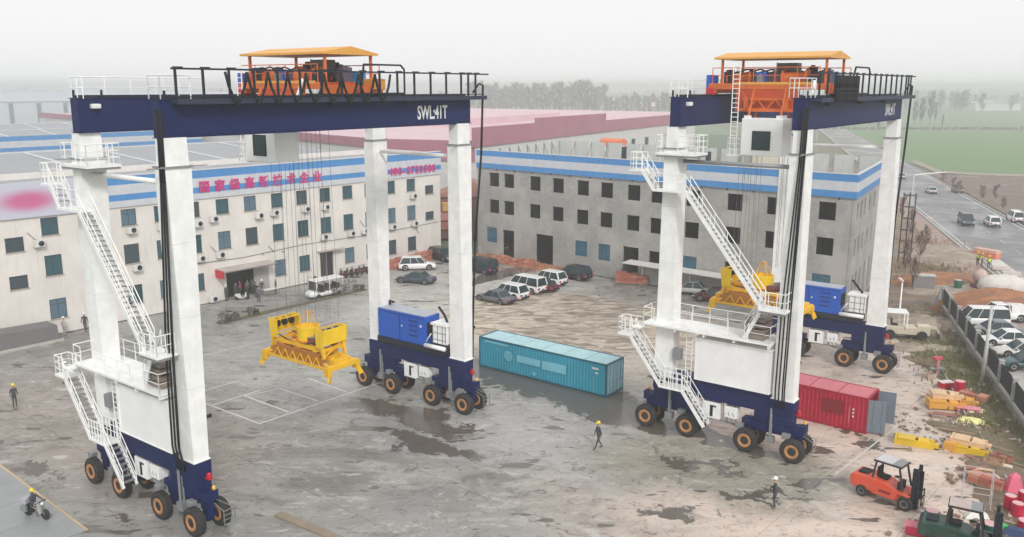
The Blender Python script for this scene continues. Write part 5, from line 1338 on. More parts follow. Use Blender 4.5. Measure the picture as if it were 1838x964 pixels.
# ------------------------------------------------------------------ cars
def loft(st):
    """st: list of (x, half_width_low, half_width_top, z_low, z_shoulder, z_top): closed rounded body"""
    b = MB(); n = 12
    for x, wl, wt, zl, zs, zt in st:
        b.v += [(x, -wl * .86, zl), (x, -wl, zl + .12), (x, -wl * 1.02, (zl + zs) / 2), (x, -wl, zs), (x, -wt * .93, zt - .02), (x, -wt * .6, zt),
                (x, wt * .6, zt), (x, wt * .93, zt - .02), (x, wl, zs), (x, wl * 1.02, (zl + zs) / 2), (x, wl, zl + .12), (x, wl * .86, zl)]
    for j in range(len(st) - 1):
        for i in range(n): b.f.append((j * n + i, j * n + (i + 1) % n, (j + 1) * n + (i + 1) % n, (j + 1) * n + i))
    b.f.append(tuple(range(n - 1, -1, -1))); b.f.append(tuple(range((len(st) - 1) * n, len(st) * n)))
    return b
CARW = {}
def car(kind, name, label, cat, loc, heading, colr, group=None, ln=None):
    t = thing(name, label, cat, (*loc[:2], loc[2] if len(loc) > 2 else 0), heading, group)
    body = paint('car_%s' % '_'.join('%02d' % int(c * 100) for c in colr), colr, .25, streak=False)
    K = dict(sedan=(4.7, .9, .78, 1.42), suv=(4.7, .93, .95, 1.68), van=(4.9, .93, 1.02, 1.92), mpv=(4.6, .88, .9, 1.6), pickup=(5.1, .92, .92, 1.72))[kind]
    Ln, hw, zb, zr = K
    h = Ln / 2
    hood = {'sedan': .62, 'suv': .80, 'van': .86, 'mpv': .76, 'pickup': .85}[kind]
    hoodx = {'sedan': .95, 'suv': 1.05, 'van': 1.55, 'mpv': 1.2, 'pickup': 1.2}[kind]
    tail = {'sedan': .78, 'suv': .9, 'van': .98, 'mpv': .88, 'pickup': .9}[kind]
    st = [(-h, hw * .82, hw * .8, .34, tail * .75, tail - .04), (-h + .12, hw * .95, hw * .9, .26, tail * .8, tail + .02), (-h + .9, hw, hw * .94, .22, tail * .82, tail + .05),
          (0, hw, hw * .95, .2, zb * .86, zb), (hoodx, hw, hw * .93, .22, zb * .84, zb - .01), (h - .45, hw * .97, hw * .86, .22, hood * .8, hood), (h - .1, hw * .9, hw * .75, .26, hood * .72, hood - .08), (h, hw * .75, hw * .6, .32, hood * .6, hood - .2)]
    part('body', loft(st), body, t, True)
    # greenhouse
    g = {'sedan': (-h + .75, -h + 1.45, .25, hoodx + .1), 'suv': (-h + .12, -h + .5, .45, hoodx + .1), 'van': (-h + .06, -h + .22, 1.0, hoodx + .15), 'mpv': (-h + .12, -h + .45, .6, hoodx + .1), 'pickup': (-.75, -.55, .55, hoodx + .05)}[kind]
    zb2 = zb - .03; wr = hw * .72; wbm = hw * .92
    gb = MB().hexa([(g[0], -wbm, zb2), (g[3], -wbm, zb2), (g[3], wbm, zb2), (g[0], wbm, zb2)], [(g[1], -wr, zr - .05), (g[2], -wr, zr - .05), (g[2], wr, zr - .05), (g[1], wr, zr - .05)])
    part('window', gb, M_GLASS, t)
    rf = MB(); rf.hexa([(g[1] - .05, -wr - .03, zr - .07), (g[2] + .05, -wr - .03, zr - .07), (g[2] + .05, wr + .03, zr - .07), (g[1] - .05, wr + .03, zr - .07)], [(g[1] + .1, -wr + .08, zr), (g[2] - .1, -wr + .08, zr), (g[2] - .1, wr - .08, zr), (g[1] + .1, wr - .08, zr)])
    part('roof', rf, body, t)
    pl_ = MB()
    for s in (-1, 1):
        pl_.bar((g[0] + .02, s * (wbm + .005), zb2), (g[1] + .02, s * (wr + .01), zr - .05), .09 if kind == 'sedan' else .16, .05)
        pl_.bar((g[3], s * (wbm + .005), zb2), (g[2], s * (wr + .01), zr - .05), .07, .05)
        for f in ((.42, .72) if kind in ('van', 'suv', 'mpv') else (.5,)):
            a = g[0] + (g[3] - g[0]) * f; c = g[1] + (g[2] - g[1]) * f
            pl_.bar((a, s * (wbm + .005), zb2), (c, s * (wr + .01), zr - .05), .06, .05)
    part('pillar', pl_, body, t, kind='stuff')
    if kind == 'pickup':
        part('cargo_bed', MB().box(-h + .15, -hw * .8, .9, -.85, hw * .8, .96), M_DARK, t)
        part('bed_cover', MB().hexa([(-h + .1, -hw * .9, .9), (-.8, -hw * .9, .9), (-.8, hw * .9, .9), (-h + .1, hw * .9, .9)], [(-h + .2, -hw * .8, 1.55), (-.8, -hw * .8, 1.6), (-.8, hw * .8, 1.6), (-h + .2, hw * .8, 1.55)]), body, t)
    wr_ = .33 if kind in ('sedan', 'mpv') else .37
    if wr_ not in CARW:
        CARW[wr_] = (MB().lathe([(wr_ * .6, -.1), (wr_ * .95, -.11), (wr_, -.07), (wr_, .07), (wr_ * .95, .11), (wr_ * .6, .1)], axis='y', n=18).mesh('tyre', M_TYRE, True), MB().lathe([(wr_ * .62, -.09), (wr_ * .62, -.112), (.05, -.10), (.05, .10), (wr_ * .62, .112), (wr_ * .62, .09)], axis='y', n=12).mesh('rim', M_GREY))
    for x in (-h + .85, h - .88):
        for s in (-1, 1):
            w = link(bpy.data.objects.new('wheel', CARW[wr_][0]), t); w.location = (x, s * (hw - .09), wr_); part('rim', CARW[wr_][1], None, w)
            part('wheel_arch', MB().lathe([(wr_ + .05, -.02), (wr_ + .05, .02)], (x, s * (hw - .005), wr_ + .02), 'y', 14), M_BLACK, t)
    for s in (-1, 1):
        part('headlight', MB().box(h - .28, s * hw * .5, hood - .24, h - .06, s * hw * .86, hood - .10), M_LAMPW, t)
        part('taillight', MB().box(-h - .01, s * hw * .55, tail * .62, -h + .1, s * hw * .88, tail * .86), M_REDL, t)
        part('mirror', MB().box(g[3] - .35, s * hw, zb, g[3] - .2, s * (hw + .18), zb + .13), body, t)
    part('bumper', MB().box(-h - .04, -hw * .75, .3, -h + .06, hw * .75, .5), M_DARK, t); part('bumper', MB().box(h - .08, -hw * .6, .28, h + .02, hw * .6, .44), M_DARK, t)
    part('number_plate', MB().box(-h - .05, -.2, .55, -h - .005, .2, .67), plain('plate_blue', (.05, .12, .4), .5), t)
    return t
WH, BK, GY, DR, SV = (.78, .78, .77), (.015, .016, .02), (.13, .14, .15), (.10, .012, .02), (.55, .56, .56)
HD = R(139)
car('suv', 'parked_car', 'white car parked alone between the far crane legs, nose toward the grey building', 'car', (-11.91, 107.08), R(8), WH)
car('sedan', 'parked_car', 'dark grey sedan parked just in front of the white car between the crane legs', 'car', (-11.30, 99.47), R(163), (.05, .065, .09))
car('suv', 'parked_car', 'black car parked near the orange brick stacks beside the office end', 'car', (-9.23, 113.15), R(-50), BK)
car('van', 'parked_van', 'black van parked behind the far crane leg, before the rubble', 'van', (-4.00, 105.34), R(139), BK)
car('sedan', 'parked_car', 'grey sedan at the near end of the parked row', 'car', (-1.79, 90.24), HD, GY)
car('suv', 'parked_car', 'white car second in the parked row, beside the grey sedan', 'car', (-0.31, 92.24), HD, WH)
car('van', 'parked_van', 'white van in the middle of the parked row', 'van', (1.56, 95.12), HD, WH)
car('sedan', 'parked_car', 'dark red car between two white vehicles in the parked row', 'car', (3.09, 95.93), HD, DR)
car('suv', 'parked_car', 'long white car next to the black one in the parked row', 'car', (4.22, 99.05), HD, WH)
car('suv', 'parked_car', 'black car at the far end of the parked row', 'car', (7.36, 102.05), HD, BK)
car('sedan', 'parked_car', 'white car under the carport behind the crane leg', 'car', (19.94, 94.45), R(160), SV)
car('sedan', 'parked_car', 'dark red car by the carport under the hanging yellow spreader', 'car', (21.84, 91.07), R(160), DR)
car('sedan', 'parked_car', 'black car beside the dark red one below the yellow spreader', 'car', (24.70, 93.61), R(155), BK)
car('van', 'parked_van', 'white van first beyond the fence, next to the orange soil mound', 'van', (45.13, 81.04), R(172), WH)
car('pickup', 'parked_van', 'white boxy van parked behind the first white van', 'van', (48.13, 83.29), R(176), WH)
car('sedan', 'parked_car', 'grey sedan parked behind the fence next to the white van', 'car', (44.84, 77.94), R(172), (.16, .18, .20))
car('sedan', 'parked_car', 'white sedan parked behind the fence lamp pole', 'car', (44.14, 74.72), R(172), WH)
car('sedan', 'parked_car', 'pearl sedan behind the fence between the white and the dark green car', 'car', (43.64, 71.42), R(172), (.62, .60, .56))
car('sedan', 'parked_car', 'dark green car parked behind the fence, nearest the camera', 'car', (42.28, 68.09), R(172), (.02, .07, .075))
def onroad(px, py): return (*{0: (0, 0)}.get(0), -.02)
for (x, y), kind, h, c, lab in (((91.09, 188.52), 'sedan', R(74), SV, 'silver car driving alone on the far lane of the road'), ((97.77, 190.49), 'pickup', R(254), (.12, .085, .06), 'small brown vehicle at the far kerb of the road'),
                                ((76.11, 144.47), 'van', R(254), (.06, .07, .09), 'dark grey van on the road'), ((79.83, 143.22), 'suv', R(74), WH, 'white car on the road beside the dark van'), ((86.39, 148.10), 'van', R(74), WH, 'white van at the edge of the road')):
    car(kind, 'road_car', lab, 'car' if 'van' not in lab.split()[:3] else 'van', (x, y, -.02), h, c)
# small faraway cars behind the crane leg
car('sedan', 'road_car', 'pale car on the road just above the lattice of shrubs', 'car', (*(97.87, 219.28), -.02), R(74), SV)

# open sided white shuttle cart
sx, sy = (-20.50, 92.64)
sh = thing('shuttle_cart', 'white open sided shuttle cart with flat roof before the office door', 'shuttle cart', (sx, sy, 0), R(229))
part('body', loft([(-2.1, .7, .68, .3, .6, .75), (-1.5, .75, .72, .25, .62, .8), (1.2, .75, .72, .25, .55, .62), (1.7, .74, .66, .25, .6, .95), (2.2, .6, .5, .3, .55, .7)]), M_WHITE, sh, True)
part('roof', MB().box(-2.1, -.78, 1.95, 1.7, .78, 2.03), M_LAMPW, sh, bevel=.03)
for x in (-2.0, -.2, 1.55):
    for s in (-1, 1): part('post', MB().box(x - .03, s * .7 - .03, .6, x + .03, s * .7 + .03, 1.96), M_WHITE, sh)
for x in (-1.3, -.3, .6):
    part('seat', MB().box(x - .25, -.62, .75, x + .2, .62, .92).box(x - .3, -.62, .9, x - .2, .62, 1.35), plain('seat_black', (.05, .045, .04), .7), sh)
part('windshield', MB().hexa([(1.58, -.66, .95), (1.62, -.66, .95), (1.62, .66, .95), (1.58, .66, .95)], [(1.5, -.64, 1.92), (1.54, -.64, 1.92), (1.54, .64, 1.92), (1.5, .64, 1.92)]), plain('tinted_screen', (.08, .09, .09), .1), sh)
for x in (-1.4, 1.35):
    for s in (-1, 1): part('wheel', MB().lathe([(.15, -.09), (.28, -.1), (.3, 0), (.28, .1), (.15, .09)], (x, s * .7, .3), 'y', 14), M_TYRE, sh)

# ------------------------------------------------------------------ forklifts
def forklift(label, loc, heading, body, guard, roofc, seed=0):
    t = thing('forklift', label, 'forklift', (*loc, 0), heading, 'forklifts in the yard')
    # x forward; mast at front
    cw = MB().sideprism([(-2.15, .55), (-2.2, 1.0), (-2.05, 1.22), (-.75, 1.28), (-.75, .45), (-1.9, .45)], -.66, .66)
    part('counterweight', cw, body, t, bevel=.06)
    hb = MB().sideprism([(-.8, .40), (-.8, 1.25), (-.35, 1.2), (.35, .95), (.95, .82), (1.05, .55), (.7, .38)], -.58, .58)
    part('body', hb, body, t, bevel=.04)
    part('side_skirt', MB().sideprism([(-.9, .42), (-.9, 1.0), (.55, .82), (.35, .42)], -.68, -.58), body, t); part('side_skirt', MB().sideprism([(-.9, .42), (-.9, 1.0), (.55, .82), (.35, .42)], .58, .68), body, t)
    part('rear_vent', MB().box(-1.85, -.35, 1.22, -1.3, .35, 1.32), M_DARK, t)
    part('name_mark', MB().box(-.5, -.69, .62, .15, -.682, .78), plain('mark_maroon', (.25, .02, .02), .5), t)
    part('seat', MB().box(-.75, -.28, 1.22, -.25, .28, 1.38).box(-.85, -.28, 1.3, -.7, .28, 1.85), M_BLACK, t, bevel=.04)
    part('dashboard', MB().box(.35, -.35, .9, .55, .35, 1.35), M_DARK, t)
    part('steering_wheel', MB().lathe([(.14, 0), (.18, .02), (.14, .04)], (.2, 0, 1.5), 'z', 14).tube((.2, 0, 1.5), (.4, 0, 1.25), .02, 6), M_BLACK, t)
    for x, x2 in ((-1.0, -.8), (.75, .45)):
        for s in (-1, 1): part('guard_post', MB().bar((x, s * .56, 1.0), (x2, s * .5, 2.28), .09), guard, t)
    rf = MB(); rf.box(-.95, -.58, 2.26, .6, -.5, 2.34); rf.box(-.95, .5, 2.26, .6, .58, 2.34)
    for k in range(2): rf.box(-.95 + k * 1.47, -.5, 2.26, -.87 + k * 1.47, .5, 2.34)
    part('overhead_guard', rf, guard, t)
    part('roof_plate', MB().box(-.9, -.52, 2.35, .05, .52, 2.375), roofc, t); part('roof_grille', MB().box(.06, -.52, 2.35, .56, .52, 2.37), M_GREY, t)
    ms = MB()
    for s in (-1, 1): ms.box(1.15, s * .38 - .06, .15, 1.32, s * .38 + .06, 2.45); 
    part('mast_rail', ms, M_DARK, t)
    ms = MB()
    for s in (-1, 1): ms.box(1.33, s * .28 - .05, .1, 1.46, s * .28 + .05, 2.15)
    for z in (.3, 1.2, 2.1): ms.box(1.18, -.38, z, 1.3, .38, z + .12)
    part('inner_mast', ms, M_DARK, t)
    part('lift_cylinder', MB().tube((1.22, 0, .3), (1.22, 0, 2.0), .06, 8), M_GREY, t)
    part('mast_screen', MB().box(1.1, -.34, 1.0, 1.13, .34, 2.2), plain('screen_dark', (.02, .03, .035), .6), t)
    part('carriage', MB().box(1.46, -.5, .2, 1.54, .5, .3).box(1.46, -.5, .65, 1.54, .5, .75).box(1.47, -.5, .75, 1.52, -.44, 1.15).box(1.47, .44, .75, 1.52, .5, 1.15).box(1.47, -.44, 1.1, 1.52, .44, 1.15), M_DARK, t)
    for s in (-1, 1): part('fork', MB().hexa([(1.54, s * .3 - .06, .08), (2.75, s * .3 - .05, .08), (2.75, s * .3 + .05, .08), (1.54, s * .3 + .06, .08)], [(1.54, s * .3 - .06, .14), (2.75, s * .3 - .05, .1), (2.75, s * .3 + .05, .1), (1.54, s * .3 + .06, .14)]).box(1.54, s * .3 - .06, .08, 1.6, s * .3 + .06, .75), paint('fork_steel', (.30, .26, .23), .5), t)
    for x, rr, ww in ((.95, .40, .62), (-1.45, .34, .58)):
        for s in (-1, 1):
            w = part('wheel', MB().lathe([(rr * .5, -.13), (rr * .9, -.15), (rr, -.09), (rr, .09), (rr * .9, .15), (rr * .5, .13)], (0, 0, 0), 'y', 20), M_TYRE, t); w.location = (x, s * ww, rr)
            part('rim', MB().lathe([(rr * .52, -.12), (rr * .52, -.14), (.06, -.1), (.06, .1), (rr * .52, .14), (rr * .52, .12)], axis='y', n=14), M_GREY, w)
    part('fender', MB().box(.45, -.7, .82, 1.15, -.5, .87).box(.45, .5, .82, 1.15, .7, .87), body, t)
    return t
M_FORK = paint('forklift_orange', (.66, .09, .045), .4, wear=.3, dirt=(.3, .08, .05))
fx, fy = (21.13, 44.71)
fk = forklift('orange red forklift with pale roof, forks pointing away from the crane', (fx, fy), R(-47), M_FORK, plain('guard_dark', (.05, .03, .04), .5), paint('guard_roof', (.55, .54, .56), .5))
fx, fy = (22.62, 39.63)
forklift('blackish green forklift with dusty pink roof plate at the bottom edge', (fx, fy), R(-30), paint('forklift_green', (.012, .05, .04), .4), plain('guard_black', (.03, .02, .025), .5), paint('dusty_pink_plate', (.50, .40, .38), .6))

# ------------------------------------------------------------------ people
def body_mat(name, top, legs, skin=(.45, .26, .18), h=1.0):
    if name in MATS: return MATS[name]
    m, nt, bs = _base(name)
    tc = nt.nodes.new('ShaderNodeTexCoord')
    sx = nt.nodes.new('ShaderNodeSeparateXYZ'); nt.links.new(tc.outputs['Object'], sx.inputs[0])
    cr = nt.nodes.new('ShaderNodeValToRGB'); cr.color_ramp.interpolation = 'CONSTANT'
    mr = nt.nodes.new('ShaderNodeMapRange'); mr.inputs[1].default_value = 0; mr.inputs[2].default_value = 1.8
    nt.links.new(sx.outputs[2], mr.inputs[0]); nt.links.new(mr.outputs[0], cr.inputs[0])
    e = cr.color_ramp.elements
    e[0].color = (.02, .02, .02, 1); e[1].position = .05; e[1].color = (*legs, 1)
    a = e.new(.50); a.color = (*top, 1); a = e.new(.825); a.color = (*skin, 1)
    ax = nt.nodes.new('ShaderNodeMath'); ax.operation = 'ABSOLUTE'; nt.links.new(sx.outputs[1], ax.inputs[0])
    ha = nt.nodes.new('ShaderNodeMath'); ha.operation = 'GREATER_THAN'; ha.inputs[1].default_value = .19; nt.links.new(ax.outputs[0], ha.inputs[0])
    lo = nt.nodes.new('ShaderNodeMath'); lo.operation = 'LESS_THAN'; lo.inputs[1].default_value = .86; nt.links.new(sx.outputs[2], lo.inputs[0])
    hi = nt.nodes.new('ShaderNodeMath'); hi.operation = 'MULTIPLY'; nt.links.new(ha.outputs[0], hi.inputs[0]); nt.links.new(lo.outputs[0], hi.inputs[1])
    slv = nt.nodes.new('ShaderNodeMath'); slv.operation = 'GREATER_THAN'; slv.inputs[1].default_value = .86; nt.links.new(sx.outputs[2], slv.inputs[0])
    c = _mix(nt, hi.outputs[0], cr.outputs[0], skin)
    n = _noise(nt, tc.outputs['Object'], 9, 4)
    nt.links.new(_mix(nt, _ramp(nt, n, .3, .8), c, _mix(nt, .35, c, (.3, .3, .3))), bs.inputs['Base Color']); bs.inputs['Roughness'].default_value = .85
    MATS[name] = m
    return m
BODY = {}
def body_mesh(pose, mat):
    key = (pose, mat.name)
    if key in BODY: return BODY[key]
    V, E, Rr = [], [], []
    def v(p, r, par=None):
        V.append(p); Rr.append(r if isinstance(r, tuple) else (r, r))
        if par is not None: E.append((par, len(V) - 1))
        return len(V) - 1
    lean = {'bend': .25}.get(pose, 0)
    hipz = .93 if pose != 'ride' else .80
    hip = v((0, 0, hipz), (.13, .17)); wa = v((.01 + lean * .2, 0, hipz + .17), (.11, .15), hip); ch = v((.02 + lean * .6, 0, hipz + .40), (.13, .19), wa)
    nk = v((.01 + lean, 0, hipz + .55), (.06, .07), ch); hdn = v((.03 + lean * 1.1, 0, hipz + .64), (.085, .075), nk); hd = v((.02 + lean * 1.2, 0, hipz + .75), (.10, .085), hdn)
    nose = v((.12 + lean * 1.2, 0, hipz + .70), .018, hd)
    for s in (-1, 1):
        if pose == 'walk': fx_, ft = s * .16, s * .30
        elif pose == 'ride': fx_, ft = .42, .32
        else: fx_, ft = .02, .0
        th = v((0, s * .10, hipz - .08), .085, hip)
        if pose == 'ride':
            kn = v((.45, s * .16, .72), .062, th); an = v((.34, s * .16, .34), .042, kn); toe = v((.50, s * .16, .28), .035, an)
        else:
            kn = v((fx_ * .7 + .03, s * .105, .48), .062, th); an = v((ft - .03, s * .11, .09), .042, kn); toe = v((ft + .15, s * .125, .035), .035, an)
        sh_ = v((.01 + lean * .75, s * .19, hipz + .47), .062, ch)
        if pose == 'ride': el = v((.22, s * .28, hipz + .30), .045, sh_); wr = v((.45, s * .27, hipz + .22), .032, el); dv = (.06, 0, -.02)
        elif pose == 'front': el = v((.05, s * .27, hipz + .22), .045, sh_); wr = v((.22, s * .14, hipz + .14), .032, el); dv = (.04, -s * .05, 0)
        elif pose == 'walk': el = v((-s * .06, s * .25, hipz + .20), .045, sh_); wr = v((-s * .10 + .06, s * .26, hipz - .02), .032, el); dv = (.02, 0, -.07)
        else: el = v((-.02, s * .25, hipz + .20), .045, sh_); wr = v((.03, s * .26, hipz - .03), .032, el); dv = (.015, 0, -.07)
        pm = v(tuple(a + b for a, b in zip(V[wr], dv)), (.034, .02), wr)
        d = Vector(dv).normalized(); side = Vector((1, 0, 0)) if abs(d.x) < .5 else Vector((0, 1, 0))
        for k, (o_, l_) in enumerate(((-.028, .065), (-.010, .080), (.010, .078), (.028, .060))):
            base = Vector(V[pm]) + side * o_ + d * .03; v(tuple(base + d * l_ * .6 + Vector((0, -s * .012, 0))), .0085, pm)
        tb_ = Vector(V[pm]) + side * .035 - d * .01; v(tuple(tb_ + side * .02 + d * .03), .01, pm)
    me = bpy.data.meshes.new('body'); me.from_pydata(V, E, []); me.update()
    sk = me.skin_vertices.new() if hasattr(me.skin_vertices, 'new') else None
    ob = bpy.data.objects.new('body', me); col.objects.link(ob)
    md = ob.modifiers.new('skin', 'SKIN'); md.use_smooth_shade = True
    if not me.skin_vertices:
        bpy.context.view_layer.objects.active = ob
        bpy.ops.object.skin_root_mark()
    sv = me.skin_vertices[0].data
    for i, r in enumerate(Rr): sv[i].radius = r; sv[i].use_root = (i == 0)
    sb_ = ob.modifiers.new('sub', 'SUBSURF'); sb_.levels = 1; sb_.render_levels = 1
    bpy.context.view_layer.update()
    out = bpy.data.meshes.new_from_object(ob.evaluated_get(bpy.context.evaluated_depsgraph_get()))
    bpy.data.objects.remove(ob); out.name = 'body'; out.materials.clear(); out.materials.append(mat)
    BODY[key] = (out, (V[hd][0], 0, V[hd][2]))
    return BODY[key]
HELMET = {}
def person(label, loc, face, top, legs, helmet=None, pose='stand', scale=1.0, vest=None):
    t = thing('person', label, 'person', (*loc[:2], loc[2] if len(loc) > 2 else 0), face)
    t.scale = (scale,) * 3
    mat = body_mat('clothes_%s_%s' % ('_'.join('%02d' % int(c * 100) for c in top), '_'.join('%02d' % int(c * 100) for c in legs)), top, legs)
    me, hd = body_mesh(pose, mat)
    part('body', me, None, t)
    hx, hy, hz = hd
    f = MB()
    for s in (-1, 1): f.box(hx + .088, s * .035 - .012, hz + .0, hx + .10, s * .035 + .012, hz + .014)
    f.box(hx + .085, -.025, hz - .075, hx + .10, .025, hz - .065)
    part('face', f, M_BLACK, t, kind='stuff')
    if helmet:
        if helmet not in HELMET:
            HELMET[helmet] = (MB().lathe([(.135, 0), (.128, .06), (.10, .11), (.05, .14), (.01, .15)], (0, 0, 0), 'z', 14).mesh('helmet', plain('helmet_%02d' % int(helmet[2] * 100), helmet, .35), True), MB().box(.08, -.08, -.005, .19, .08, .012).mesh('helmet_peak', plain('helmet_%02d' % int(helmet[2] * 100), helmet, .35)))
        h_ = part('helmet', HELMET[helmet][0], None, t); h_.location = (hx, hy, hz + .02); part('peak', HELMET[helmet][1], None, h_)
    else:
        h_ = part('hair', MB().ball((hx - .01, 0, hz + .03), .105, 10, (1, .92, .95)), M_BLACK, t, True)
    if vest:
        vs = MB().lathe([(.15, 0), (.17, .1), (.185, .3), (.15, .42)], (.02, 0, (0.93 if pose != 'ride' else .8) + .06), 'z', 12); vs.v = [(x * .9, y * 1.22, z) for x, y, z in vs.v]
        part('vest', vs, paint('vest_lime', vest, .6, streak=False), t, True)
    return t
YH, WHH = (.80, .62, .04), (.82, .82, .80)
DK, DK2, NV = (.035, .033, .04), (.02, .02, .025), (.03, .045, .09)
person('person in dark clothes and yellow helmet standing alone on the far left of the yard', (-35.53, 58.90), R(-30), DK, DK2, YH, 'stand', .98)
person('person in dark clothes and white helmet walking beside the pale dressed one', (-39.92, 78.54), R(100), DK2, DK2, WHH, 'walk', 1.0)
person('person in pale jacket and white helmet by the ramp wall of the office', (-41.15, 77.09), R(60), (.45, .40, .42), (.40, .36, .36), WHH, 'stand', 1.0)
person('person with yellow helmet walking in the open yard between the two cranes', (5.50, 51.78), R(200), (.035, .03, .035), DK2, YH, 'walk', 1.02)
person('person in black with white helmet standing near the caption side of the orange forklift'.replace(' near the caption side of', ' left of'), (14.33, 43.82), R(170), (.025, .022, .022), DK2, WHH, 'front', 1.02)
person('person in pale top and white helmet half hidden behind the crane stairs', (-34.27, 63.87), R(150), (.55, .55, .56), DK2, WHH, 'walk', 1.0)
person('person in dark clothes with white helmet beside the left of the office entrance', (-30.48, 90.33), R(-120), (.04, .045, .035), DK2, WHH)
person('person in grey jacket standing nearest the yard, in front of the office entrance', (-26.93, 89.93), R(80), (.12, .13, .15), DK2, None, 'front')
person('person with white helmet at the white table outside the office entrance', (-27.44, 93.00), R(-60), DK, (.2, .2, .2), WHH)
person('person in dark red jacket with white helmet, rightmost of those outside the entrance', (-26.10, 93.72), R(190), (.14, .02, .035), DK2, WHH)
person('person in magenta top inside the dark office entrance', (-29.76, 92.73), R(-130), (.35, .02, .15), DK2, None)
person('person in blue grey jacket at the right jamb of the dark office entrance', (-28.70, 93.67), R(-130), (.05, .12, .16), DK2, None)
person('person in black standing behind the scooter at the office entrance', (-29.88, 91.66), R(-100), DK2, DK2, None)
for (p, a, lab) in (((60.01, 109.97), 200, 'leftmost of three roadside workers in lime vests'), ((60.20, 109.26), 160, 'middle one of three roadside workers in lime vests'), ((60.12, 107.51), 240, 'rightmost of three roadside workers in lime vests, next to the orange barrier')):
    person(lab, p, R(a), NV, DK2, YH, 'stand', 1.0, (.62, .80, .05))
person('person in teal jacket between the magenta one and the entrance jamb', (-29.01, 93.15), R(-130), (.03, .10, .10), DK2, None)
person('person in brown jacket sitting height lower inside the entrance'.replace(' sitting height lower', ' in the middle'), (-28.97, 92.59), R(-100), (.10, .06, .04), DK2, None, 'front', .94)
person('person in black with hands before the chest, left of the white table', (-27.84, 91.90), R(60), DK2, DK2, None, 'front')
# rider on a small motorcycle
rx, ry_ = (-25.21, 42.53)
RH = R(-22)
mc = thing('motorcycle', 'small pale motorcycle with panniers under the rider on the weighbridge', 'motorcycle', (rx, ry_, .07), RH)
for x in (-.62, .66):
    w = part('wheel', MB().lathe([(.22, -.05), (.29, -.05), (.31, 0), (.29, .05), (.22, .05)], (x, 0, .31), 'y', 20), M_TYRE, mc); part('rim', MB().lathe([(.2, -.03), (.2, .03)], (x, 0, .31), 'y', 12), M_GREY, w)
part('frame', MB().bar((-.62, 0, .31), (-.2, 0, .45), .08).bar((-.2, 0, .4), (.3, 0, .4), .14, .2).bar((.3, 0, .45), (.42, 0, .85), .07), M_DARK, mc)
for s in (-1, 1): part('front_fork', MB().bar((.66, s * .06, .31), (.42, s * .06, .95), .035), M_GREY, mc)
part('fairing', MB().hexa([(.3, -.16, .35), (.5, -.12, .35), (.5, .12, .35), (.3, .16, .35)], [(.3, -.2, .8), (.42, -.2, .9), (.42, .2, .9), (.3, .2, .8)]), paint('pale_grey_fairing', (.42, .44, .43), .4), mc, bevel=.02)
part('fuel_tank', MB().ball((.1, 0, .78), .2, 10, (1.1, .75, .6)), paint('pale_grey_fairing', (.42, .44, .43), .4), mc, True)
part('seat', MB().box(-.5, -.13, .68, .02, .13, .76), M_BLACK, mc, bevel=.03)
part('handlebar', MB().bar((.42, -.32, 1.0), (.42, .32, 1.0), .03), M_DARK, mc)
part('headlight', MB().ball((.5, 0, .88), .09, 8), M_LAMPW, mc, True)
part('luggage_box', MB().box(-.85, -.22, .74, -.45, .22, 1.05), paint('box_pale', (.42, .42, .45), .5), mc, bevel=.03)
for s in (-1, 1): part('pannier', MB().box(-.75, s * .2, .38, -.35, s * .36, .7), M_GREY, mc, bevel=.02)
person('person in dark clothes with yellow helmet riding the motorcycle', (rx - .18 * math.cos(RH), ry_ - .18 * math.sin(RH), .0), RH, DK, DK2, YH, 'ride')
# scooters and bicycles
def scooter(label, loc, rz, c, group=None, cat='scooter', name='scooter'):
    t = thing(name, label, cat, (*loc, 0), rz, group)
    for x in (-.5, .55): part('wheel', MB().lathe([(.14, -.05), (.22, -.05), (.24, 0), (.22, .05), (.14, .05)], (x, 0, .24), 'y', 14), M_TYRE, t)
    m = paint('scooter_%s' % '_'.join('%02d' % int(v * 100) for v in c), c, .35, streak=False)
    part('body', MB().sideprism([(-.75, .55), (-.6, .75), (-.15, .72), (-.05, .35), (.25, .3), (.4, .85), (.5, .85), (.5, .35), (.2, .2), (-.3, .2)], -.13, .13), m, t, bevel=.03)
    part('seat', MB().box(-.65, -.12, .74, -.1, .12, .82), M_BLACK, t); part('handlebar', MB().bar((.42, -.3, 1.0), (.42, .3, 1.0), .04).bar((.45, 0, .8), (.42, 0, 1.0), .05), M_DARK, t)
    return t
scooter('white and black scooter parked at the left of the office entrance', (-29.04, 90.95), R(15), (.6, .6, .62))
for k, (px, py) in enumerate(((-20.27, 102.26), (-19.64, 102.84), (-19.17, 103.56), (-18.54, 104.14), (-18.07, 104.85), (-17.45, 105.44))):
    scooter('dark red scooter in the row against the office wall beside the brown door', (px, py), R(130 + rnd.uniform(-12, 12)), [(.12, .03, .04), (.08, .04, .05), (.16, .05, .05)][k % 3], 'scooters in a row by the brown door')
tbx, tby = (-26.45, 93.08)
tb = thing('folding_table', 'small white table among the people outside the office entrance', 'table', (tbx, tby, 0), R(49))
part('table_top', MB().box(-.9, -.4, .72, .9, .4, .76), M_LAMPW, tb)
for x in (-.8, .8):
    for y in (-.33, .33): part('leg', MB().box(x - .02, y - .02, 0, x + .02, y + .02, .72), M_GREY, tb)

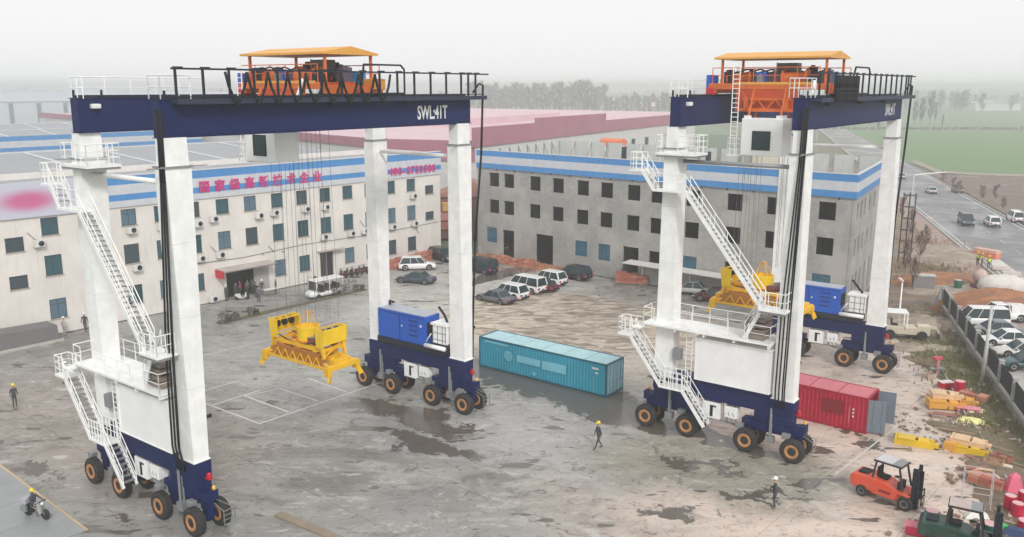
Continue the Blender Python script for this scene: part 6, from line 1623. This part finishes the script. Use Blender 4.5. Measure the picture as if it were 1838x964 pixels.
# ------------------------------------------------------------------ fence on a low wall beside the car park
FN = thing('boundary_fence', 'dark metal fence on low concrete wall between yard verge and car park', 'fence', (44.6, 87.6, 0), math.atan2(52.0 - 87.6, 33.6 - 44.6))
FL = math.hypot(52.0 - 87.6, 33.6 - 44.6) + 10
part('wall', MB().box(0, -.18, -.1, FL, .18, .55), paint('fence_wall_concrete', (.31, .30, .275), .85, wear=.5), FN)
part('wall_coping', MB().box(0, -.24, .55, FL, .24, .62), paint('fence_wall_concrete', (.31, .30, .275), .85), FN)
nbay = int(FL / 4.3); M_FPOST = paint('fence_post_grey', (.38, .39, .38), .6); M_FPAN = plain('fence_panel_dark', (.03, .035, .045), .6)
for k in range(nbay + 1):
    x = k * 4.3 + .2
    part('post', MB().box(x - .16, -.16, .62, x + .16, .16, 2.35).box(x - .2, -.2, 2.35, x + .2, .2, 2.42), M_FPOST, FN)
    if k < nbay:
        f = MB(); 
        for z in (.72, 2.05): f.box(x + .16, -.03, z, x + 4.14, .03, z + .06)
        n = 36
        for i in range(n): xx = x + .2 + i * 3.9 / n; f.box(xx, -.02, .72, xx + .06, .02, 2.2)
        part('fence_panel', f, M_FPAN, FN)
def lamp_pole(name, label, loc, h, r, m, head=None, lean=(0, 0), rz=0):
    t = thing(name, label, 'lamp post' if head else 'pole', (*loc, 0), rz)
    part('shaft', MB().tube((0, 0, 0), (lean[0], lean[1], h), r, 10, r * .6), m, t, True)
    part('base', MB().lathe([(r * 2, 0), (r * 2, .12), (r, .2)], n=10), m, t)
    if head: part('lamp_head', MB().bar((lean[0], lean[1], h), (lean[0] + head[0], lean[1] + head[1], h + head[2]), .22, .14), M_LAMPW, t)
    return t
M_CONC = paint('pole_concrete', (.52, .52, .48), .7)
lamp_pole('lamp_post', 'tall pale concrete pole in the verge just inside the fence', (36.23, 63.90), 6.3, .16, M_CONC, None, (.25, .25))
lamp_pole('lamp_post', 'white post with tilted floodlight beside the white roofed loader', (35.78, 77.81), 5.1, .09, M_WHITE, (-.5, -.5, .4))
lamp_pole('lamp_post', 'tall roadside lamp post with long arm at the near kerb', (63.52, 137.63), 9.0, .14, M_CONC, (5.5, 1.0, .3))
for k, (a, b) in enumerate(((((92.15, 265.95)), 10.0), (((153.06, 378.49)), 9), (((177.97, 467.51)), 9))): lamp_pole('lamp_post', ('thin lamp post by the road seen above the grey building roof', 'lamp post along the road behind the crane beam', 'farthest lamp post along the road')[k], a, b, .12, M_CONC, (1.5, .5, .1))
tw = thing('scaffold_tower', 'narrow dark scaffold mast behind the right leg of the crane by the red container', 'scaffold', (*(51.20, 111.51), 0), R(20))
for x in (-.5, .5):
    for y in (-.5, .5): part('upright', MB().bar((x, y, 0), (x, y, 9.2), .1), M_DARK, tw)
for k in range(6):
    for s in (-1, 1): part('ledger', MB().bar((-.5, s * .5, 1.4 + 1.5 * k), (.5, s * .5, 1.4 + 1.5 * k), .07), M_DARK, tw); part('ledger', MB().bar((s * .5, -.5, 1.4 + 1.5 * k), (s * .5, .5, 1.4 + 1.5 * k), .07), M_DARK, tw)

# ------------------------------------------------------------------ verge, heaps, small plants
from mathutils import noise as mn
vb = MB(); r = random.Random(11)
NV_ = 60
for i in range(NV_ + 1):
    f = i / NV_; y = 88.5 - f * 58
    xf = 44.6 + (33.6 - 44.6) * (87.6 - y) / (87.6 - 52.0) - .3
    xe = xf - 4.6 - 1.4 * math.sin(f * 9) + mn.noise((y * .3, 0, 0)) * 1.2
    for j in range(9):
        q = j / 8; x = xe + (xf - xe) * q
        vb.v.append((x, y, -.05 + .12 * math.sin(q * PI) + .12 * abs(mn.noise((x * .9, y * .9, 2)))))
for i in range(NV_):
    for j in range(8): a = i * 9 + j; vb.f.append((a, a + 9, a + 10, a + 1))
structure('verge_bank', vb, M_VERGE, True)
def tufts(name, pts, n, h, m, seed, spread=1.0):
    r = random.Random(seed); b = MB()
    for k in range(n):
        a = r.choice(pts); x, y = a[0] + r.gauss(0, spread), a[1] + r.gauss(0, spread)
        for q in range(5):
            an = r.uniform(0, 6.28); hh = h * r.uniform(.4, 1.1); dx, dy = math.cos(an) * .04, math.sin(an) * .04; lx, ly = r.uniform(-.25, .25) * h, r.uniform(-.25, .25) * h
            b.add([(x - dx, y - dy, .0), (x + dx, y + dy, .0), (x + lx, y + ly, hh)], [(0, 1, 2)])
    return structure(name, b, m, False, 'stuff')
tufts('grass', [(36.96, 70.83), (36.54, 68.56), (35.69, 66.43), (35.22, 63.77), (34.36, 60.14), (33.04, 55.85), (38.46, 74.93)], 1500, .45, plain('dry_grass', (.22, .22, .10), .9), 4, 1.3)
tufts('grass', [(40.15, 79.49), (40.97, 83.55), (60.95, 128.33), (54.41, 107.90), (49.60, 101.40), (50.89, 107.93)], 900, .5, plain('brown_grass', (.28, .20, .11), .9), 5, 2.5)
def shrub(x, y, h, seed, label, group):
    r = random.Random(seed); t = thing('shrub', label, 'shrub', (x, y, .08), 0, group)
    s_ = MB()
    for k in range(6): a = r.uniform(0, 6.28); s_.tube((0, 0, 0), (math.cos(a) * h * .3, math.sin(a) * h * .3, h * r.uniform(.6, .95)), .025, 4, .01)
    part('stem', s_, M_BARK, t)
    c = MB()
    for k in range(230):
        a, rr = r.uniform(0, 6.28), h * .5 * r.uniform(.1, 1) ** .6; z = h * r.uniform(.2, 1.05)
        x0, y0 = math.cos(a) * rr, math.sin(a) * rr; l = .09
        v = [(x0 + r.uniform(-l, l), y0 + r.uniform(-l, l), z + r.uniform(-l, l)) for _ in range(3)]
        c.add(v, [(0, 1, 2)])
    part('foliage', c, plain('shrub_leaf', (.07, .075, .045), .9), t)
for k, (p, h) in enumerate((((-27.86, 81.10), 1.1), ((-27.46, 81.71), .7), ((-27.01, 82.52), .8), ((-25.97, 83.99), .9), ((-25.59, 84.42), .6), ((-19.34, 92.63), .8), ((-18.71, 93.14), 1.1), ((-17.87, 93.92), 1.5), ((-17.39, 94.72), .7), ((-16.86, 95.26), .6))):
    shrub(*p, h, k, 'bare dark shrub in the planting strip before the office', 'shrubs in the planting strip')
# soil mounds and spoil
rough_patch('soil_heap', *(50.39, 86.57), 7.5, 2.2, R(-8), .5, M_ORSOIL, 3, 60, 30, -.02, dome=2.3)
rough_patch('soil_heap', *(50.97, 100.78), 6.5, 3.2, R(10), .5, M_ORSOIL, 4, 50, 30, -.02, dome=.7)
rough_patch('rubble', *(39.40, 82.51), 5.5, 3.0, R(-20), .6, M_SAND, 6, 60, 40, -.02, freq=2.2, dome=.2)
rough_patch('rubble', *(35.44, 73.75), 4.5, 1.2, R(-10), .5, M_SAND, 7, 50, 24, -.02, freq=2.5, dome=.1)
rough_patch('rubble', *(31.00, 53.46), 4.2, 1.3, R(-52), .35, M_VERGE, 31, 60, 30, -.02, freq=2.5, dome=.1)
rough_patch('rubble', *(29.59, 48.02), 2.6, 1.1, R(-55), .4, M_DIRT, 32, 40, 24, -.02, freq=2.5, dome=.15)
rough_patch('rubble', *(35.39, 68.57), 3.5, 1.2, R(-60), .3, M_DIRT, 33, 40, 24, -.02, freq=2.5, dome=.1)
rough_patch('rubble', *(20.90, 99.22), 10, 1.6, R(-41), .5, M_SAND, 8, 70, 24, -.02, freq=2, dome=.1)
rough_patch('brick_rubble', *(1.16, 110.47), 9.5, 1.6, R(-41), .6, M_ORSOIL, 9, 80, 24, -.02, freq=2.4, dome=.35)
rough_patch('brick_rubble', *(-14.29, 109.89), 5.5, 1.6, R(49), .6, M_ORSOIL, 10, 60, 24, -.02, freq=2.4, dome=.3)
rough_patch('soil_heap', *(58.93, 117.25), 8, 5.0, R(70), .5, M_SAND, 12, 50, 40, -.04, dome=.4)
rough_patch('rubble', *(54.06, 96.66), 10, 2.6, R(5), .4, M_SAND, 13, 60, 30, -.03, freq=1.5, dome=.15)
# brick stacks
M_BRICK = [paint('brick_%d' % k, c, .9, streak=False) for k, c in enumerate(((.46, .16, .10), (.52, .24, .17), (.40, .13, .09)))]
def brick_stack(label, loc, rz, nx, ny, nz, group=None):
    t = thing('brick_stack', label, 'brick stack', (*loc, 0), rz, group)
    r = random.Random(int(loc[0] * 10)); L_, W_, H_ = .62, .42, .24
    mes = [MB().box(.01, .01, 0, L_ - .01, W_ - .01, H_ - .012).mesh('brick', m) for m in M_BRICK]
    for k in range(nz):
        for i in range(nx):
            for j in range(ny):
                if k == nz - 1 and r.random() < .3: continue
                if 0 < i < nx - 1 and 0 < j < ny - 1 and k < nz - 2: continue
                o = link(bpy.data.objects.new('brick', r.choice(mes)), t); o.location = ((i - nx / 2) * L_ + r.uniform(-.02, .02), (j - ny / 2) * W_ + r.uniform(-.02, .02), k * H_ + .1)
    part('pallet', MB().box(-nx / 2 * L_, -ny / 2 * W_, 0, nx / 2 * L_, ny / 2 * W_, .1), paint('pallet_wood', (.30, .22, .15), .8), t)
    return t
brick_stack('red brick stack on the mud before the white carport', (13.46, 99.57), R(-20), 4, 3, 5)
brick_stack('red brick stack touching the larger one, nearer the crane leg', (15.05, 99.26), R(-20), 3, 3, 4)
for k, (px, py) in enumerate(((708, 484), (722, 480), (738, 476), (752, 471), (766, 468))):
    g_ = [(-14.78, 107.10), (-13.97, 108.47), (-13.00, 109.87), (-12.18, 111.68), (-11.26, 112.79)][k]
    brick_stack('orange brick stack in the row at the end of the office wall', g_, R(40 + k * 7), 3, 2, 5, 'brick stacks at the end of the office')
for k, g_ in enumerate(((-2.12, 111.96), (-1.01, 110.85), (0.43, 110.12), (1.85, 108.69), (3.25, 107.98))):
    brick_stack('orange brick stack along the foot of the grey building', g_, R(-41 + k * 5), 3, 2, (3, 4, 3, 4, 2)[k], 'brick stacks along the grey building')

# ------------------------------------------------------------------ steel parts, drums and planks on the right
M_PALEY = paint('pale_yellow_sheet', (.82, .78, .34), .6, wear=.15)
M_WOOD = paint('old_wood', (.30, .21, .15), .85, wear=.5)
M_TAN = paint('tan_primer', (.72, .50, .30), .6, wear=.3)
def steel_piece(label, loc, rz, Lx, Ly, Hz, m, z=0, cells=3, group=None, name='steel_frame'):
    t = thing(name, label, 'steel frame', (*loc, z), rz, group)
    b = MB(); b.box(-Lx / 2, -Ly / 2, 0, Lx / 2, -Ly / 2 + .1, Hz); b.box(-Lx / 2, Ly / 2 - .1, 0, Lx / 2, Ly / 2, Hz)
    part('side_plate', b, m, t, kind='stuff')
    part('top_plate', MB().box(-Lx / 2 + .05, -Ly / 2 - .06, Hz, -.02, Ly / 2 + .06, Hz + .05), m, t); part('gusset', MB().hexa([(.1, -Ly / 2, .1), (Lx / 2, -Ly / 2, .1), (Lx / 2, Ly / 2, .1), (.1, Ly / 2, .1)], [(.15, -Ly / 3, Hz + .12), (Lx / 3, -Ly / 3, Hz + .05), (Lx / 3, Ly / 3, Hz + .05), (.15, Ly / 3, Hz + .12)]), m, t); part('flange', MB().box(-Lx / 2 - .12, -Ly / 2 - .12, 0, -Lx / 2 + .02, Ly / 2 + .12, Hz * 1.15), m, t)
    for k in range(cells + 1):
        x = -Lx / 2 + .1 + (Lx - .3) * k / cells; part('rib', MB().box(x, -Ly / 2 + .1, .02, x + .08, Ly / 2 - .1, Hz - .02), m, t)
    part('end_lug', MB().box(Lx / 2, -.2, .05, Lx / 2 + .25, .2, Hz * .7), m, t)
    return t
steel_piece('yellow steel frame lying alone between the forklift and the red container', (25.96, 52.48), R(-28), 2.2, .75, .42, paint('yellow_part', (.72, .48, .02), .5))
steel_piece('yellow steel frame at the bottom of the stack nearest the forklift', (28.79, 51.42), R(-28), 1.9, .9, .4, paint('yellow_part', (.72, .48, .02), .5))
steel_piece('orange tan steel frame on top of the yellow one near the forklift', (28.95, 51.59), R(-35), 1.9, .9, .3, M_TAN, .46, 2)
steel_piece('orange steel bracket leaning left of the stack near the forklift', (28.09, 51.85), R(40), 1.1, .5, .5, paint('amber_part', (.72, .36, .06), .5))
steel_piece('amber steel frame lowest in the far stack by the red drums', (31.20, 59.25), R(-12), 2.2, 1.0, .5, paint('amber_part', (.72, .36, .06), .5))
steel_piece('tan steel frame on top of the far stack by the red drums', (31.42, 59.70), R(-14), 1.8, .9, .35, M_TAN, .56, 2)
steel_piece('amber steel frame right of the far stack', (32.63, 59.69), R(-20), 1.6, .8, .5, paint('amber_part', (.72, .36, .06), .5))
def drum(label, loc, c, h=.9, r_=.32, z=0, group=None, lid=None, name='drum'):
    t = thing(name, label, 'drum', (*loc, z), 0, group)
    m = paint('drum_%s' % '_'.join('%02d' % int(v * 100) for v in c), c, .45, wear=.2)
    part('barrel', MB().lathe([(r_ * .97, 0), (r_, .02), (r_, h * .32), (r_ * 1.04, h * .34), (r_, h * .36), (r_, h * .64), (r_ * 1.04, h * .66), (r_, h * .68), (r_, h - .02), (r_ * .97, h)], n=20), m, t)
    part('lid', MB().lathe([(r_ * .9, h), (r_ * .9, h + .015)], n=18), paint('drum_lid_pink', lid or (.72, .42, .45), .5), t)
    return t
CR = (.48, .006, .045)
drum('crimson drum beside the pink tarpaulin, leftmost at the bottom right corner', (27.10, 43.71), CR, .85, .31)
drum('crimson drum in front of the others at the bottom right corner', (27.07, 42.95), CR, .78, .31)
drum('dark lidded crimson drum at the right picture edge', (28.12, 44.16), CR, .85, .31, lid=(.3, .1, .15))
drum('crimson drum half out of view below the others at the right edge', (26.59, 41.40), CR, .6, .36)
drum('green drum half hidden beside the forklift mast at the bottom edge', (24.25, 40.50), (.01, .12, .08), .9, .38, lid=(.3, .5, .45))
drum('green drum with pale lid left of the blackish forklift at the bottom edge', (21.91, 41.76), (.01, .13, .09), .95, .36, lid=(.4, .5, .46))
drum('green drum standing alone on the brown site ground beyond the fence', (50.69, 96.41), (.015, .14, .07), 1.1, .42, lid=(.05, .2, .12))
drum('crimson drum behind the tan steel frames, right one', (33.57, 62.03), CR, 1.0, .38)
t = thing('red_box', 'small crimson box behind the tan steel frames', 'box', (*(33.13, 63.27), 0), R(10)); part('shell', MB().box(-.5, -.3, 0, .5, .3, .5), M_RED, t, bevel=.03); part('lid', MB().box(-.52, -.32, .5, .52, .32, .55), paint('box_lid_white', (.7, .6, .6), .5), t)
t = thing('pink_pallet', 'pink metal pallet right of the amber frames', 'pallet', (*(32.41, 58.47), 0), R(-25)); part('deck', MB().box(-.8, -.4, .25, .8, .4, .3), paint('pallet_pink', (.72, .25, .30), .5), t)
for x in (-.6, 0, .6): part('runner', MB().box(x - .08, -.4, 0, x + .08, .4, .25), paint('pallet_pink', (.72, .25, .30), .5), t)
def sheet_pile(label, loc, rz, pts, m, z=.25):
    t = thing('plastic_sheet', label, 'sheet', (*loc, 0), rz)
    b = MB(); n = len(pts); b.v = [(x, y, z * .1) for x, y in pts] + [(x * .55, y * .55, z) for x, y in pts] + [(0, 0, z * 1.25)]
    b.f = [(i, (i + 1) % n, n + (i + 1) % n, n + i) for i in range(n)] + [(n + i, n + (i + 1) % n, 2 * n) for i in range(n)]
    part('cover', b, m, t); return t
sheet_pile('pale yellow plastic sheet over planks near the fence verge', (31.46, 56.47), R(-15), [(-.9, -.3), (0, -.6), (.9, -.5), (1.2, .2), (.4, .6), (-.7, .4)], M_PALEY)
sheet_pile('cream sheet behind the pale yellow one', (32.85, 58.25), R(-15), [(-.6, -.3), (.5, -.35), (.8, .2), (-.3, .35)], paint('cream_sheet', (.78, .66, .42), .6))
sheet_pile('pink tarpaulin heap above the crimson drums', (28.60, 45.98), R(60), [(-.5, -.4), (.4, -.5), (.6, .3), (-.1, .6), (-.6, .3)], paint('pink_tarp', (.70, .14, .22), .6), .9)
sheet_pile('white sheet on the ground behind the green forklift mast', (24.83, 42.90), R(0), [(-.7, -.3), (.6, -.35), (.8, .25), (-.5, .3)], paint('white_sheet', (.78, .76, .72), .6), .3)
sheet_pile('bright green sheet crumpled near the bottom right drums', (25.36, 41.69), R(-10), [(-.6, -.25), (.6, -.3), (.7, .2), (-.4, .25)], paint('green_sheet', (.05, .45, .12), .6), .25)
sheet_pile('pale cloth bundle at the verge above the pink tarpaulin', (29.72, 48.79), R(-30), [(-.5, -.25), (.5, -.3), (.6, .2), (-.4, .25)], paint('pale_bundle', (.66, .58, .46), .8), .3)
sheet_pile('dark blue tarpaulin at the bottom right corner', (25.81, 40.94), R(-30), [(-.6, -.3), (.6, -.4), (.7, .3), (-.5, .35)], paint('navy_tarp', (.03, .06, .16), .6), .4)
t = thing('red_trough', 'crimson steel trough at the bottom picture edge under the green forklift', 'trough', (*(21.42, 40.73), 0), R(-28)); part('shell', MB().box(-1.2, -.3, 0, 1.2, .3, .5), paint('crimson_trough', (.62, .03, .09), .5), t, bevel=.08); part('rim', MB().box(-1.25, -.35, .5, 1.25, .35, .55), paint('trough_rim', (.66, .20, .26), .5), t)
def plank(loc, rz, ln_, m, label, z=.0):
    t = tag(part('plank', MB().box(-ln_ / 2, -.11, 0, ln_ / 2, .11, .06), m, None), label, 'plank', 'planks by the verge'); t.location = (*loc, z); t.rotation_euler = (0, 0, rz)
for k, (g_, a, l_) in enumerate((((31.01, 57.72), -22, 2.6), ((30.24, 56.89), -26, 2.2), ((30.21, 55.37), -20, 2.8), ((30.39, 54.40), -24, 3.0), ((29.66, 55.47), -18, 2.0), ((30.61, 53.00), -35, 2.4), ((30.25, 51.07), -50, 2.2), ((30.49, 52.11), -45, 2.8), ((30.11, 49.99), -52, 2.6), ((30.00, 57.41), -15, 1.8))):
    plank(g_, R(a), l_, M_WOOD if k % 3 else paint('rusty_strip', (.34, .15, .12), .8), 'weathered plank or strip lying by the verge edge', .01 + .012 * k)
for k, (a, b) in enumerate((((35.04, 67.84), (31.74, 57.40)), ((31.45, 55.86), (28.76, 46.55)), ((38.49, 78.55), (35.65, 69.31)), ((39.21, 82.10), (37.63, 75.81)))):
    p = part('pipe', MB().tube((*a, .12), (*b, .12), .07, 8), paint('pipe_grey', (.48, .44, .42), .6), None); tag(p, ('long grey pipe along the verge beside the amber frames', 'long grey pipe along the verge near the drums', 'grey pipe beside the loader, along the verge top', 'short grey pipe end by the loader')[k], 'pipe')
def crate(label, loc, rz, lx, ly, h, m):
    t = thing('crate', label, 'crate', (*loc, 0), rz)
    for k in range(4):
        z = .06 + k * (h - .06) / 4
        for s in (-1, 1): part('board', MB().box(-lx / 2, s * ly / 2 - .015, z, lx / 2, s * ly / 2 + .015, z + (h - .06) / 4 - .03), m, t)
        for s in (-1, 1): part('board', MB().box(s * lx / 2 - .015, -ly / 2 + .02, z, s * lx / 2 + .015, ly / 2 - .02, z + (h - .06) / 4 - .03), m, t)
    part('content', MB().ball((0, 0, h * .6), .5, 8, (lx * .75, ly * .75, h * .8)), M_DEB, t)
    for x in (-1, 1):
        for y in (-1, 1): part('corner_post', MB().box(x * lx / 2 - .04 - .02 * x, y * ly / 2 - .04 - .02 * y, 0, x * lx / 2 + .04 - .02 * x, y * ly / 2 + .04 - .02 * y, h + .03), m, t)
M_DEB = paint('scrap_brown', (.30, .16, .11), .8)
crate('low brown board crate by the verge, left of the pale cloth bundle', (29.15, 49.11), R(-40), 1.0, .7, .5, paint('crate_tan', (.48, .30, .19), .8))
crate('reddish board crate at the verge edge between the orange tan frame and the pink tarpaulin', (30.13, 49.91), R(-55), .9, .6, .45, paint('crate_red', (.40, .14, .10), .8))
crate('small pale board crate beside the pump stand', (33.00, 65.63), R(20), .8, .6, .4, paint('crate_pale', (.55, .45, .36), .8))
brick_stack('low red brick pile at the verge edge under the tall pale pole', (33.91, 60.60), R(-50), 3, 2, 2)
brick_stack('low red brick pile beside the wire rack', (27.46, 46.70), R(-50), 3, 2, 2)
for k, (g_, a, l_) in enumerate((((29.31, 53.01), -10, 1.6), ((28.61, 49.75), -60, 1.9), ((28.43, 48.33), -20, 1.4), ((29.46, 54.31), -30, 2.3), ((27.83, 48.64), 10, 1.5), ((28.02, 46.55), -70, 1.8))):
    plank(g_, R(a), l_, (M_WOOD, paint('rusty_strip', (.34, .15, .12), .8), M_TAN)[k % 3], 'weathered plank or strip lying by the verge edge', .14 + .012 * k)
ch = thing('pump_stand', 'small pink and grey machine stand at the verge above the red drums', 'pump', (*(33.96, 66.44), 0), R(15))
part('base', MB().box(-.7, -.35, 0, .7, -.25, .12).box(-.7, .25, 0, .7, .35, .12).box(-.5, -.3, .12, -.4, .3, .2).box(.4, -.3, .12, .5, .3, .2), M_GREY, ch, kind='stuff'); part('column', MB().box(-.14, -.14, .1, .14, .14, 1.3), paint('pump_pink', (.48, .22, .24), .6), ch); part('head', MB().box(-.4, -.18, 1.3, .35, .18, 1.5), paint('pump_red', (.55, .08, .1), .6), ch); part('tray', MB().box(-.6, -.25, .5, .6, .25, .56), M_GREY, ch)
pb_ = thing('wire_rack', 'thin empty wire rack behind the forklift', 'rack', (*(25.49, 44.17), 0), R(-25))
for x in (-.7, .7):
    for y in (-.4, .4): part('post', MB().bar((x, y, 0), (x, y, 2.1), .035), paint('rack_pale', (.52, .48, .48), .5), pb_)
for z in (.9, 2.1): part('shelf_frame', MB().bar((-.7, -.4, z), (.7, -.4, z), .03).bar((-.7, .4, z), (.7, .4, z), .03).bar((-.7, -.4, z), (-.7, .4, z), .03).bar((.7, -.4, z), (.7, .4, z), .03), paint('rack_pale', (.52, .48, .48), .5), pb_)
# small white roofed loader
ld = thing('small_loader', 'small cream loader with white canopy beside the far crane wheels', 'loader', (*(35.73, 76.89), 0), R(-15))
M_CREAMP = paint('cream_machine', (.60, .54, .42), .6, wear=.4)
part('body', MB().box(-1.7, -.65, .5, 1.2, .65, 1.2).box(1.2, -.5, .45, 2.3, .5, 1.35), M_CREAMP, ld, bevel=.05, kind=None)
part('canopy', MB().box(-1.75, -.85, 2.45, .35, .85, 2.56), M_LAMPW, ld, bevel=.04)
for x in (-1.65, .25):
    for s in (-1, 1): part('canopy_post', MB().box(x - .06, s * .75 - .06, 1.1, x + .06, s * .75 + .06, 2.46), M_WHITE, ld)
part('seat', MB().box(-.9, -.25, 1.2, -.45, .25, 1.35).box(-1.0, -.25, 1.3, -.9, .25, 1.8), M_DARK, ld)
part('boom', MB().bar((1.2, 0, 1.3), (2.9, 0, 1.1), .2, .25).bar((2.9, 0, 1.1), (3.3, 0, .3), .15), M_CREAMP, ld)
part('bucket', MB().sideprism([(3.1, .1), (3.1, .7), (3.3, .75), (3.8, .12)], -.7, .7), paint('bucket_brown', (.25, .2, .16), .7), ld)
for x in (-1.1, 1.6):
    for s in (-1, 1): w = part('wheel', MB().lathe([(.25, -.14), (.42, -.16), (.46, 0), (.42, .16), (.25, .14)], (x, s * .72, .46), 'y', 16), M_TYRE, ld)
part('red_crate', MB().box(-2.6, -.6, 0, -1.8, .3, .7), paint('crate_faded', (.42, .22, .24), .8), ld)
# mixer drum, small mixer and orange barrier on the site
mx_ = thing('mixer_tank', 'large white rounded mixer tank on the orange soil beyond the fence', 'mixer', (*(53.73, 92.62), 0), R(-10))
part('tank', MB().lathe([(.25, -2.7), (.9, -2.3), (1.25, -1.3), (1.35, 0), (1.2, 1.2), (.7, 2.0), (.35, 2.3)], (0, 0, 1.25), 'x', 20), paint('tank_white', (.66, .62, .58), .6, wear=.4), mx_, True)
part('mouth', MB().lathe([(.32, -.1), (.38, .15)], (.2, -1.28, .95), 'y', 12), M_DARK, mx_); part('cradle', MB().box(-2, -.8, 0, -1.8, .8, .7).box(1.4, -.8, 0, 1.6, .8, .7), M_GREY, mx_, kind='stuff')
sm_ = thing('concrete_mixer', 'small pinkish concrete mixer left of the white tank', 'mixer', (*(53.23, 96.67), 0), R(30))
part('drum', MB().lathe([(.3, -.7), (.75, -.4), (.8, .2), (.35, .8)], (0, 0, 1.5), 'x', 14), paint('mixer_pale', (.56, .42, .38), .7), sm_, True); part('frame', MB().box(-.8, -.6, 0, .8, .6, .7), paint('mixer_maroon', (.18, .07, .08), .7), sm_)
ob = thing('road_barrier', 'long orange barrier box behind the three lime vested workers', 'barrier', (*(64.24, 115.60), 0), R(-62))
part('shell', MB().box(-1.6, -.5, 0, 1.6, .5, 1.1), paint('barrier_orange', (.72, .22, .12), .6), ob, bevel=.06); part('white_band', MB().box(-1.62, -.52, .75, 1.62, .52, 1.12), paint('barrier_pale', (.72, .42, .34), .6), ob)
for k, g_ in enumerate(((61.48, 107.15), (60.94, 103.83), (59.40, 99.81))):
    s_ = thing('paving_pallet', 'pale slab pallet on the red verge beside the road', 'pallet', (*g_, 0), R(-20), 'slab pallets by the road'); part('slabs', MB().box(-1, -.5, .12, 1, .5, .5), paint('slab_pale', (.60, .52, .5), .8), s_); part('runner', MB().box(-1, -.5, 0, 1, -.3, .12).box(-1, .3, 0, 1, .5, .12), M_WOOD, s_, kind='stuff')
uc = thing('tarped_unit', 'grey tarped unit at the head of the fence', 'tarped unit', (*(45.13, 88.47), 0), R(-20)); part('cover', MB().hexa([(-.9, -.6, 0), (.9, -.6, 0), (.9, .6, 0), (-.9, .6, 0)], [(-.3, -.3, 2.0), (.2, -.3, 2.1), (.2, .3, 2.1), (-.3, .3, 2.0)]), paint('tarp_grey', (.40, .38, .42), .8), uc, bevel=.1); part('base', MB().box(-.95, -.65, 0, .95, .65, .12), M_GREY, uc)
gt = thing('gate_pier', 'short grey gate pier among reddish shrubs past the scaffold mast', 'pier', (*(46.71, 96.44), 0), R(-15)); part('shaft', MB().box(-1.1, -.5, 0, 1.1, .5, 1.6), paint('pier_grey', (.24, .23, .23), .85), gt); part('cap', MB().box(-1.2, -.6, 1.6, 1.2, .6, 1.75), M_CONC, gt)
# small debris on the yard
db = MB(); r = random.Random(21)
for cx, cy, s_ in ((*(29.93, 52.11), 2.2), (*(29.63, 55.87), 2.0), (*(28.76, 48.03), 1.6), (*(20.21, 95.80), 5), (*(0.77, 106.63), 6), (*(37.70, 77.62), 4), (*(24.88, 41.99), 2.0)):
    for k in range(120):
        x, y = cx + r.gauss(0, s_), cy + r.gauss(0, s_ * .5); q = r.uniform(.04, .22); db.cbox(x, y, q * .3, q * 1.6, q, q * .7, r.uniform(0, 3))
structure('debris', db, paint('debris_brown', (.28, .2, .16), .9), False, 'stuff')
db = MB(); r = random.Random(22)
for cx, cy, s_ in ((*(30.94, 53.00), 1.8), (*(30.45, 56.37), 1.6), (*(29.09, 48.02), 1.2), (*(37.19, 77.62), 3), (*(25.79, 42.59), 1.4), (*(32.89, 62.53), 1.5)):
    for k in range(40):
        x, y = cx + r.gauss(0, s_), cy + r.gauss(0, s_ * .6); q = r.uniform(.05, .28); db.cbox(x, y, q * .2, q * 2.2, q * .7, q * .4, r.uniform(0, 3))
structure('debris', db, paint('debris_pale', (.58, .48, .42), .9), False, 'stuff')

# ------------------------------------------------------------------ air: pale winter haze round the whole place
hm = bpy.data.materials.new('haze_air'); hm.use_nodes = True
hn = hm.node_tree; hn.nodes.clear()
ho = hn.nodes.new('ShaderNodeOutputMaterial'); hv = hn.nodes.new('ShaderNodeVolumePrincipled')
hv.inputs['Color'].default_value = (.97, .988, 1.0, 1); hv.inputs['Density'].default_value = .00115; hv.inputs['Anisotropy'].default_value = .5
hn.links.new(hv.outputs[0], ho.inputs['Volume'])
hz = structure('haze', MB().box(-3200, -300, -1.4, 3200, 4200, 29.6), hm, False, 'stuff')
